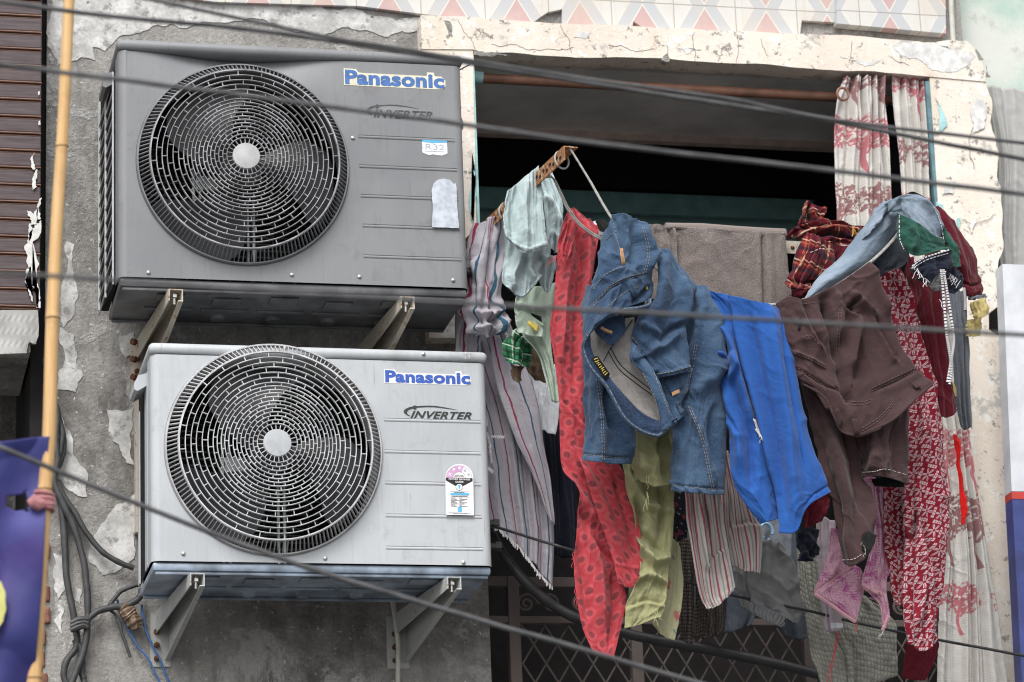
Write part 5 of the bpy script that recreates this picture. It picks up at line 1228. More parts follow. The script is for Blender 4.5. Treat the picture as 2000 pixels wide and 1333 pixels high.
# ------------------------------------------------------------------ jeans
jn = thing('blue_jeans', at(1280, 960, -.84), 'mid blue denim jeans folded over the line, open waistband facing the street', 'jeans')
Z = lambda *p: q('5', p)
DN = CM['denim']
ll = drape('leg', [Z((112, 400), (170, 400), (230, 420)), Z((82, 520), (150, 540), (240, 560)), Z((84, 700), (170, 720), (260, 740)), Z((87, 900), (180, 920), (282, 940)), Z((88, 1050), (190, 1055), (289, 1060)), Z((88, 1155), (170, 1166), (292, 1172))], -.79, DN, jn, noise=(.013, 3, 3, 2), crumple=.9, nu=56, nv=120, bulge=.045, folds=[(Z((140, 600), (150, 800), (170, 1000), (168, 1160)), 9, .008), (Z((200, 760), (190, 900), (230, 1040)), 13, -.022), (Z((230, 900), (260, 1000), (270, 1150)), 11, .014), (Z((88, 1128), (180, 1138), (290, 1146)), 3, -.004)])
rl_ = drape('leg', [Z((560, 405), (590, 398), (628, 422)), Z((528, 500), (610, 490), (662, 500)), Z((528, 600), (620, 600), (693, 600)), Z((545, 750), (630, 740), (704, 720)), Z((520, 860), (620, 850), (709, 840)), Z((500, 960), (610, 960), (709, 960)), Z((482, 1060), (600, 1070), (703, 1080)), Z((474, 1200), (590, 1210), (697, 1210)), Z((470, 1288), (580, 1301), (690, 1306))], -.82, DN, jn, noise=(.013, 3, 3, 5), crumple=.9, nu=60, nv=150, bulge=.045, folds=[(Z((585, 400), (600, 500), (580, 640), (550, 780)), 9, .012), (Z((640, 450), (670, 600), (690, 760)), 10, .010), (Z((560, 880), (640, 800), (690, 720)), 16, .016), (Z((545, 915), (600, 1050), (632, 1180), (656, 1295)), 8, .010), (Z((500, 1000), (520, 1120), (500, 1240)), 12, .012), (Z((660, 900), (650, 1050), (670, 1200)), 12, -.012), (Z((470, 1262), (580, 1274), (690, 1280)), 3, -.004)])
ce = drape('seat_panel', [Z((370, 235), (430, 238), (485, 258)), Z((386, 320), (460, 310), (536, 350)), Z((384, 420), (470, 410), (583, 402)), Z((332, 500), (440, 500), (546, 500)), Z((298, 580), (420, 590), (530, 590)), Z((300, 650), (420, 670), (541, 680)), Z((350, 735), (450, 740), (556, 752)), Z((404, 796), (480, 783), (559, 760))], -.88, DN, jn, noise=(.014, 3, 3, 7), nu=60, nv=100, bulge=.025, folds=[(Z((385, 250), (400, 340), (388, 460)), 9, -.026), (Z((430, 260), (440, 400), (400, 560)), 13, .020), (Z((520, 350), (540, 440), (525, 560)), 9, .014), (Z((400, 640), (470, 590), (530, 560)), 8, -.016), (Z((330, 560), (420, 610), (400, 690)), 8, .012), (Z((380, 690), (440, 660), (500, 600)), 7, .012), (Z((406, 782), (480, 768), (556, 745)), 3, .004)])
fs = drape('front_panel', [Z((385, 750), (470, 765), (556, 752)), Z((415, 830), (480, 832), (549, 812)), Z((440, 890), (490, 882), (532, 870)), Z((465, 950), (495, 937), (517, 920)), Z((480, 990), (505, 978), (528, 945))], -.855, DN, jn, noise=(.006, 3, 3, 3), nu=40, nv=50, bulge=.02)
hu = drape('hip_panel', [Z((203, 108), (240, 86), (290, 94), (332, 118)), Z((180, 190), (240, 170), (310, 165), (381, 190)), Z((155, 290), (230, 270), (300, 260), (377, 295)), Z((130, 400), (210, 360), (290, 330), (387, 350)), Z((112, 500), (190, 440), (270, 395), (391, 410)), Z((96, 632), (150, 560), (240, 505), (377, 456))], -.91, DN, jn, noise=(.012, 3, 3, 4), nu=70, nv=100, bulge=.05, folds=[(Z((216, 95), (232, 180), (250, 250), (268, 310)), 4, .010, 's'), (Z((128, 410), (180, 348), (265, 306)), 5, .010, 's'), (Z((330, 120), (372, 250), (360, 350)), 9, .016), (Z((300, 110), (320, 220), (300, 330)), 13, -.012), (Z((125, 488), (200, 412), (270, 372), (352, 350)), 4, -.005), (Z((380, 400), (340, 440), (300, 470)), 6, -.016)])
drape('waist_facing', [Z((134, 582), (190, 540), (264, 520)), Z((148, 612), (205, 600), (270, 560)), Z((200, 655), (222, 650), (268, 600))], -.895, CM['denim_dark'], jn, nu=30, nv=30)
li = drape('pocket_lining', [Z((112, 600), (200, 550), (305, 530)), Z((128, 690), (215, 680), (308, 640)), Z((186, 780), (260, 760), (335, 735)), Z((246, 862), (320, 850), (380, 830)), Z((326, 945), (375, 930), (416, 900)), Z((408, 990), (418, 986), (428, 978))], -.875, CM['lining'], jn, noise=(.008, 3, 3, 2), nu=44, nv=70, bulge=-.015, crumple=.3)
wb = drape('waistband', [Z((96, 630), (120, 606)), Z((89, 680), (131, 690)), Z((122, 755), (187, 776)), Z((192, 838), (252, 860)), Z((262, 962), (328, 938)), Z((332, 1022), (372, 965)), Z((400, 1047), (416, 982)), Z((432, 1030), (430, 985))], -.90, CM['denim_dark'], jn, noise=(.004, 2, 6, 2), nu=16, nv=120)
wf = drape('waistband', [Z((298, 640), (330, 668)), Z((291, 714), (338, 690)), Z((350, 783), (402, 776)), Z((400, 890), (442, 880)), Z((424, 990), (472, 960)), Z((428, 1040), (486, 992))], -.905, DN, jn, noise=(.004, 2, 6, 3), nu=20, nv=90, bulge=.006)
# rolled outer edge of the waistband
edge = Z((377, 456), (372, 478), (330, 492), (240, 506), (150, 560), (97, 628), (89, 680), (122, 756), (192, 840), (262, 964), (332, 1023), (400, 1047), (430, 1036), (490, 985))
Qe = cr(np.array(edge), 150); W = at(Qe[:, 0], Qe[:, 1], np.interp(np.linspace(0, 1, 150), [0, .12, .3, .45, 1], [-.94, -.95, -.945, -.915, -.91])); MB().tube(W, .0045, 8).build('waistband_edge', DN, jn, True)
W2 = W+np.array([0, -.0045, .0]); mb = MB()
for i in range(0, 147, 3): mb.tube(W2[i:i+3], .0010, 5)
mb.build('stitch_line', CM['stitch'], jn)
S_ = lambda o, *p: seam(o, Z(*p), CM['stitch'], jn)
for dx in (0, 9):
    S_(ll, (143+dx, 800), (160+dx, 920), (168+dx, 1040), (170+dx, 1158)); S_(rl_, (543+dx, 920), (596+dx, 1050), (626+dx, 1180), (648+dx, 1295))
    S_(hu, (128, 476+dx), (200, 400+dx), (270, 362+dx), (350, 341+dx)); S_(hu, (344+dx, 140), (366+dx, 250), (350+dx, 342)); S_(fs, (556-dx, 760), (545-dx, 830), (530-dx, 868))
    S_(rl_, (572+dx, 652), (560+dx, 720), (543+dx, 800))
S_(ll, (90, 1128), (180, 1138), (288, 1146)); S_(rl_, (474, 1262), (580, 1274), (688, 1280)); S_(hu, (213, 105), (230, 180), (247, 245)); S_(hu, (132, 410), (180, 352), (262, 310)); S_(hu, (140, 545), (200, 480), (270, 425), (330, 400))
S_(ce, (408, 780), (480, 768), (554, 746)); S_(ce, (300, 620), (330, 660), (335, 690)); S_(hu, (185, 196), (205, 178), (232, 160)); S_(wf, (345, 775), (396, 880), (420, 985)); S_(wf, (396, 778), (434, 878), (464, 955)); S_(wb, (140, 700), (200, 785), (262, 862), (335, 940), (405, 978))
bl = seam(li, Z((175, 725), (205, 670), (255, 610), (300, 545)), CM['black'], jn, 'lining_seam', .0011, False); seam(li, Z((205, 665), (250, 740), (320, 800), (385, 850)), CM['black'], jn, 'lining_seam', .0011, False); seam(li, Z((195, 680), (240, 755), (310, 815), (385, 870)), CM['black'], jn, 'lining_seam', .0011, False)
seam(rl_, Z((576, 655), (562, 725), (545, 800), (538, 845)), CM['denim_dark'], jn, 'pocket_edge', .0022, False)
patch(hu, Z((246, 235), (259, 234), (270, 300), (254, 309)), CM['leather'], jn, 'leather_tab', .004)
patch(fs, Z((436, 806), (516, 786), (524, 838), (466, 868)), DN, jn, 'coin_pocket', .006); patch(fs, Z((470, 860), (503, 846), (507, 860), (474, 876)), CM['leather'], jn, 'leather_tab', .010)
for L_ in (((278, 386), (298, 380), (326, 440), (306, 454)),): patch(hu, Z(*L_), DN, jn, 'belt_loop', .009)
patch([wf, ce], Z((288, 706), (368, 678), (376, 690), (296, 728)), DN, jn, 'belt_loop', .008); patch([wf, fs], Z((424, 1012), (492, 966), (498, 978), (432, 1028)), DN, jn, 'belt_loop', .012); patch([fs, rl_], Z((488, 900), (505, 895), (527, 945), (510, 955)), DN, jn, 'belt_loop', .008)
lab = patch(wb, Z((122, 710), (150, 700), (204, 780), (184, 806)), CM['black'], jn, 'size_label', .004)
bv = bvh_of(wb); mb = MB(); rd = random.Random(2)
for k in range(9):
    f = (k+.6)/10; a = np.array([124, 716])*(1-f)+np.array([186, 800])*f; b = np.array([150, 706])*(1-f)+np.array([202, 782])*f; a2 = a+(b-a)*rd.uniform(.12, .3); b2 = a+(b-a)*rd.uniform(.6, .9)
    W = on(bv, Z(tuple(a2), tuple((a2+b2)/2+rd.uniform(-2, 2)), tuple(b2)), .0068)
    if len(W) == 3: mb.tube(W, .0011, 4)
mb.build('label_print', CM['card'], lab)
seam(li, Z((165, 578), (185, 590), (212, 600)), CM['leather'], jn, 'embroidered_tag', .004, False, .062); seam(hu, Z((362, 402), (363, 414)), CM['card'], jn, 'yellow_tag', .0028, False, .003)

# ------------------------------------------------------------------ towel
tw_ = thing('bath_towel', at(1400, 640, -.42), 'taupe fluffy towel hanging straight over the cream bar behind the jeans', 'towel')
drape('towel_front', [[(1300, 446), (1370, 448), (1440, 453), (1488, 456), (1532, 458)], [(1300, 452), (1370, 454), (1440, 459), (1488, 462), (1534, 464)], [(1302, 520), (1375, 520), (1445, 525), (1490, 528), (1540, 530)], [(1306, 600), (1380, 600), (1450, 605), (1494, 606), (1547, 608)], [(1312, 680), (1385, 680), (1455, 680), (1498, 680), (1552, 680)]], -.462, CM['towel'], tw_, noise=(.007, 4, 3, 2), nu=90, nv=90, th=.006, folds=[([(1484, 452), (1486, 520), (1490, 640)], 7, .012, 'S'), ([(1500, 456), (1504, 560), (1508, 660)], 9, .008), ([(1390, 450), (1396, 540), (1400, 640)], 26, .010)])
drape('towel_fold', [[(1258, 440), (1282, 440), (1316, 447)], [(1252, 470), (1284, 462), (1320, 458)], [(1256, 520), (1286, 510), (1322, 510)], [(1262, 600), (1292, 600), (1326, 600)]], -.475, CM['towel'], tw_, pleat=(.018, 2.2, .1, 2, 1.2), noise=(.006, 3, 3, 5), nu=50, nv=60, th=.006)
MB().tube(at([1300, 1370, 1440, 1488, 1533], [448, 449, 454.5, 457.5, 459.5], -.447), .0165, 14).build('towel_bend', CM['towel'], tw_, True)

# ------------------------------------------------------------------ royal blue trousers
bl_ = thing('royal_blue_trousers', at(1500, 1030, -.86), 'plain royal blue trousers with a small white tear hanging between jeans and brown trousers', 'trousers')
RB = CM['royal']
l1 = drape('leg', [[(1366, 561), (1400, 572), (1450, 583)], [(1394, 590), (1430, 605), (1475, 640)], [(1413, 640), (1445, 660), (1485, 700)], [(1397, 684), (1440, 715), (1492, 760)], [(1402, 740), (1450, 775), (1502, 830)], [(1424, 815), (1470, 840), (1512, 890)], [(1424, 890), (1475, 910), (1520, 950)], [(1430, 936), (1478, 960), (1523, 985)], [(1456, 982), (1490, 990), (1523, 1000)], [(1487, 1023), (1504, 1018), (1522, 1013)]], -.845, RB, bl_, noise=(.009, 3, 4, 3), nu=60, nv=140, bulge=.02, folds=[([(1380, 570), (1420, 650), (1440, 740), (1470, 850)], 9, .020), ([(1398, 690), (1424, 700), (1432, 720), (1424, 748)], 7, .020), ([(1412, 660), (1422, 690), (1416, 720)], 5, -.022), ([(1415, 760), (1440, 840), (1446, 920)], 10, .016), ([(1440, 760), (1465, 850), (1470, 960)], 10, -.014), ([(1400, 760), (1440, 852), (1448, 848)], 6, .014, 's')])
l2 = drape('leg', [[(1420, 576), (1455, 584), (1490, 594), (1523, 604)], [(1440, 620), (1475, 625), (1508, 630), (1538, 640)], [(1455, 690), (1490, 690), (1525, 690), (1551, 700)], [(1468, 760), (1505, 762), (1540, 765), (1564, 770)], [(1482, 830), (1520, 835), (1555, 835), (1580, 838)], [(1498, 900), (1535, 905), (1568, 900), (1594, 895)], [(1510, 945), (1542, 942), (1575, 932), (1606, 922)], [(1517, 990), (1546, 986), (1577, 962), (1614, 945)], [(1526, 1042), (1556, 1038), (1578, 990), (1622, 961)]], -.875, RB, bl_, noise=(.007, 3, 4, 6), nu=70, nv=150, bulge=.03, folds=[([(1428, 590), (1458, 700), (1490, 830), (1520, 960)], 8, .014), ([(1460, 600), (1480, 700), (1510, 840), (1535, 1000)], 12, -.012), ([(1500, 600), (1520, 720), (1540, 850), (1556, 1000)], 12, .014), ([(1526, 610), (1540, 720), (1562, 840), (1578, 940)], 5, -.008), ([(1570, 990), (1590, 966), (1616, 950)], 3, -.004)])
threads([(1475, 818), (1488, 860)], CM['thread_w'], bl_, -.93, 3, 8, 2)
flat_t = patch([l2, l1], [(1471, 818), (1476, 820), (1490, 862), (1482, 852)], M['white_paint'], bl_, 'white_tear', .004)
patch([l2, l1], [(1474, 838), (1482, 840), (1488, 858), (1479, 846)], M['white_paint'], bl_, 'white_tear', .006)
o = drape('maroon_cloth', [[(1560, 985), (1590, 975), (1622, 958)], [(1566, 1010), (1590, 1005), (1618, 992)], [(1570, 1032), (1584, 1028), (1606, 1018)]], -.80, CM['maroon'], None, noise=(.01, 3, 3, 2), nu=40, nv=40, label='maroon cloth showing under the right hem of the royal blue trousers', cat='cloth')

# ------------------------------------------------------------------ brown trousers
br = thing('brown_trousers', at(1680, 1100, -.84), 'plum brown trousers with stitched waistband folded over the line', 'trousers')
BR = CM['brown']
lg = drape('leg', [[(1566, 740), (1610, 760), (1650, 810)], [(1580, 800), (1625, 815), (1668, 840)], [(1591, 855), (1636, 862), (1682, 870)], [(1602, 905), (1645, 908), (1686, 920)], [(1619, 966), (1655, 970), (1696, 980)], [(1632, 1030), (1668, 1030), (1711, 1025)], [(1643, 1102), (1672, 1104), (1709, 1062)]], -.80, BR, br, noise=(.012, 3, 4, 2), nu=56, nv=120, bulge=.035, folds=[([(1610, 800), (1640, 900), (1655, 1000), (1660, 1090)], 9, .016), ([(1640, 800), (1668, 900), (1680, 1000)], 8, -.016), ([(1600, 850), (1625, 940), (1645, 1040)], 10, -.012), ([(1690, 940), (1698, 990), (1702, 1030)], 6, .012)])
lg2 = drape('leg', [[(1664, 810), (1715, 810), (1780, 780)], [(1673, 855), (1725, 858), (1774, 845)], [(1680, 900), (1728, 902), (1774, 900)], [(1685, 934), (1728, 931), (1770, 946)]], -.81, BR, br, noise=(.010, 3, 3, 5), nu=56, nv=80, bulge=.04, folds=[([(1700, 830), (1710, 880), (1706, 930)], 12, .012), ([(1750, 830), (1745, 880), (1752, 930)], 10, -.010)])
drape('leg_opening', [[(1702, 936), (1735, 932), (1769, 944)], [(1708, 950), (1738, 952), (1766, 952)]], -.79, CM['black'], br, nu=20, nv=12)  # black sheet paints the shade inside the right leg
drape('leg_opening', [[(1684, 1045), (1696, 1038), (1712, 1046)], [(1682, 1070), (1696, 1072), (1706, 1066)], [(1690, 1086), (1696, 1084), (1700, 1078)]], -.845, CM['black'], br, nu=16, nv=16)  # black sheet paints the shade inside the left leg
bd_ = drape('seat', [[(1518, 594), (1540, 581), (1568, 584), (1610, 568), (1650, 545), (1694, 514)], [(1526, 622), (1552, 618), (1585, 622), (1625, 618), (1668, 600), (1714, 556)], [(1538, 655), (1562, 660), (1600, 675), (1640, 680), (1688, 660), (1736, 610)], [(1549, 700), (1572, 712), (1610, 740), (1655, 742), (1705, 720), (1762, 672)], [(1558, 730), (1580, 744), (1615, 775), (1660, 795), (1722, 775), (1796, 722)], [(1564, 750), (1600, 768), (1630, 815), (1672, 852), (1738, 826), (1822, 752)]], -.875, BR, br, noise=(.012, 4, 4, 2), nu=110, nv=100, bulge=.02,
   folds=[(q('6', [(450, 560), (500, 690), (530, 740), (570, 800)]), 5, .018, 's'), (q('6', [(560, 560), (600, 700), (640, 860)]), 9, -.026), (q('6', [(620, 520), (640, 600), (635, 760)]), 7, .018), (q('6', [(640, 590), (690, 620), (740, 640), (720, 800), (700, 960)]), 6, .020, 's'), (q('6', [(690, 520), (750, 580), (820, 640)]), 8, .018), (q('6', [(730, 560), (690, 590), (720, 600)]), 5, -.02), (q('6', [(640, 860), (660, 1000), (690, 1060)]), 9, -.018), (q('6', [(420, 810), (500, 840), (575, 880)]), 4, .008), (q('6', [(440, 890), (520, 940), (580, 980), (650, 1000)]), 4, -.006), (q('7', [(100, 620), (140, 700), (210, 820), (240, 850)]), 7, .018, 's'), (q('7', [(50, 650), (20, 780), (0, 900)]), 10, .016), (q('7', [(110, 1000), (220, 950), (330, 890)]), 4, -.006), (q('7', [(90, 380), (130, 500), (200, 640)]), 9, .014)])
T_ = lambda z, *p: seam([bd_], q(z, p), CM['brown_stitch'], br, r=.0009)
for dy in (0, 14):
    T_('6', (422, 802+dy), (500, 832+dy), (574, 872+dy)); T_('6', (440, 888+dy), (520, 938+dy), (578, 985+dy)); T_('6', (660, 1045+dy), (740, 1050+dy), (790, 1040+dy)); T_('7', (105, 985+dy), (220, 930+dy), (330, 880+dy)); T_('7', (60, 1190-dy), (150, 1130-dy), (210, 1060-dy))
T_('6', (640, 600), (632, 700), (625, 810)); T_('6', (650, 600), (644, 700), (637, 810)); T_('6', (455, 580), (525, 570)); T_('6', (440, 745), (500, 730), (540, 770)); T_('6', (600, 965), (640, 1000), (652, 1010))
seam([bd_], q('6', [(460, 960), (560, 1022), (615, 1120), (652, 1190), (720, 1210), (800, 1190), (838, 1176)]), BR, br, 'waistband_edge', .0032, False, .0); seam([bd_], q('7', [(60, 1202), (200, 1140), (300, 1050), (396, 966)]), BR, br, 'waistband_edge', .0032, False, .0)
patch(bd_, q('6', [(618, 1085), (636, 1080), (658, 1140), (640, 1172)]), BR, br, 'belt_loop', .008); patch(bd_, q('6', [(700, 1130), (722, 1132), (740, 1205), (712, 1208)]), BR, br, 'belt_loop', .008); patch(bd_, q('7', [(285, 952), (325, 955), (345, 975), (318, 985)]), BR, br, 'belt_loop', .010)
seam([bd_], q('6', [(455, 645), (445, 700)]), CM['black'], br, 'black_tab', .0035, False, .003)
seam([lg2], q('9', [(352, 178), (420, 172), (480, 160), (590, 190)]), CM['pale_stitch'], br, 'hem_stitch', .0009); seam([lg], q('9', [(240, 660), (300, 655), (345, 630)]), CM['pale_stitch'], br, 'hem_stitch', .0009)
threads([(1680, 1040), (1690, 1080), (1700, 1085)], CM['pale_stitch'], br, -.86, 5, 14, 4, r=.0004)
# ------------------------------------------------------------------ tartan blouse
rp = thing('tartan_blouse', at(1570, 565, -.46), 'dark red tartan blouse bunched over the end of the cream bar', 'blouse')
drape('gathered_body', [q('6', [(375, 242), (430, 205), (480, 190), (560, 165), (650, 185), (770, 205)]), q('6', [(400, 245), (450, 225), (520, 220), (600, 215), (690, 220), (772, 225)]), q('6', [(440, 250), (480, 250), (540, 260), (610, 262), (680, 270), (745, 262)]), q('6', [(450, 262), (500, 270), (560, 280), (610, 285), (690, 300), (735, 290)])], -.50, CM['rplaid'], rp, noise=(.018, 6, 3, 3), nu=80, nv=40, uvmode='arc', bulge=.03, folds=[(q('6', [(400, 240), (520, 210), (640, 200), (760, 215)]), 5, .02, 's'), (q('6', [(480, 240), (600, 240), (720, 270)]), 5, -.015)])
drape('collar', [q('6', [(468, 96), (494, 76), (540, 105), (578, 116)]), q('6', [(455, 140), (500, 130), (540, 135), (570, 140)]), q('6', [(440, 190), (490, 170), (530, 165), (560, 168)]), q('6', [(420, 225), (480, 205), (530, 200), (560, 195)])], -.49, CM['rplaid'], rp, noise=(.014, 4, 3, 2), nu=50, nv=40, folds=[(q('6', [(500, 90), (490, 130), (500, 180)]), 5, -.03), (q('6', [(480, 90), (460, 140), (450, 190)]), 4, .016)])
drape('sleeve', [q('6', [(480, 235), (540, 250), (600, 285)]), q('6', [(460, 300), (540, 310), (612, 350)]), q('6', [(425, 380), (510, 390), (600, 420)]), q('6', [(395, 440), (470, 450), (570, 460)]), q('6', [(384, 480), (450, 498), (545, 488)]), q('6', [(400, 500), (460, 508), (525, 500)])], -.52, CM['rplaid'], rp, pleat=(.012, 4.5, .2, 3), noise=(.010, 4, 4, 2), nu=70, nv=70, bulge=.03, folds=[(q('6', [(388, 462), (460, 474), (560, 470)]), 4, -.012)])
drape('back_tail', [q('6', [(600, 285), (680, 300), (735, 292)]), q('6', [(610, 340), (650, 350), (690, 330)]), q('6', [(560, 470), (600, 440), (640, 420)]), q('6', [(420, 510), (480, 530), (540, 530)]), q('6', [(420, 540), (470, 548), (500, 545)])], -.45, CM['maroon'], rp, pleat=(.01, 3, .2, 4), nu=40, nv=40)
seam([x for x in bpy.data.objects if x.name.startswith('sleeve') and x.parent == rp], q('6', [(500, 330), (560, 310), (600, 330)]), CM['thread_w'], rp, r=.0009)
threads([q('6', [(700, 200)])[0], q('6', [(740, 250)])[0]], CM['card'], rp, -.55, 6, 22, 3, spread=10)

# ------------------------------------------------------------------ grey inside-out jeans
gj = thing('inside_out_jeans', at(1800, 560, -.80), 'pale blue-grey jeans hung inside out with dark green pocket bags and speckled drawstring', 'jeans')
GJ = CM['greyjean']
drape('leg', [[(1572, 583), (1578, 582), (1584, 580)], [(1590, 556), (1606, 558), (1626, 560)], [(1622, 524), (1646, 530), (1668, 534)], [(1655, 485), (1680, 500), (1700, 515)], [(1686, 446), (1712, 462), (1732, 478)], [(1712, 412), (1738, 432), (1750, 446)], [(1738, 392), (1752, 404), (1758, 420)]], -.82, GJ, gj, noise=(.006, 2, 4, 3), nu=40, nv=100, bulge=.035, uvmode='param')
drape('leg_end', [q('7', [(60, 270), (110, 215), (150, 160)]), q('7', [(80, 230), (135, 180), (175, 130)]), q('7', [(110, 160), (170, 120), (215, 105)]), q('7', [(165, 95), (200, 80), (235, 90)])], -.845, GJ, gj, noise=(.008, 2, 3, 4), nu=36, nv=50, bulge=.02)
b1 = drape('seat', [q('7', [(168, 98), (240, 58), (330, 52), (402, 105)]), q('7', [(200, 110), (265, 95), (345, 100), (428, 170)]), q('7', [(222, 150), (300, 170), (370, 200), (445, 262)]), q('7', [(236, 190), (310, 235), (390, 265), (450, 282)])], -.87, GJ, gj, noise=(.007, 3, 3, 2), nu=70, nv=60, bulge=.04, folds=[(q('7', [(240, 70), (225, 110), (238, 150)]), 4, .010, 's'), (q('7', [(330, 60), (400, 140), (440, 240)]), 6, .012), (q('7', [(180, 110), (210, 90), (230, 120), (222, 170)]), 4, .012)])
gb = drape('pocket_bag', [q('7', [(235, 142), (290, 168), (350, 205), (420, 262)]), q('7', [(236, 200), (300, 230), (370, 262), (452, 270)]), q('7', [(240, 265), (300, 290), (370, 300), (460, 300)]), q('7', [(262, 305), (310, 345), (380, 335), (466, 312)])], -.895, CM['greenbag'], gj, noise=(.009, 3, 3, 3), nu=50, nv=50, bulge=.03, folds=[(q('7', [(300, 200), (320, 260), (310, 330)]), 6, .012)])
drape('pocket_bag', [q('7', [(438, 215), (460, 212), (484, 235)]), q('7', [(450, 270), (480, 275), (510, 305)]), q('7', [(470, 330), (495, 335), (524, 350)]), q('7', [(488, 390), (505, 402), (524, 400)])], -.86, CM['greenbag'], gj, noise=(.008, 3, 3, 5), nu=30, nv=40, bulge=.02)
nb = drape('waistband', [q('7', [(298, 385), (360, 350), (420, 330), (482, 318)]), q('7', [(300, 410), (370, 390), (430, 370), (492, 360)]), q('7', [(318, 445), (380, 430), (430, 410), (490, 392)]), q('7', [(345, 470), (385, 478), (420, 440), (450, 415)])], -.905, CM['navy'], gj, noise=(.010, 3, 3, 4), nu=50, nv=40, bulge=.035)
drape('waistband', [q('7', [(470, 400), (510, 400), (540, 420)]), q('7', [(468, 460), (505, 470), (540, 460)]), q('7', [(470, 520), (500, 530), (528, 505)])], -.87, CM['navy'], gj, noise=(.012, 3, 3, 6), nu=30, nv=30, bulge=.02)
drape('frayed_facing', [q('7', [(380, 430), (410, 415), (438, 420)]), q('7', [(380, 475), (410, 470), (442, 470)]), q('7', [(395, 510), (418, 518), (440, 505)])], -.885, CM['sweat'], gj, noise=(.010, 3, 3, 6), nu=24, nv=24)
drape('dark_back', [q('7', [(208, 165), (235, 190), (262, 300)]), q('7', [(150, 250), (210, 300), (285, 345)]), q('7', [(105, 330), (180, 370), (270, 380)]), q('7', [(80, 370), (150, 410), (240, 405)]), q('7', [(110, 420), (140, 440), (170, 425)]), q('7', [(128, 450), (135, 455), (150, 440)])], -.79, CM['chardenim'], gj, noise=(.010, 3, 3, 6), nu=44, nv=60)
drape('top_lining', [q('7', [(270, 46), (310, 38), (366, 66)]), q('7', [(300, 52), (330, 52), (368, 74)])], -.86, CM['black'], gj, nu=20, nv=10)
fr_ = CM['thread_w']
seam([b1], q('7', [(405, 110), (438, 190), (455, 290)]), fr_, gj, 'frayed_edge', .0013, True, .004); seam([gb], q('7', [(238, 150), (240, 260), (262, 318)]), fr_, gj, 'frayed_edge', .0013, True, .004); seam([nb, gb], q('7', [(300, 395), (360, 356), (420, 335), (478, 318)]), fr_, gj, 'frayed_edge', .0018, True, .006); seam([nb], q('7', [(305, 405), (365, 368), (430, 346), (482, 332)]), fr_, gj, 'frayed_edge', .0010, True, .004)
threads([q('7', [(300, 320)])[0], q('7', [(330, 420)])[0], q('7', [(400, 500)])[0], q('7', [(440, 570)])[0]], fr_, gj, -.94, 12, 20, 4, spread=12, r=.0008); threads([q('7', [(480, 430)])[0], q('7', [(540, 470)])[0]], fr_, gj, -.90, 8, 16, 9, spread=10, r=.0008)
for P in ([(438, 410), (446, 480), (456, 600), (466, 720), (478, 800), (490, 880), (478, 970)], [(450, 410), (462, 480), (478, 580), (496, 700), (500, 770), (488, 850), (470, 960)], [(550, 500), (556, 560), (556, 610)]):
    mb1, mb2 = MB(), MB(); Qd = cr(np.array(q('7', P)), 140); W = at(Qd[:, 0], Qd[:, 1], -.93)
    for i in range(139): (mb1 if i % 3 else mb2).tube(W[i:i+2], .0036 if i % 3 else .0038, 7)
    ds = mb1.build('drawstring', fr_, gj, True); mb2.build('dark_fleck', CM['black'], ds, True)

# ------------------------------------------------------------------ maroon jacket, leaf print dress, grey-blue shirt
mj = thing('maroon_jacket', at(1840, 810, -.70), 'maroon jacket with elastic cuff hanging behind the drawstring', 'jacket')
drape('body', [q('7', [(262, 430), (290, 345), (330, 400), (440, 480)]), q('7', [(290, 500), (350, 490), (400, 480), (452, 540)]), q('7', [(325, 600), (370, 600), (420, 600), (462, 620)]), q('7', [(345, 720), (390, 720), (440, 720), (475, 720)]), q('7', [(370, 880), (410, 880), (460, 890), (490, 900)]), q('7', [(400, 1010), (430, 1010), (475, 1010), (502, 1010)]), q('7', [(420, 1112), (440, 1122), (485, 1120), (512, 1095)])], -.68, CM['maroon'], mj, pleat=(.012, 2.6, .2, 5), noise=(.010, 3, 3, 3), nu=60, nv=120, bulge=.03)
sl = drape('sleeve', [q('7', [(405, 108), (418, 112), (440, 128)]), q('7', [(425, 180), (465, 180), (505, 205)]), q('7', [(455, 280), (520, 285), (570, 300)]), q('7', [(490, 370), (550, 380), (607, 385)]), q('7', [(520, 450), (575, 460), (632, 460)]), q('7', [(545, 505), (590, 525), (637, 500)]), q('7', [(560, 535), (595, 540), (622, 528)])], -.76, CM['maroon'], mj, noise=(.010, 3, 3, 3), nu=50, nv=90, bulge=.035, folds=[(q('7', [(430, 130), (500, 280), (560, 440)]), 8, .012), (q('7', [(530, 470), (580, 488), (634, 478)]), 3, -.008)])
drape('cuff', [q('7', [(548, 498), (592, 515), (636, 498)]), q('7', [(560, 534), (596, 541), (626, 524)])], -.805, CM['maroon'], mj, pleat=(.005, 8, 0, 3), nu=70, nv=16)
drape('black_lining', [q('7', [(560, 290), (585, 300), (600, 340)]), q('7', [(580, 320), (600, 340), (610, 378)])], -.70, CM['black'], mj, nu=16, nv=12)
lf = thing('leaf_print_dress', at(1800, 1270, -.74), 'dark red dress with white leaf print hanging right of the brown trousers', 'dress')
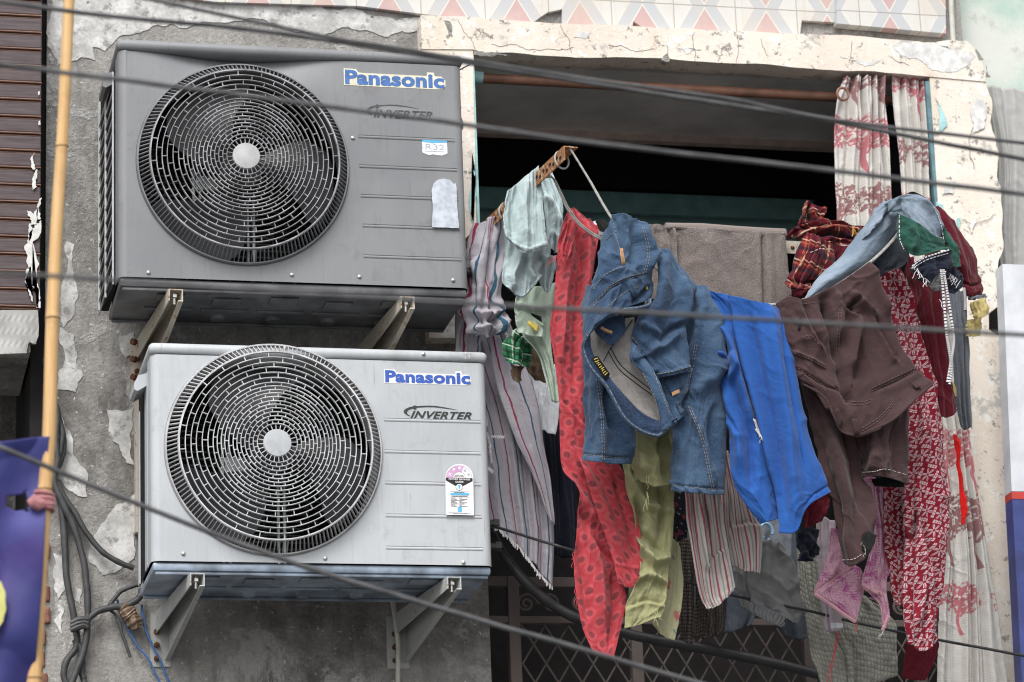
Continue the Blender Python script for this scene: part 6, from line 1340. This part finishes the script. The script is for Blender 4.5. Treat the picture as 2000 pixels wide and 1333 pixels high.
drape('body', [[(1711, 548), (1730, 534), (1752, 523)], [(1721, 590), (1750, 576), (1778, 574)], [(1734, 640), (1768, 630), (1796, 640)], [(1750, 700), (1785, 698), (1808, 705)], [(1763, 760), (1798, 755), (1826, 765)], [(1772, 830), (1808, 828), (1837, 830)], [(1768, 900), (1806, 896), (1843, 900)], [(1762, 965), (1805, 960), (1849, 960)], [(1768, 1050), (1808, 1046), (1850, 1040)], [(1769, 1130), (1803, 1130), (1844, 1130)], [(1769, 1200), (1801, 1205), (1834, 1200)], [(1779, 1258), (1801, 1273), (1832, 1254)]], -.72, CM['leaf'], lf, pleat=(.014, 2.3, .5, 2), noise=(.012, 3, 6, 3), nu=60, nv=220, bulge=.02, folds=[([(1790, 1000), (1785, 1040), (1772, 1060)], 6, -.02), ([(1800, 1040), (1806, 1140), (1790, 1240)], 7, .016), ([(1800, 1010), (1830, 1120), (1826, 1230)], 7, -.014), ([(1728, 560), (1760, 660), (1790, 780)], 8, .014)])
drape('side_panel', [[(1724, 930), (1750, 935), (1782, 930)], [(1726, 1030), (1750, 1025), (1776, 1020)], [(1735, 1100), (1754, 1100), (1772, 1085)], [(1741, 1155), (1756, 1155), (1768, 1135)], [(1750, 1184), (1757, 1186), (1765, 1180)]], -.68, CM['leaf'], lf, pleat=(.010, 2, .2, 3), noise=(.010, 3, 3, 3), nu=40, nv=90)
sg = thing('slate_shirt', at(1880, 840, -.55), 'slate grey shirt with pale yellow cuffs hanging at the right end of the washing', 'shirt')
drape('body', [q('7', [(470, 500), (520, 510), (562, 520)]), q('7', [(490, 640), (530, 640), (568, 650)]), q('7', [(500, 760), (540, 760), (576, 770)]), q('7', [(505, 900), (540, 900), (578, 900)]), q('7', [(512, 1060), (545, 1060), (584, 1060)]), q('7', [(534, 1178), (560, 1182), (588, 1178)])], -.56, CM['slate'], sg, pleat=(.012, 2.6, .2, 5), noise=(.007, 3, 3, 3), nu=44, nv=110, jagb=3)
drape('sleeve', [q('7', [(575, 530), (610, 525), (650, 530)]), q('7', [(575, 560), (615, 555), (655, 550)])], -.60, CM['slate'], sg, pleat=(.008, 2, .2, 5), nu=30, nv=16, bulge=.02)
drape('cuff', [q('7', [(578, 575), (615, 560), (652, 545)]), q('7', [(588, 620), (628, 605), (662, 590)]), q('7', [(600, 655), (635, 645), (668, 628)])], -.61, CM['yellow'], sg, pleat=(.004, 4, .2, 5), nu=40, nv=30, bulge=.02)
drape('cuff', [q('7', [(565, 655), (600, 650), (640, 642)]), q('7', [(566, 690), (600, 690), (636, 690)]), q('7', [(570, 735), (600, 735), (628, 730)])], -.58, CM['yellow'], sg, pleat=(.004, 3, .2, 5), nu=36, nv=30, bulge=.02)
drape('yellow_cloth', [q('7', [(490, 950), (500, 960), (512, 985)]), q('7', [(496, 1020), (506, 1024), (517, 1022)])], -.62, CM['yellow'], None, nu=16, nv=16, label='scrap of pale yellow cloth between the maroon jacket and the slate shirt', cat='cloth')
# ribbon
R_ = drape('red_ribbon', [q('9', [(848, -30), (858, -32), (868, -30)]), q('9', [(856, 30), (872, 30), (888, 30)]), q('9', [(866, 140), (876, 140), (886, 140)]), q('9', [(882, 260), (894, 260), (908, 260)]), q('9', [(892, 380), (906, 380), (926, 380)]), q('9', [(894, 465), (902, 466), (912, 462)])], -.60, CM['ribbon'], None, noise=(.008, 1, 5, 3), nu=16, nv=80, label='bright red ribbon dangling in front of the tree print curtain', cat='ribbon')

# ------------------------------------------------------------------ olive cloth, floral cloth, striped trousers
ol = thing('olive_cloth', at(1265, 1230, -.70), 'crumpled olive green cloth hanging below the jeans beside the red scarf', 'cloth')
drape('upper_fold', [[(1226, 815), (1270, 825), (1320, 818)], [(1230, 850), (1272, 862), (1318, 850)], [(1236, 880), (1275, 890), (1316, 885)], [(1232, 905), (1270, 915), (1314, 918)], [(1245, 940), (1280, 950), (1314, 945)]], -.72, CM['olive'], ol, noise=(.014, 3, 3, 3), nu=56, nv=60, bulge=.04, folds=[([(1250, 830), (1254, 880), (1262, 930)], 9, .020), ([(1300, 830), (1290, 880), (1300, 940)], 9, -.016)])
drape('hanging_length', [[(1214, 900), (1260, 905), (1316, 915)], [(1222, 960), (1268, 965), (1316, 960)], [(1236, 1010), (1278, 1015), (1317, 1010)], [(1244, 1060), (1280, 1065), (1314, 1060)], [(1250, 1110), (1280, 1118), (1308, 1110)], [(1236, 1150), (1265, 1165), (1300, 1160)], [(1222, 1185), (1255, 1200), (1298, 1190)], [(1220, 1228), (1245, 1222), (1290, 1206)]], -.68, CM['olive'], ol, noise=(.014, 3, 4, 3), nu=60, nv=110, folds=[([(1225, 930), (1260, 990), (1310, 1000)], 9, .022), ([(1245, 960), (1250, 1040), (1290, 1080)], 9, -.018), ([(1240, 1060), (1275, 1100), (1312, 1090)], 8, .020), ([(1230, 1140), (1260, 1125), (1305, 1140)], 8, .018), ([(1222, 1190), (1260, 1175), (1298, 1185)], 5, .014, 's'), ([(1285, 900), (1296, 980), (1290, 1060)], 9, -.012)])
threads([(1262, 905), (1264, 950), (1262, 980)], CM['thread_g'], ol, -.76, 14, 26, 3, spread=5, r=.0006); threads([(1240, 1205), (1270, 1200), (1285, 1190)], CM['thread_g'], ol, -.72, 8, 30, 5, spread=18, r=.0005)
o = drape('floral_cloth', [[(1300, 1050), (1318, 1055), (1330, 1070)], [(1300, 1110), (1318, 1120), (1334, 1130)], [(1290, 1170), (1312, 1180), (1331, 1180)], [(1270, 1205), (1300, 1218), (1325, 1215)], [(1290, 1240), (1306, 1248), (1318, 1252)]], -.62, CM['lfloral'], None, pleat=(.008, 1.6, .2, 3), nu=36, nv=60, label='pale olive cloth with red flower print below the olive green cloth', cat='cloth')
drape('dark_floral_cloth', [[(1310, 950), (1325, 950), (1345, 960)], [(1312, 1000), (1328, 1000), (1346, 1005)], [(1312, 1055), (1328, 1056), (1342, 1050)]], -.55, CM['dfloral'], None, pleat=(.006, 1.6, .2, 3), nu=24, nv=36, label='black cloth with small red and white flowers right of the olive green cloth', cat='cloth')
ps = thing('striped_trousers', at(1420, 1190, -.66), 'white trousers with thin red and grey stripes hanging under the jeans and blue trousers', 'trousers')
drape('leg', [q('8', [(415, 40), (450, 60), (480, 90)]), q('8', [(415, 160), (470, 170), (520, 190)]), q('8', [(415, 280), (490, 290), (558, 290)]), q('8', [(425, 430), (510, 440), (610, 420)]), q('8', [(445, 560), (530, 560), (645, 490)]), q('8', [(460, 655), (550, 670), (642, 640)]), q('8', [(470, 682), (555, 716), (634, 735)])], -.62, CM['pstripe'], ps, pleat=(.012, 2.6, .2, 3), noise=(.007, 3, 3, 3), nu=56, nv=100, uvmode='param', jagb=2, folds=[(q('8', [(480, 480), (560, 460), (640, 470)]), 5, .010, 's')])
drape('leg', [q('8', [(218, 240), (300, 250), (415, 260)]), q('8', [(222, 340), (305, 345), (422, 350)]), q('8', [(232, 460), (320, 465), (436, 460)]), q('8', [(246, 580), (335, 590), (452, 575)]), q('8', [(268, 710), (360, 720), (478, 680)]), q('8', [(292, 830), (380, 850), (498, 790)]), q('8', [(312, 890), (390, 890), (496, 810)]), q('8', [(330, 932), (400, 912), (488, 826)])], -.66, CM['pstripe'], ps, pleat=(.014, 2.8, .15, 6), noise=(.007, 3, 3, 5), nu=60, nv=120, uvmode='param', jagb=2, folds=[(q('8', [(300, 300), (310, 480), (330, 690), (350, 720)]), 6, .018), (q('8', [(360, 690), (370, 640), (440, 600)]), 5, .012, 's')])
# grey sweatpants, dark crochet, mat
sw = thing('grey_sweatpants', at(1500, 1220, -.50), 'grey jersey sweatpants with gathered cuffs hanging in shade below the blue trousers', 'trousers')
drape('leg', [q('8', [(500, 540), (610, 545), (755, 570)]), q('8', [(505, 660), (620, 660), (800, 660)]), q('8', [(512, 770), (640, 780), (850, 780)]), q('8', [(518, 850), (660, 870), (862, 860)]), q('8', [(530, 880), (690, 930), (886, 930)]), q('8', [(700, 960), (770, 985), (850, 1010)])], -.48, CM['sweat'], sw, pleat=(.014, 3, .2, 5), noise=(.012, 3, 3, 5), nu=70, nv=80, bulge=.03)
drape('cuff', [q('8', [(522, 872), (620, 905), (700, 940), (770, 975)]), q('8', [(530, 905), (620, 950), (700, 985), (765, 1010)]), q('8', [(552, 925), (630, 975), (700, 1010), (748, 1030)])], -.52, CM['sweat'], sw, pleat=(.007, 11, .1, 5), nu=110, nv=30, bulge=.01)
dk = thing('dark_crochet', at(1370, 1250, -.40), 'dark taupe crochet cloth hanging between the floral cloth and the striped trousers', 'cloth')
drape('front_half', [q('8', [(172, 540), (220, 540), (280, 550)]), q('8', [(182, 700), (230, 700), (275, 710)]), q('8', [(190, 850), (235, 850), (272, 860)]), q('8', [(190, 1000), (235, 1000), (272, 1010)]), q('8', [(192, 1090), (230, 1110), (262, 1122)])], -.44, CM['dknit'], dk, pleat=(.010, 1.6, .2, 3), nu=40, nv=90, th=.004, jagb=4)
drape('rear_half', [q('8', [(270, 540), (340, 545), (440, 800)]), q('8', [(272, 800), (340, 820), (448, 860)]), q('8', [(274, 960), (350, 960), (444, 950)]), q('8', [(274, 1040), (350, 1060), (440, 1030)]), q('8', [(280, 1082), (350, 1090), (425, 1062)])], -.40, CM['dknit'], dk, pleat=(.012, 2, .2, 4), nu=50, nv=70, th=.004, jagb=4)
mt = thing('knitted_mat', at(1665, 1333, -.38), 'beige ribbed knitted mat hanging at the bottom below the pink cloth', 'mat')
drape('ribbed_half', [q('9', [(-10, 560), (40, 600), (110, 640)]), q('9', [(10, 800), (70, 830), (150, 860)]), q('9', [(30, 950), (110, 980), (200, 1000)]), q('9', [(60, 1120), (160, 1130), (280, 1140)]), q('9', [(85, 1230), (200, 1250), (300, 1240)]), q('9', [(130, 1360), (220, 1370), (300, 1350)])], -.40, CM['mat'], mt, pleat=(.010, 2.2, .2, 4), noise=(.010, 3, 3, 3), nu=60, nv=110, th=.006)
drape('plain_half', [q('9', [(120, 820), (300, 840), (420, 900)]), q('9', [(200, 980), (360, 980), (525, 1000)]), q('9', [(240, 1100), (390, 1110), (532, 1110)]), q('9', [(270, 1220), (400, 1230), (540, 1220)]), q('9', [(265, 1330), (400, 1325), (540, 1285)]), q('9', [(290, 1350), (400, 1335), (520, 1295)])], -.37, CM['mat'], mt, noise=(.012, 3, 3, 3), nu=60, nv=90, th=.006, jagb=3)
threads([q('9', [(200, 1060)])[0], q('9', [(255, 1040)])[0]], CM['thread_r'], mt, -.46, 3, 110, 8, spread=26, r=.0009)
drape('dark_cloth', [[(1556, 1035), (1576, 1030), (1598, 1035)], [(1558, 1070), (1578, 1072), (1598, 1070)], [(1564, 1095), (1578, 1098), (1590, 1092)]], -.55, CM['navy'], None, noise=(.012, 3, 3, 3), nu=30, nv=30, bulge=.02, label='dark navy sock-like cloth under the hem of the royal blue trousers', cat='cloth')
drape('lilac_cloth', [[(1592, 1010), (1610, 1010), (1632, 1020)], [(1596, 1090), (1612, 1092), (1634, 1095)], [(1604, 1180), (1620, 1182), (1640, 1180)], [(1612, 1232), (1626, 1234), (1645, 1230)]], -.50, CM['lilac'], None, pleat=(.008, 2.4, .1, 3), nu=30, nv=70, label='narrow pale lilac cloth hanging behind the pink printed cloth', cat='cloth')
pk_ = thing('clothes_peg', at(1636, 1225, -.56), 'pale plastic peg gripping the bottom of the lilac cloth', 'peg')
for k, (dx, dy) in enumerate(((0, 0), (10, -2))): MB().prism(pxpoly(q('9', [(178+dx*3, 1005), (212+dx*3, 1008), (216+dx*3, 1030), (182+dx*3, 1034)]), -.56-.01*k), (0, .006, 0)).build('jaw', M['white_board'], pk_)
# pink printed cloth
pp = thing('pink_printed_cloth', at(1660, 1230, -.66), 'pink block-printed cloth with pointed corners hanging behind the brown trouser leg', 'cloth')
c1 = drape('left_half', [q('9', [(180, 480), (200, 490), (228, 520)]), q('9', [(165, 600), (215, 610), (260, 640)]), q('9', [(130, 730), (230, 740), (345, 720)]), q('9', [(90, 845), (220, 850), (366, 810)]), q('9', [(190, 912), (260, 915), (344, 900)]), q('9', [(306, 1000), (316, 1003), (322, 985)])], -.64, CM['pink'], pp, noise=(.010, 3, 3, 3), nu=60, nv=90, folds=[(q('9', [(100, 845), (200, 770), (320, 700)]), 5, .016, 's'), (q('9', [(230, 560), (210, 680), (150, 790)]), 8, .014)])
c2 = drape('right_half', [q('9', [(355, 200), (400, 200), (462, 270)]), q('9', [(380, 340), (425, 340), (468, 400)]), q('9', [(410, 480), (445, 490), (480, 560)]), q('9', [(385, 640), (440, 650), (500, 720)]), q('9', [(345, 790), (410, 800), (482, 770)]), q('9', [(395, 850), (440, 860), (492, 890)]), q('9', [(440, 910), (465, 930), (500, 968)]), q('9', [(460, 1050), (464, 1056), (470, 1050)])], -.66, CM['pink'], pp, pleat=(.010, 2.2, .4, 4), noise=(.008, 3, 4, 5), nu=50, nv=110)
seam([c1], q('9', [(92, 848), (180, 908), (250, 960), (312, 1000)]), CM['pinkhem'], pp, 'hem', .0045, False, .001); seam([c1], q('9', [(96, 842), (160, 790), (220, 745), (290, 700)]), CM['pinkhem'], pp, 'hem', .003, False, .003); seam([c2], q('9', [(350, 795), (400, 825), (455, 850)]), CM['pinkhem'], pp, 'hem', .006, False, .001); seam([c2], q('9', [(462, 1046), (476, 1010), (496, 972)]), CM['pinkhem'], pp, 'hem', .005, False, .001)
threads([q('9', [(320, 1000)])[0], q('9', [(325, 1005)])[0]], CM['thread_r'], pp, -.66, 3, 20, 8); threads([q('9', [(462, 1050)])[0], q('9', [(470, 1052)])[0]], CM['thread_w'], pp, -.68, 3, 16, 8, spread=12)
drape('maroon_shorts', [[(1776, 1225), (1800, 1230), (1832, 1240)], [(1768, 1270), (1800, 1274), (1830, 1280)], [(1761, 1322), (1780, 1328), (1806, 1330)]], -.50, CM['maroon'], None, pleat=(.008, 2, .2, 3), nu=36, nv=40, label='faded maroon cloth at the bottom edge under the leaf print dress', cat='cloth')
drape('grey_shirt', [[(1480, 1005), (1510, 1000), (1545, 1010)], [(1486, 1060), (1515, 1060), (1546, 1060)], [(1490, 1110), (1515, 1112), (1545, 1110)]], -.30, CM['slate'], None, pleat=(.008, 2, .2, 3), nu=30, nv=30, label='slate blue cloth in the shade between the blue trousers and sweatpants', cat='cloth')
hg = MB(); a_ = np.linspace(-.4, 4.2, 24); c0 = at(1497, 1038, -.40)
hg.tube(np.stack([c0[0]+.016*np.cos(a_), 0*a_+c0[1], c0[2]+.020*np.sin(a_)], 1)[::-1], .004, 8); hg.tube(at([1502, 1500, 1480, 1440], [1052, 1062, 1074, 1090], -.40), .004, 8)
tag(hg.build('clothes_hanger', plain('pale_blue_plastic', (.22, .40, .58), .4), smooth=True), 'pale blue plastic hanger hook under the royal blue trousers', 'hanger')

drape('charcoal_shirt', [[(1500, 1040), (1550, 1040), (1606, 1050)], [(1506, 1110), (1552, 1115), (1604, 1110)], [(1515, 1180), (1556, 1190), (1600, 1180)], [(1530, 1240), (1560, 1250), (1590, 1240)]], -.16, CM['chardenim'], None, pleat=(.014, 2.6, .2, 3), nu=40, nv=50, label='charcoal cloth deep in shade between the sweatpants and the knitted mat', cat='cloth')
drape('dark_grey_cloth', [[(1330, 1010), (1400, 1010), (1470, 1020)], [(1335, 1100), (1402, 1105), (1474, 1100)], [(1345, 1190), (1405, 1200), (1478, 1185)], [(1380, 1228), (1420, 1236), (1466, 1222)]], -.22, CM['chardenim'], None, pleat=(.014, 3, .2, 5), nu=44, nv=50, label='dark grey cloth behind the striped trousers and the crochet', cat='cloth')
# ------------------------------------------------------------------ curtains
def treecol(seed, bands):
    """printed trees: rows at given heights (px), each with its colour"""
    def f(U, V, u, v, PX, PY):
        base = np.array([.56, .54, .51]); C = np.zeros(U.shape+(3,))+base
        C *= (1+.06*np.sign(np.sin(V*900+2*fnoise(U*20, V*20, seed, 2))))[..., None]
        for k, (vc, hh, xs, red) in enumerate(bands):
            inkc = np.array([.43, .15, .17]) if red else np.array([.27, .14, .14])
            for x in xs:
                du_ = (U-x)/hh; dv_ = (V-vc)/hh
                n = fnoise(U*95+k*9, V*95+x*50, seed+k, 3)
                can = ((du_/.55)**2+((dv_-.28)/.42)**2 < 1+.9*n) & (fnoise(U*190, V*190, seed+5, 2) > -.16)
                tr = (np.abs(du_-.06*np.sin(dv_*5)) < .045) & (dv_ > -.75) & (dv_ < .2)
                brn = ((np.abs(np.abs(du_)-.55*(dv_+.25)) < .03) & (dv_ > -.25) & (dv_ < .25))
                C = np.where((can | tr | brn)[..., None], inkc, C)
        sm_ = np.clip(fnoise(U*6, V*4, seed+8, 3)*2-.4, 0, 1)[..., None]; C = C*(1-.22*sm_)+np.array([.55, .40, .40])*.22*sm_
        return C
    return f
def curtain(name, rows, y, pl, label, seed, bands, nv=420, nu=150):
    t = drape(name, rows, y, CM['curt'], None, pleat=pl, noise=(.006, 3, 3, seed), nu=nu, nv=nv, colf=treecol(seed, bands), label=label, cat='curtain', group='tree print curtains')
    return t
c_a = curtain('curtain', [[(1648, 152), (1690, 152), (1728, 154)], [(1630, 215), (1690, 215), (1730, 215)], [(1628, 280), (1690, 280), (1734, 280)], [(1632, 380), (1692, 385), (1740, 390)], [(1634, 470), (1695, 475), (1745, 480)]], -.035, (.036, 4.3, 0, 3, 1.0), 'off-white tree print curtain bunched on the rod, left of the two at the top', 3, [(-.035, .075, [-.12, -.03, .05, .11], False), (-.20, .12, [-.10, .0, .10], True), (-.40, .12, [-.08, .04, .14], False)])
c_b = curtain('curtain', [[(1738, 148), (1772, 148), (1804, 156)], [(1742, 220), (1776, 220), (1808, 225)], [(1752, 300), (1782, 300), (1812, 305)], [(1760, 400, -.01), (1788, 400, -.01), (1818, 405, -.01)], [(1776, 520, -.03), (1804, 520, -.03), (1836, 520, -.03)], [(1804, 660, -.06), (1834, 660, -.06), (1866, 660, -.06)]] + [[(a[0], a[1], -.075), (b[0], b[1], -.075), (c[0], c[1], -.075)] for a, b, c in (q('9', [(780, -120), (850, -120), (930, -120)]), q('9', [(790, 60), (870, 60), (955, 60)]), q('9', [(800, 250), (890, 250), (985, 250)]), q('9', [(800, 420), (910, 420), (1015, 420)]), q('9', [(800, 700), (930, 700), (1058, 700)]), q('9', [(780, 900), (930, 900), (1095, 900)]), q('9', [(768, 1150), (930, 1150), (1125, 1150)]), q('9', [(760, 1400), (930, 1400), (1160, 1400)]))], -.028, (.026, 3.4, 0, 6, 1.0), 'off-white tree print curtain in the corner by the right jamb falling to the bottom edge', 7, [(-.05, .10, [-.08, .03, .10], True), (-.25, .10, [-.06, .05], False), (-.42, .1, [-.05, .08], True), (-.70, .11, [-.07, .05], False), (-1.125, .115, [-.10, -.03, .04, .11], True), (-1.315, .14, [-.13, -.045, .03, .10, .16], False), (-1.53, .10, [-.2, -.02, .12], True)], nv=640)
# grommet on the first curtain and white piped cloth with writing-like print
MB().tube(np.array([at(1646, 184, -.07)+np.array([.016*math.cos(a), 0, .018*math.sin(a)]) for a in np.linspace(0, 2*math.pi, 20, endpoint=False)]), .004, 8, closed=True).build('grommet', M['rod'], c_a, True)
drape('grey_sheet', [[(1930, 168), (1970, 172), (2060, 190)], [(1950, 300), (1985, 300), (2060, 310)], [(1950, 420), (1990, 420), (2060, 430)], [(1955, 535), (1990, 535), (2060, 540)]], .055, M['tarp'], None, pleat=(.022, 2.4, 0, 3), nu=60, nv=80, label='grey fabric sheet hanging beyond the right jamb', cat='sheet')

# ------------------------------------------------------------------ lower railing of the opening
GP = M['grille_paint']
def railing():
    y = .03; t = thing('balcony_railing', at(1280, 1330, y), 'dusty pink steel railing with diamond lattice and scrolls low in the opening', 'railing')
    z_a = float(at(1000, 1138, y)[2]); z_b = float(at(1000, 1212, y)[2]); z_lo = ZFL+.02; x0 = XL+.005; x1 = XR-.02
    for z, h in ((z_a, .026), (z_b, .018), (z_lo+.05, .02)): MB().box(x0, x1, y-.012, y+.012, z-h/2, z+h/2, .002).build('rail', GP, t)
    for px in (1003, 1240, 1575, 1790): X = float(at(px, 1220, y)[0]); MB().box(X-.015, X+.015, y-.0145, y+.0145, z_lo, z_a+.013, .002).build('post', GP, t)
    X0 = float(at(1018, 1280, y)[0]); mb = MB(); pit = .062; zt = z_b-.01; zb = z_lo+.06; hgt = zt-zb; n = int((x1-X0)/pit)+10
    for k in range(-9, n):
        for sg in (1, -1):
            xa = X0+k*pit; xb_ = xa+hgt*.62
            A, B = (np.array([xa, y+.004*sg, zb]), np.array([xb_, y+.004*sg, zt])) if sg > 0 else (np.array([xb_, y+.004*sg, zb]), np.array([xa, y+.004*sg, zt]))
            d = B-A; ta, tb = 0, 1
            for lim, s_ in ((X0, 1), (x1, -1)):
                for P_, which in ((A, 0), (B, 1)):
                    if s_*(P_[0]-lim) < 0:
                        f = (lim-A[0])/(d[0]+1e-12)
                        if which == 0: ta = max(ta, f)
                        else: tb = min(tb, f)
            if tb-ta > .02: mb.tube([A+d*ta, A+d*tb], .0027, 6)
    mb.build('lattice', GP, t)
    zc = (z_a+z_b)/2-.002
    for k in range(9):
        X = X0+.05+k*.145; mb = MB(); a = np.linspace(0, 3.6*math.pi, 40); r = .030*np.exp(-a*.13)
        for sg in (1, -1): mb.tube(np.stack([X+sg*(.032-r*np.cos(a)), 0*a+y, zc-.004+r*np.sin(a)], 1), .0042, 6)
        mb.build('scroll', GP, t)
    return t
railing()
def tub(px, py, y, r, h, mat, label, name='plastic_tub'):
    c = at(px, py, y); c[2] = ZFL; MB_ = MB().tube([c+[0, 0, .001], c+[0, 0, h*.5], c+[0, 0, h-.02], c+[0, 0, h-.018], c+[0, 0, h]], [r*.82, r*.92, r, r*1.06, r*1.06], 32)
    return tag(MB_.build(name, mat, smooth=True), label, 'tub')
GB = plain('grey_plastic', (.30, .31, .33), .5); BB = plain('blue_plastic', (.035, .09, .26), .45)
tub(1130, 1300, .30, .17, .62, GB, 'grey plastic tub behind the lattice below the red scarf'); tub(1400, 1310, .28, .12, .46, BB, 'blue plastic tub behind the lattice below the striped trousers'); tub(1500, 1290, .40, .20, .56, plain('pale_plastic', (.42, .43, .45), .5), 'pale plastic tub behind the lattice below the sweatpants')
# ------------------------------------------------------------------ light, sky, camera
W_ = bpy.data.worlds.new('World'); SC.world = W_; W_.use_nodes = True
nt = W_.node_tree; bg = nt.nodes['Background']
sky = nt.nodes.new('ShaderNodeTexSky'); sky.sky_type = 'NISHITA'; sky.sun_disc = False
SUN_EL, SUN_AZ = math.radians(50), math.radians(205)     # azimuth measured clockwise from +Y
sky.sun_elevation = SUN_EL; sky.sun_rotation = SUN_AZ
sky.air_density = 1.0; sky.dust_density = 3.0; sky.ozone_density = 1.0
hs = nt.nodes.new('ShaderNodeHueSaturation'); hs.inputs['Saturation'].default_value = .18
nt.links.new(sky.outputs[0], hs.inputs['Color']); nt.links.new(hs.outputs[0], bg.inputs[0]); bg.inputs[1].default_value = .128
L = bpy.data.lights.new('sun', 'SUN'); L.energy = 1.2; L.angle = math.radians(28); L.color = (1, .97, .93)
so = bpy.data.objects.new('sun', L); COL.objects.link(so)
d = Vector((math.sin(SUN_AZ)*math.cos(SUN_EL), math.cos(SUN_AZ)*math.cos(SUN_EL), math.sin(SUN_EL)))
so.rotation_euler = d.to_track_quat('Z', 'Y').to_euler(); so.location = (0, -6, 12)

cd = bpy.data.cameras.new('camera'); co = bpy.data.objects.new('camera', cd); COL.objects.link(co)
cd.sensor_width = 36; cd.sensor_fit = 'HORIZONTAL'; cd.lens = FPX*36/2000; cd.clip_end = 500; cd.clip_start = .1
co.matrix_world = Matrix(((_R[0], _U[0], -_F[0], CAM[0]), (_R[1], _U[1], -_F[1], CAM[1]), (_R[2], _U[2], -_F[2], CAM[2]), (0, 0, 0, 1)))
cd.dof.use_dof = True; cd.dof.focus_distance = 7.75; cd.dof.aperture_fstop = 6.0
SC.camera = co
SC.view_settings.view_transform = 'Standard'; SC.view_settings.look = 'None'; SC.view_settings.exposure = 0.92; SC.view_settings.gamma = 1.0
SC.render.film_transparent = False
SC.cycles.use_denoising = True
SC.cycles.max_bounces = 6; SC.cycles.filter_width = 1.1
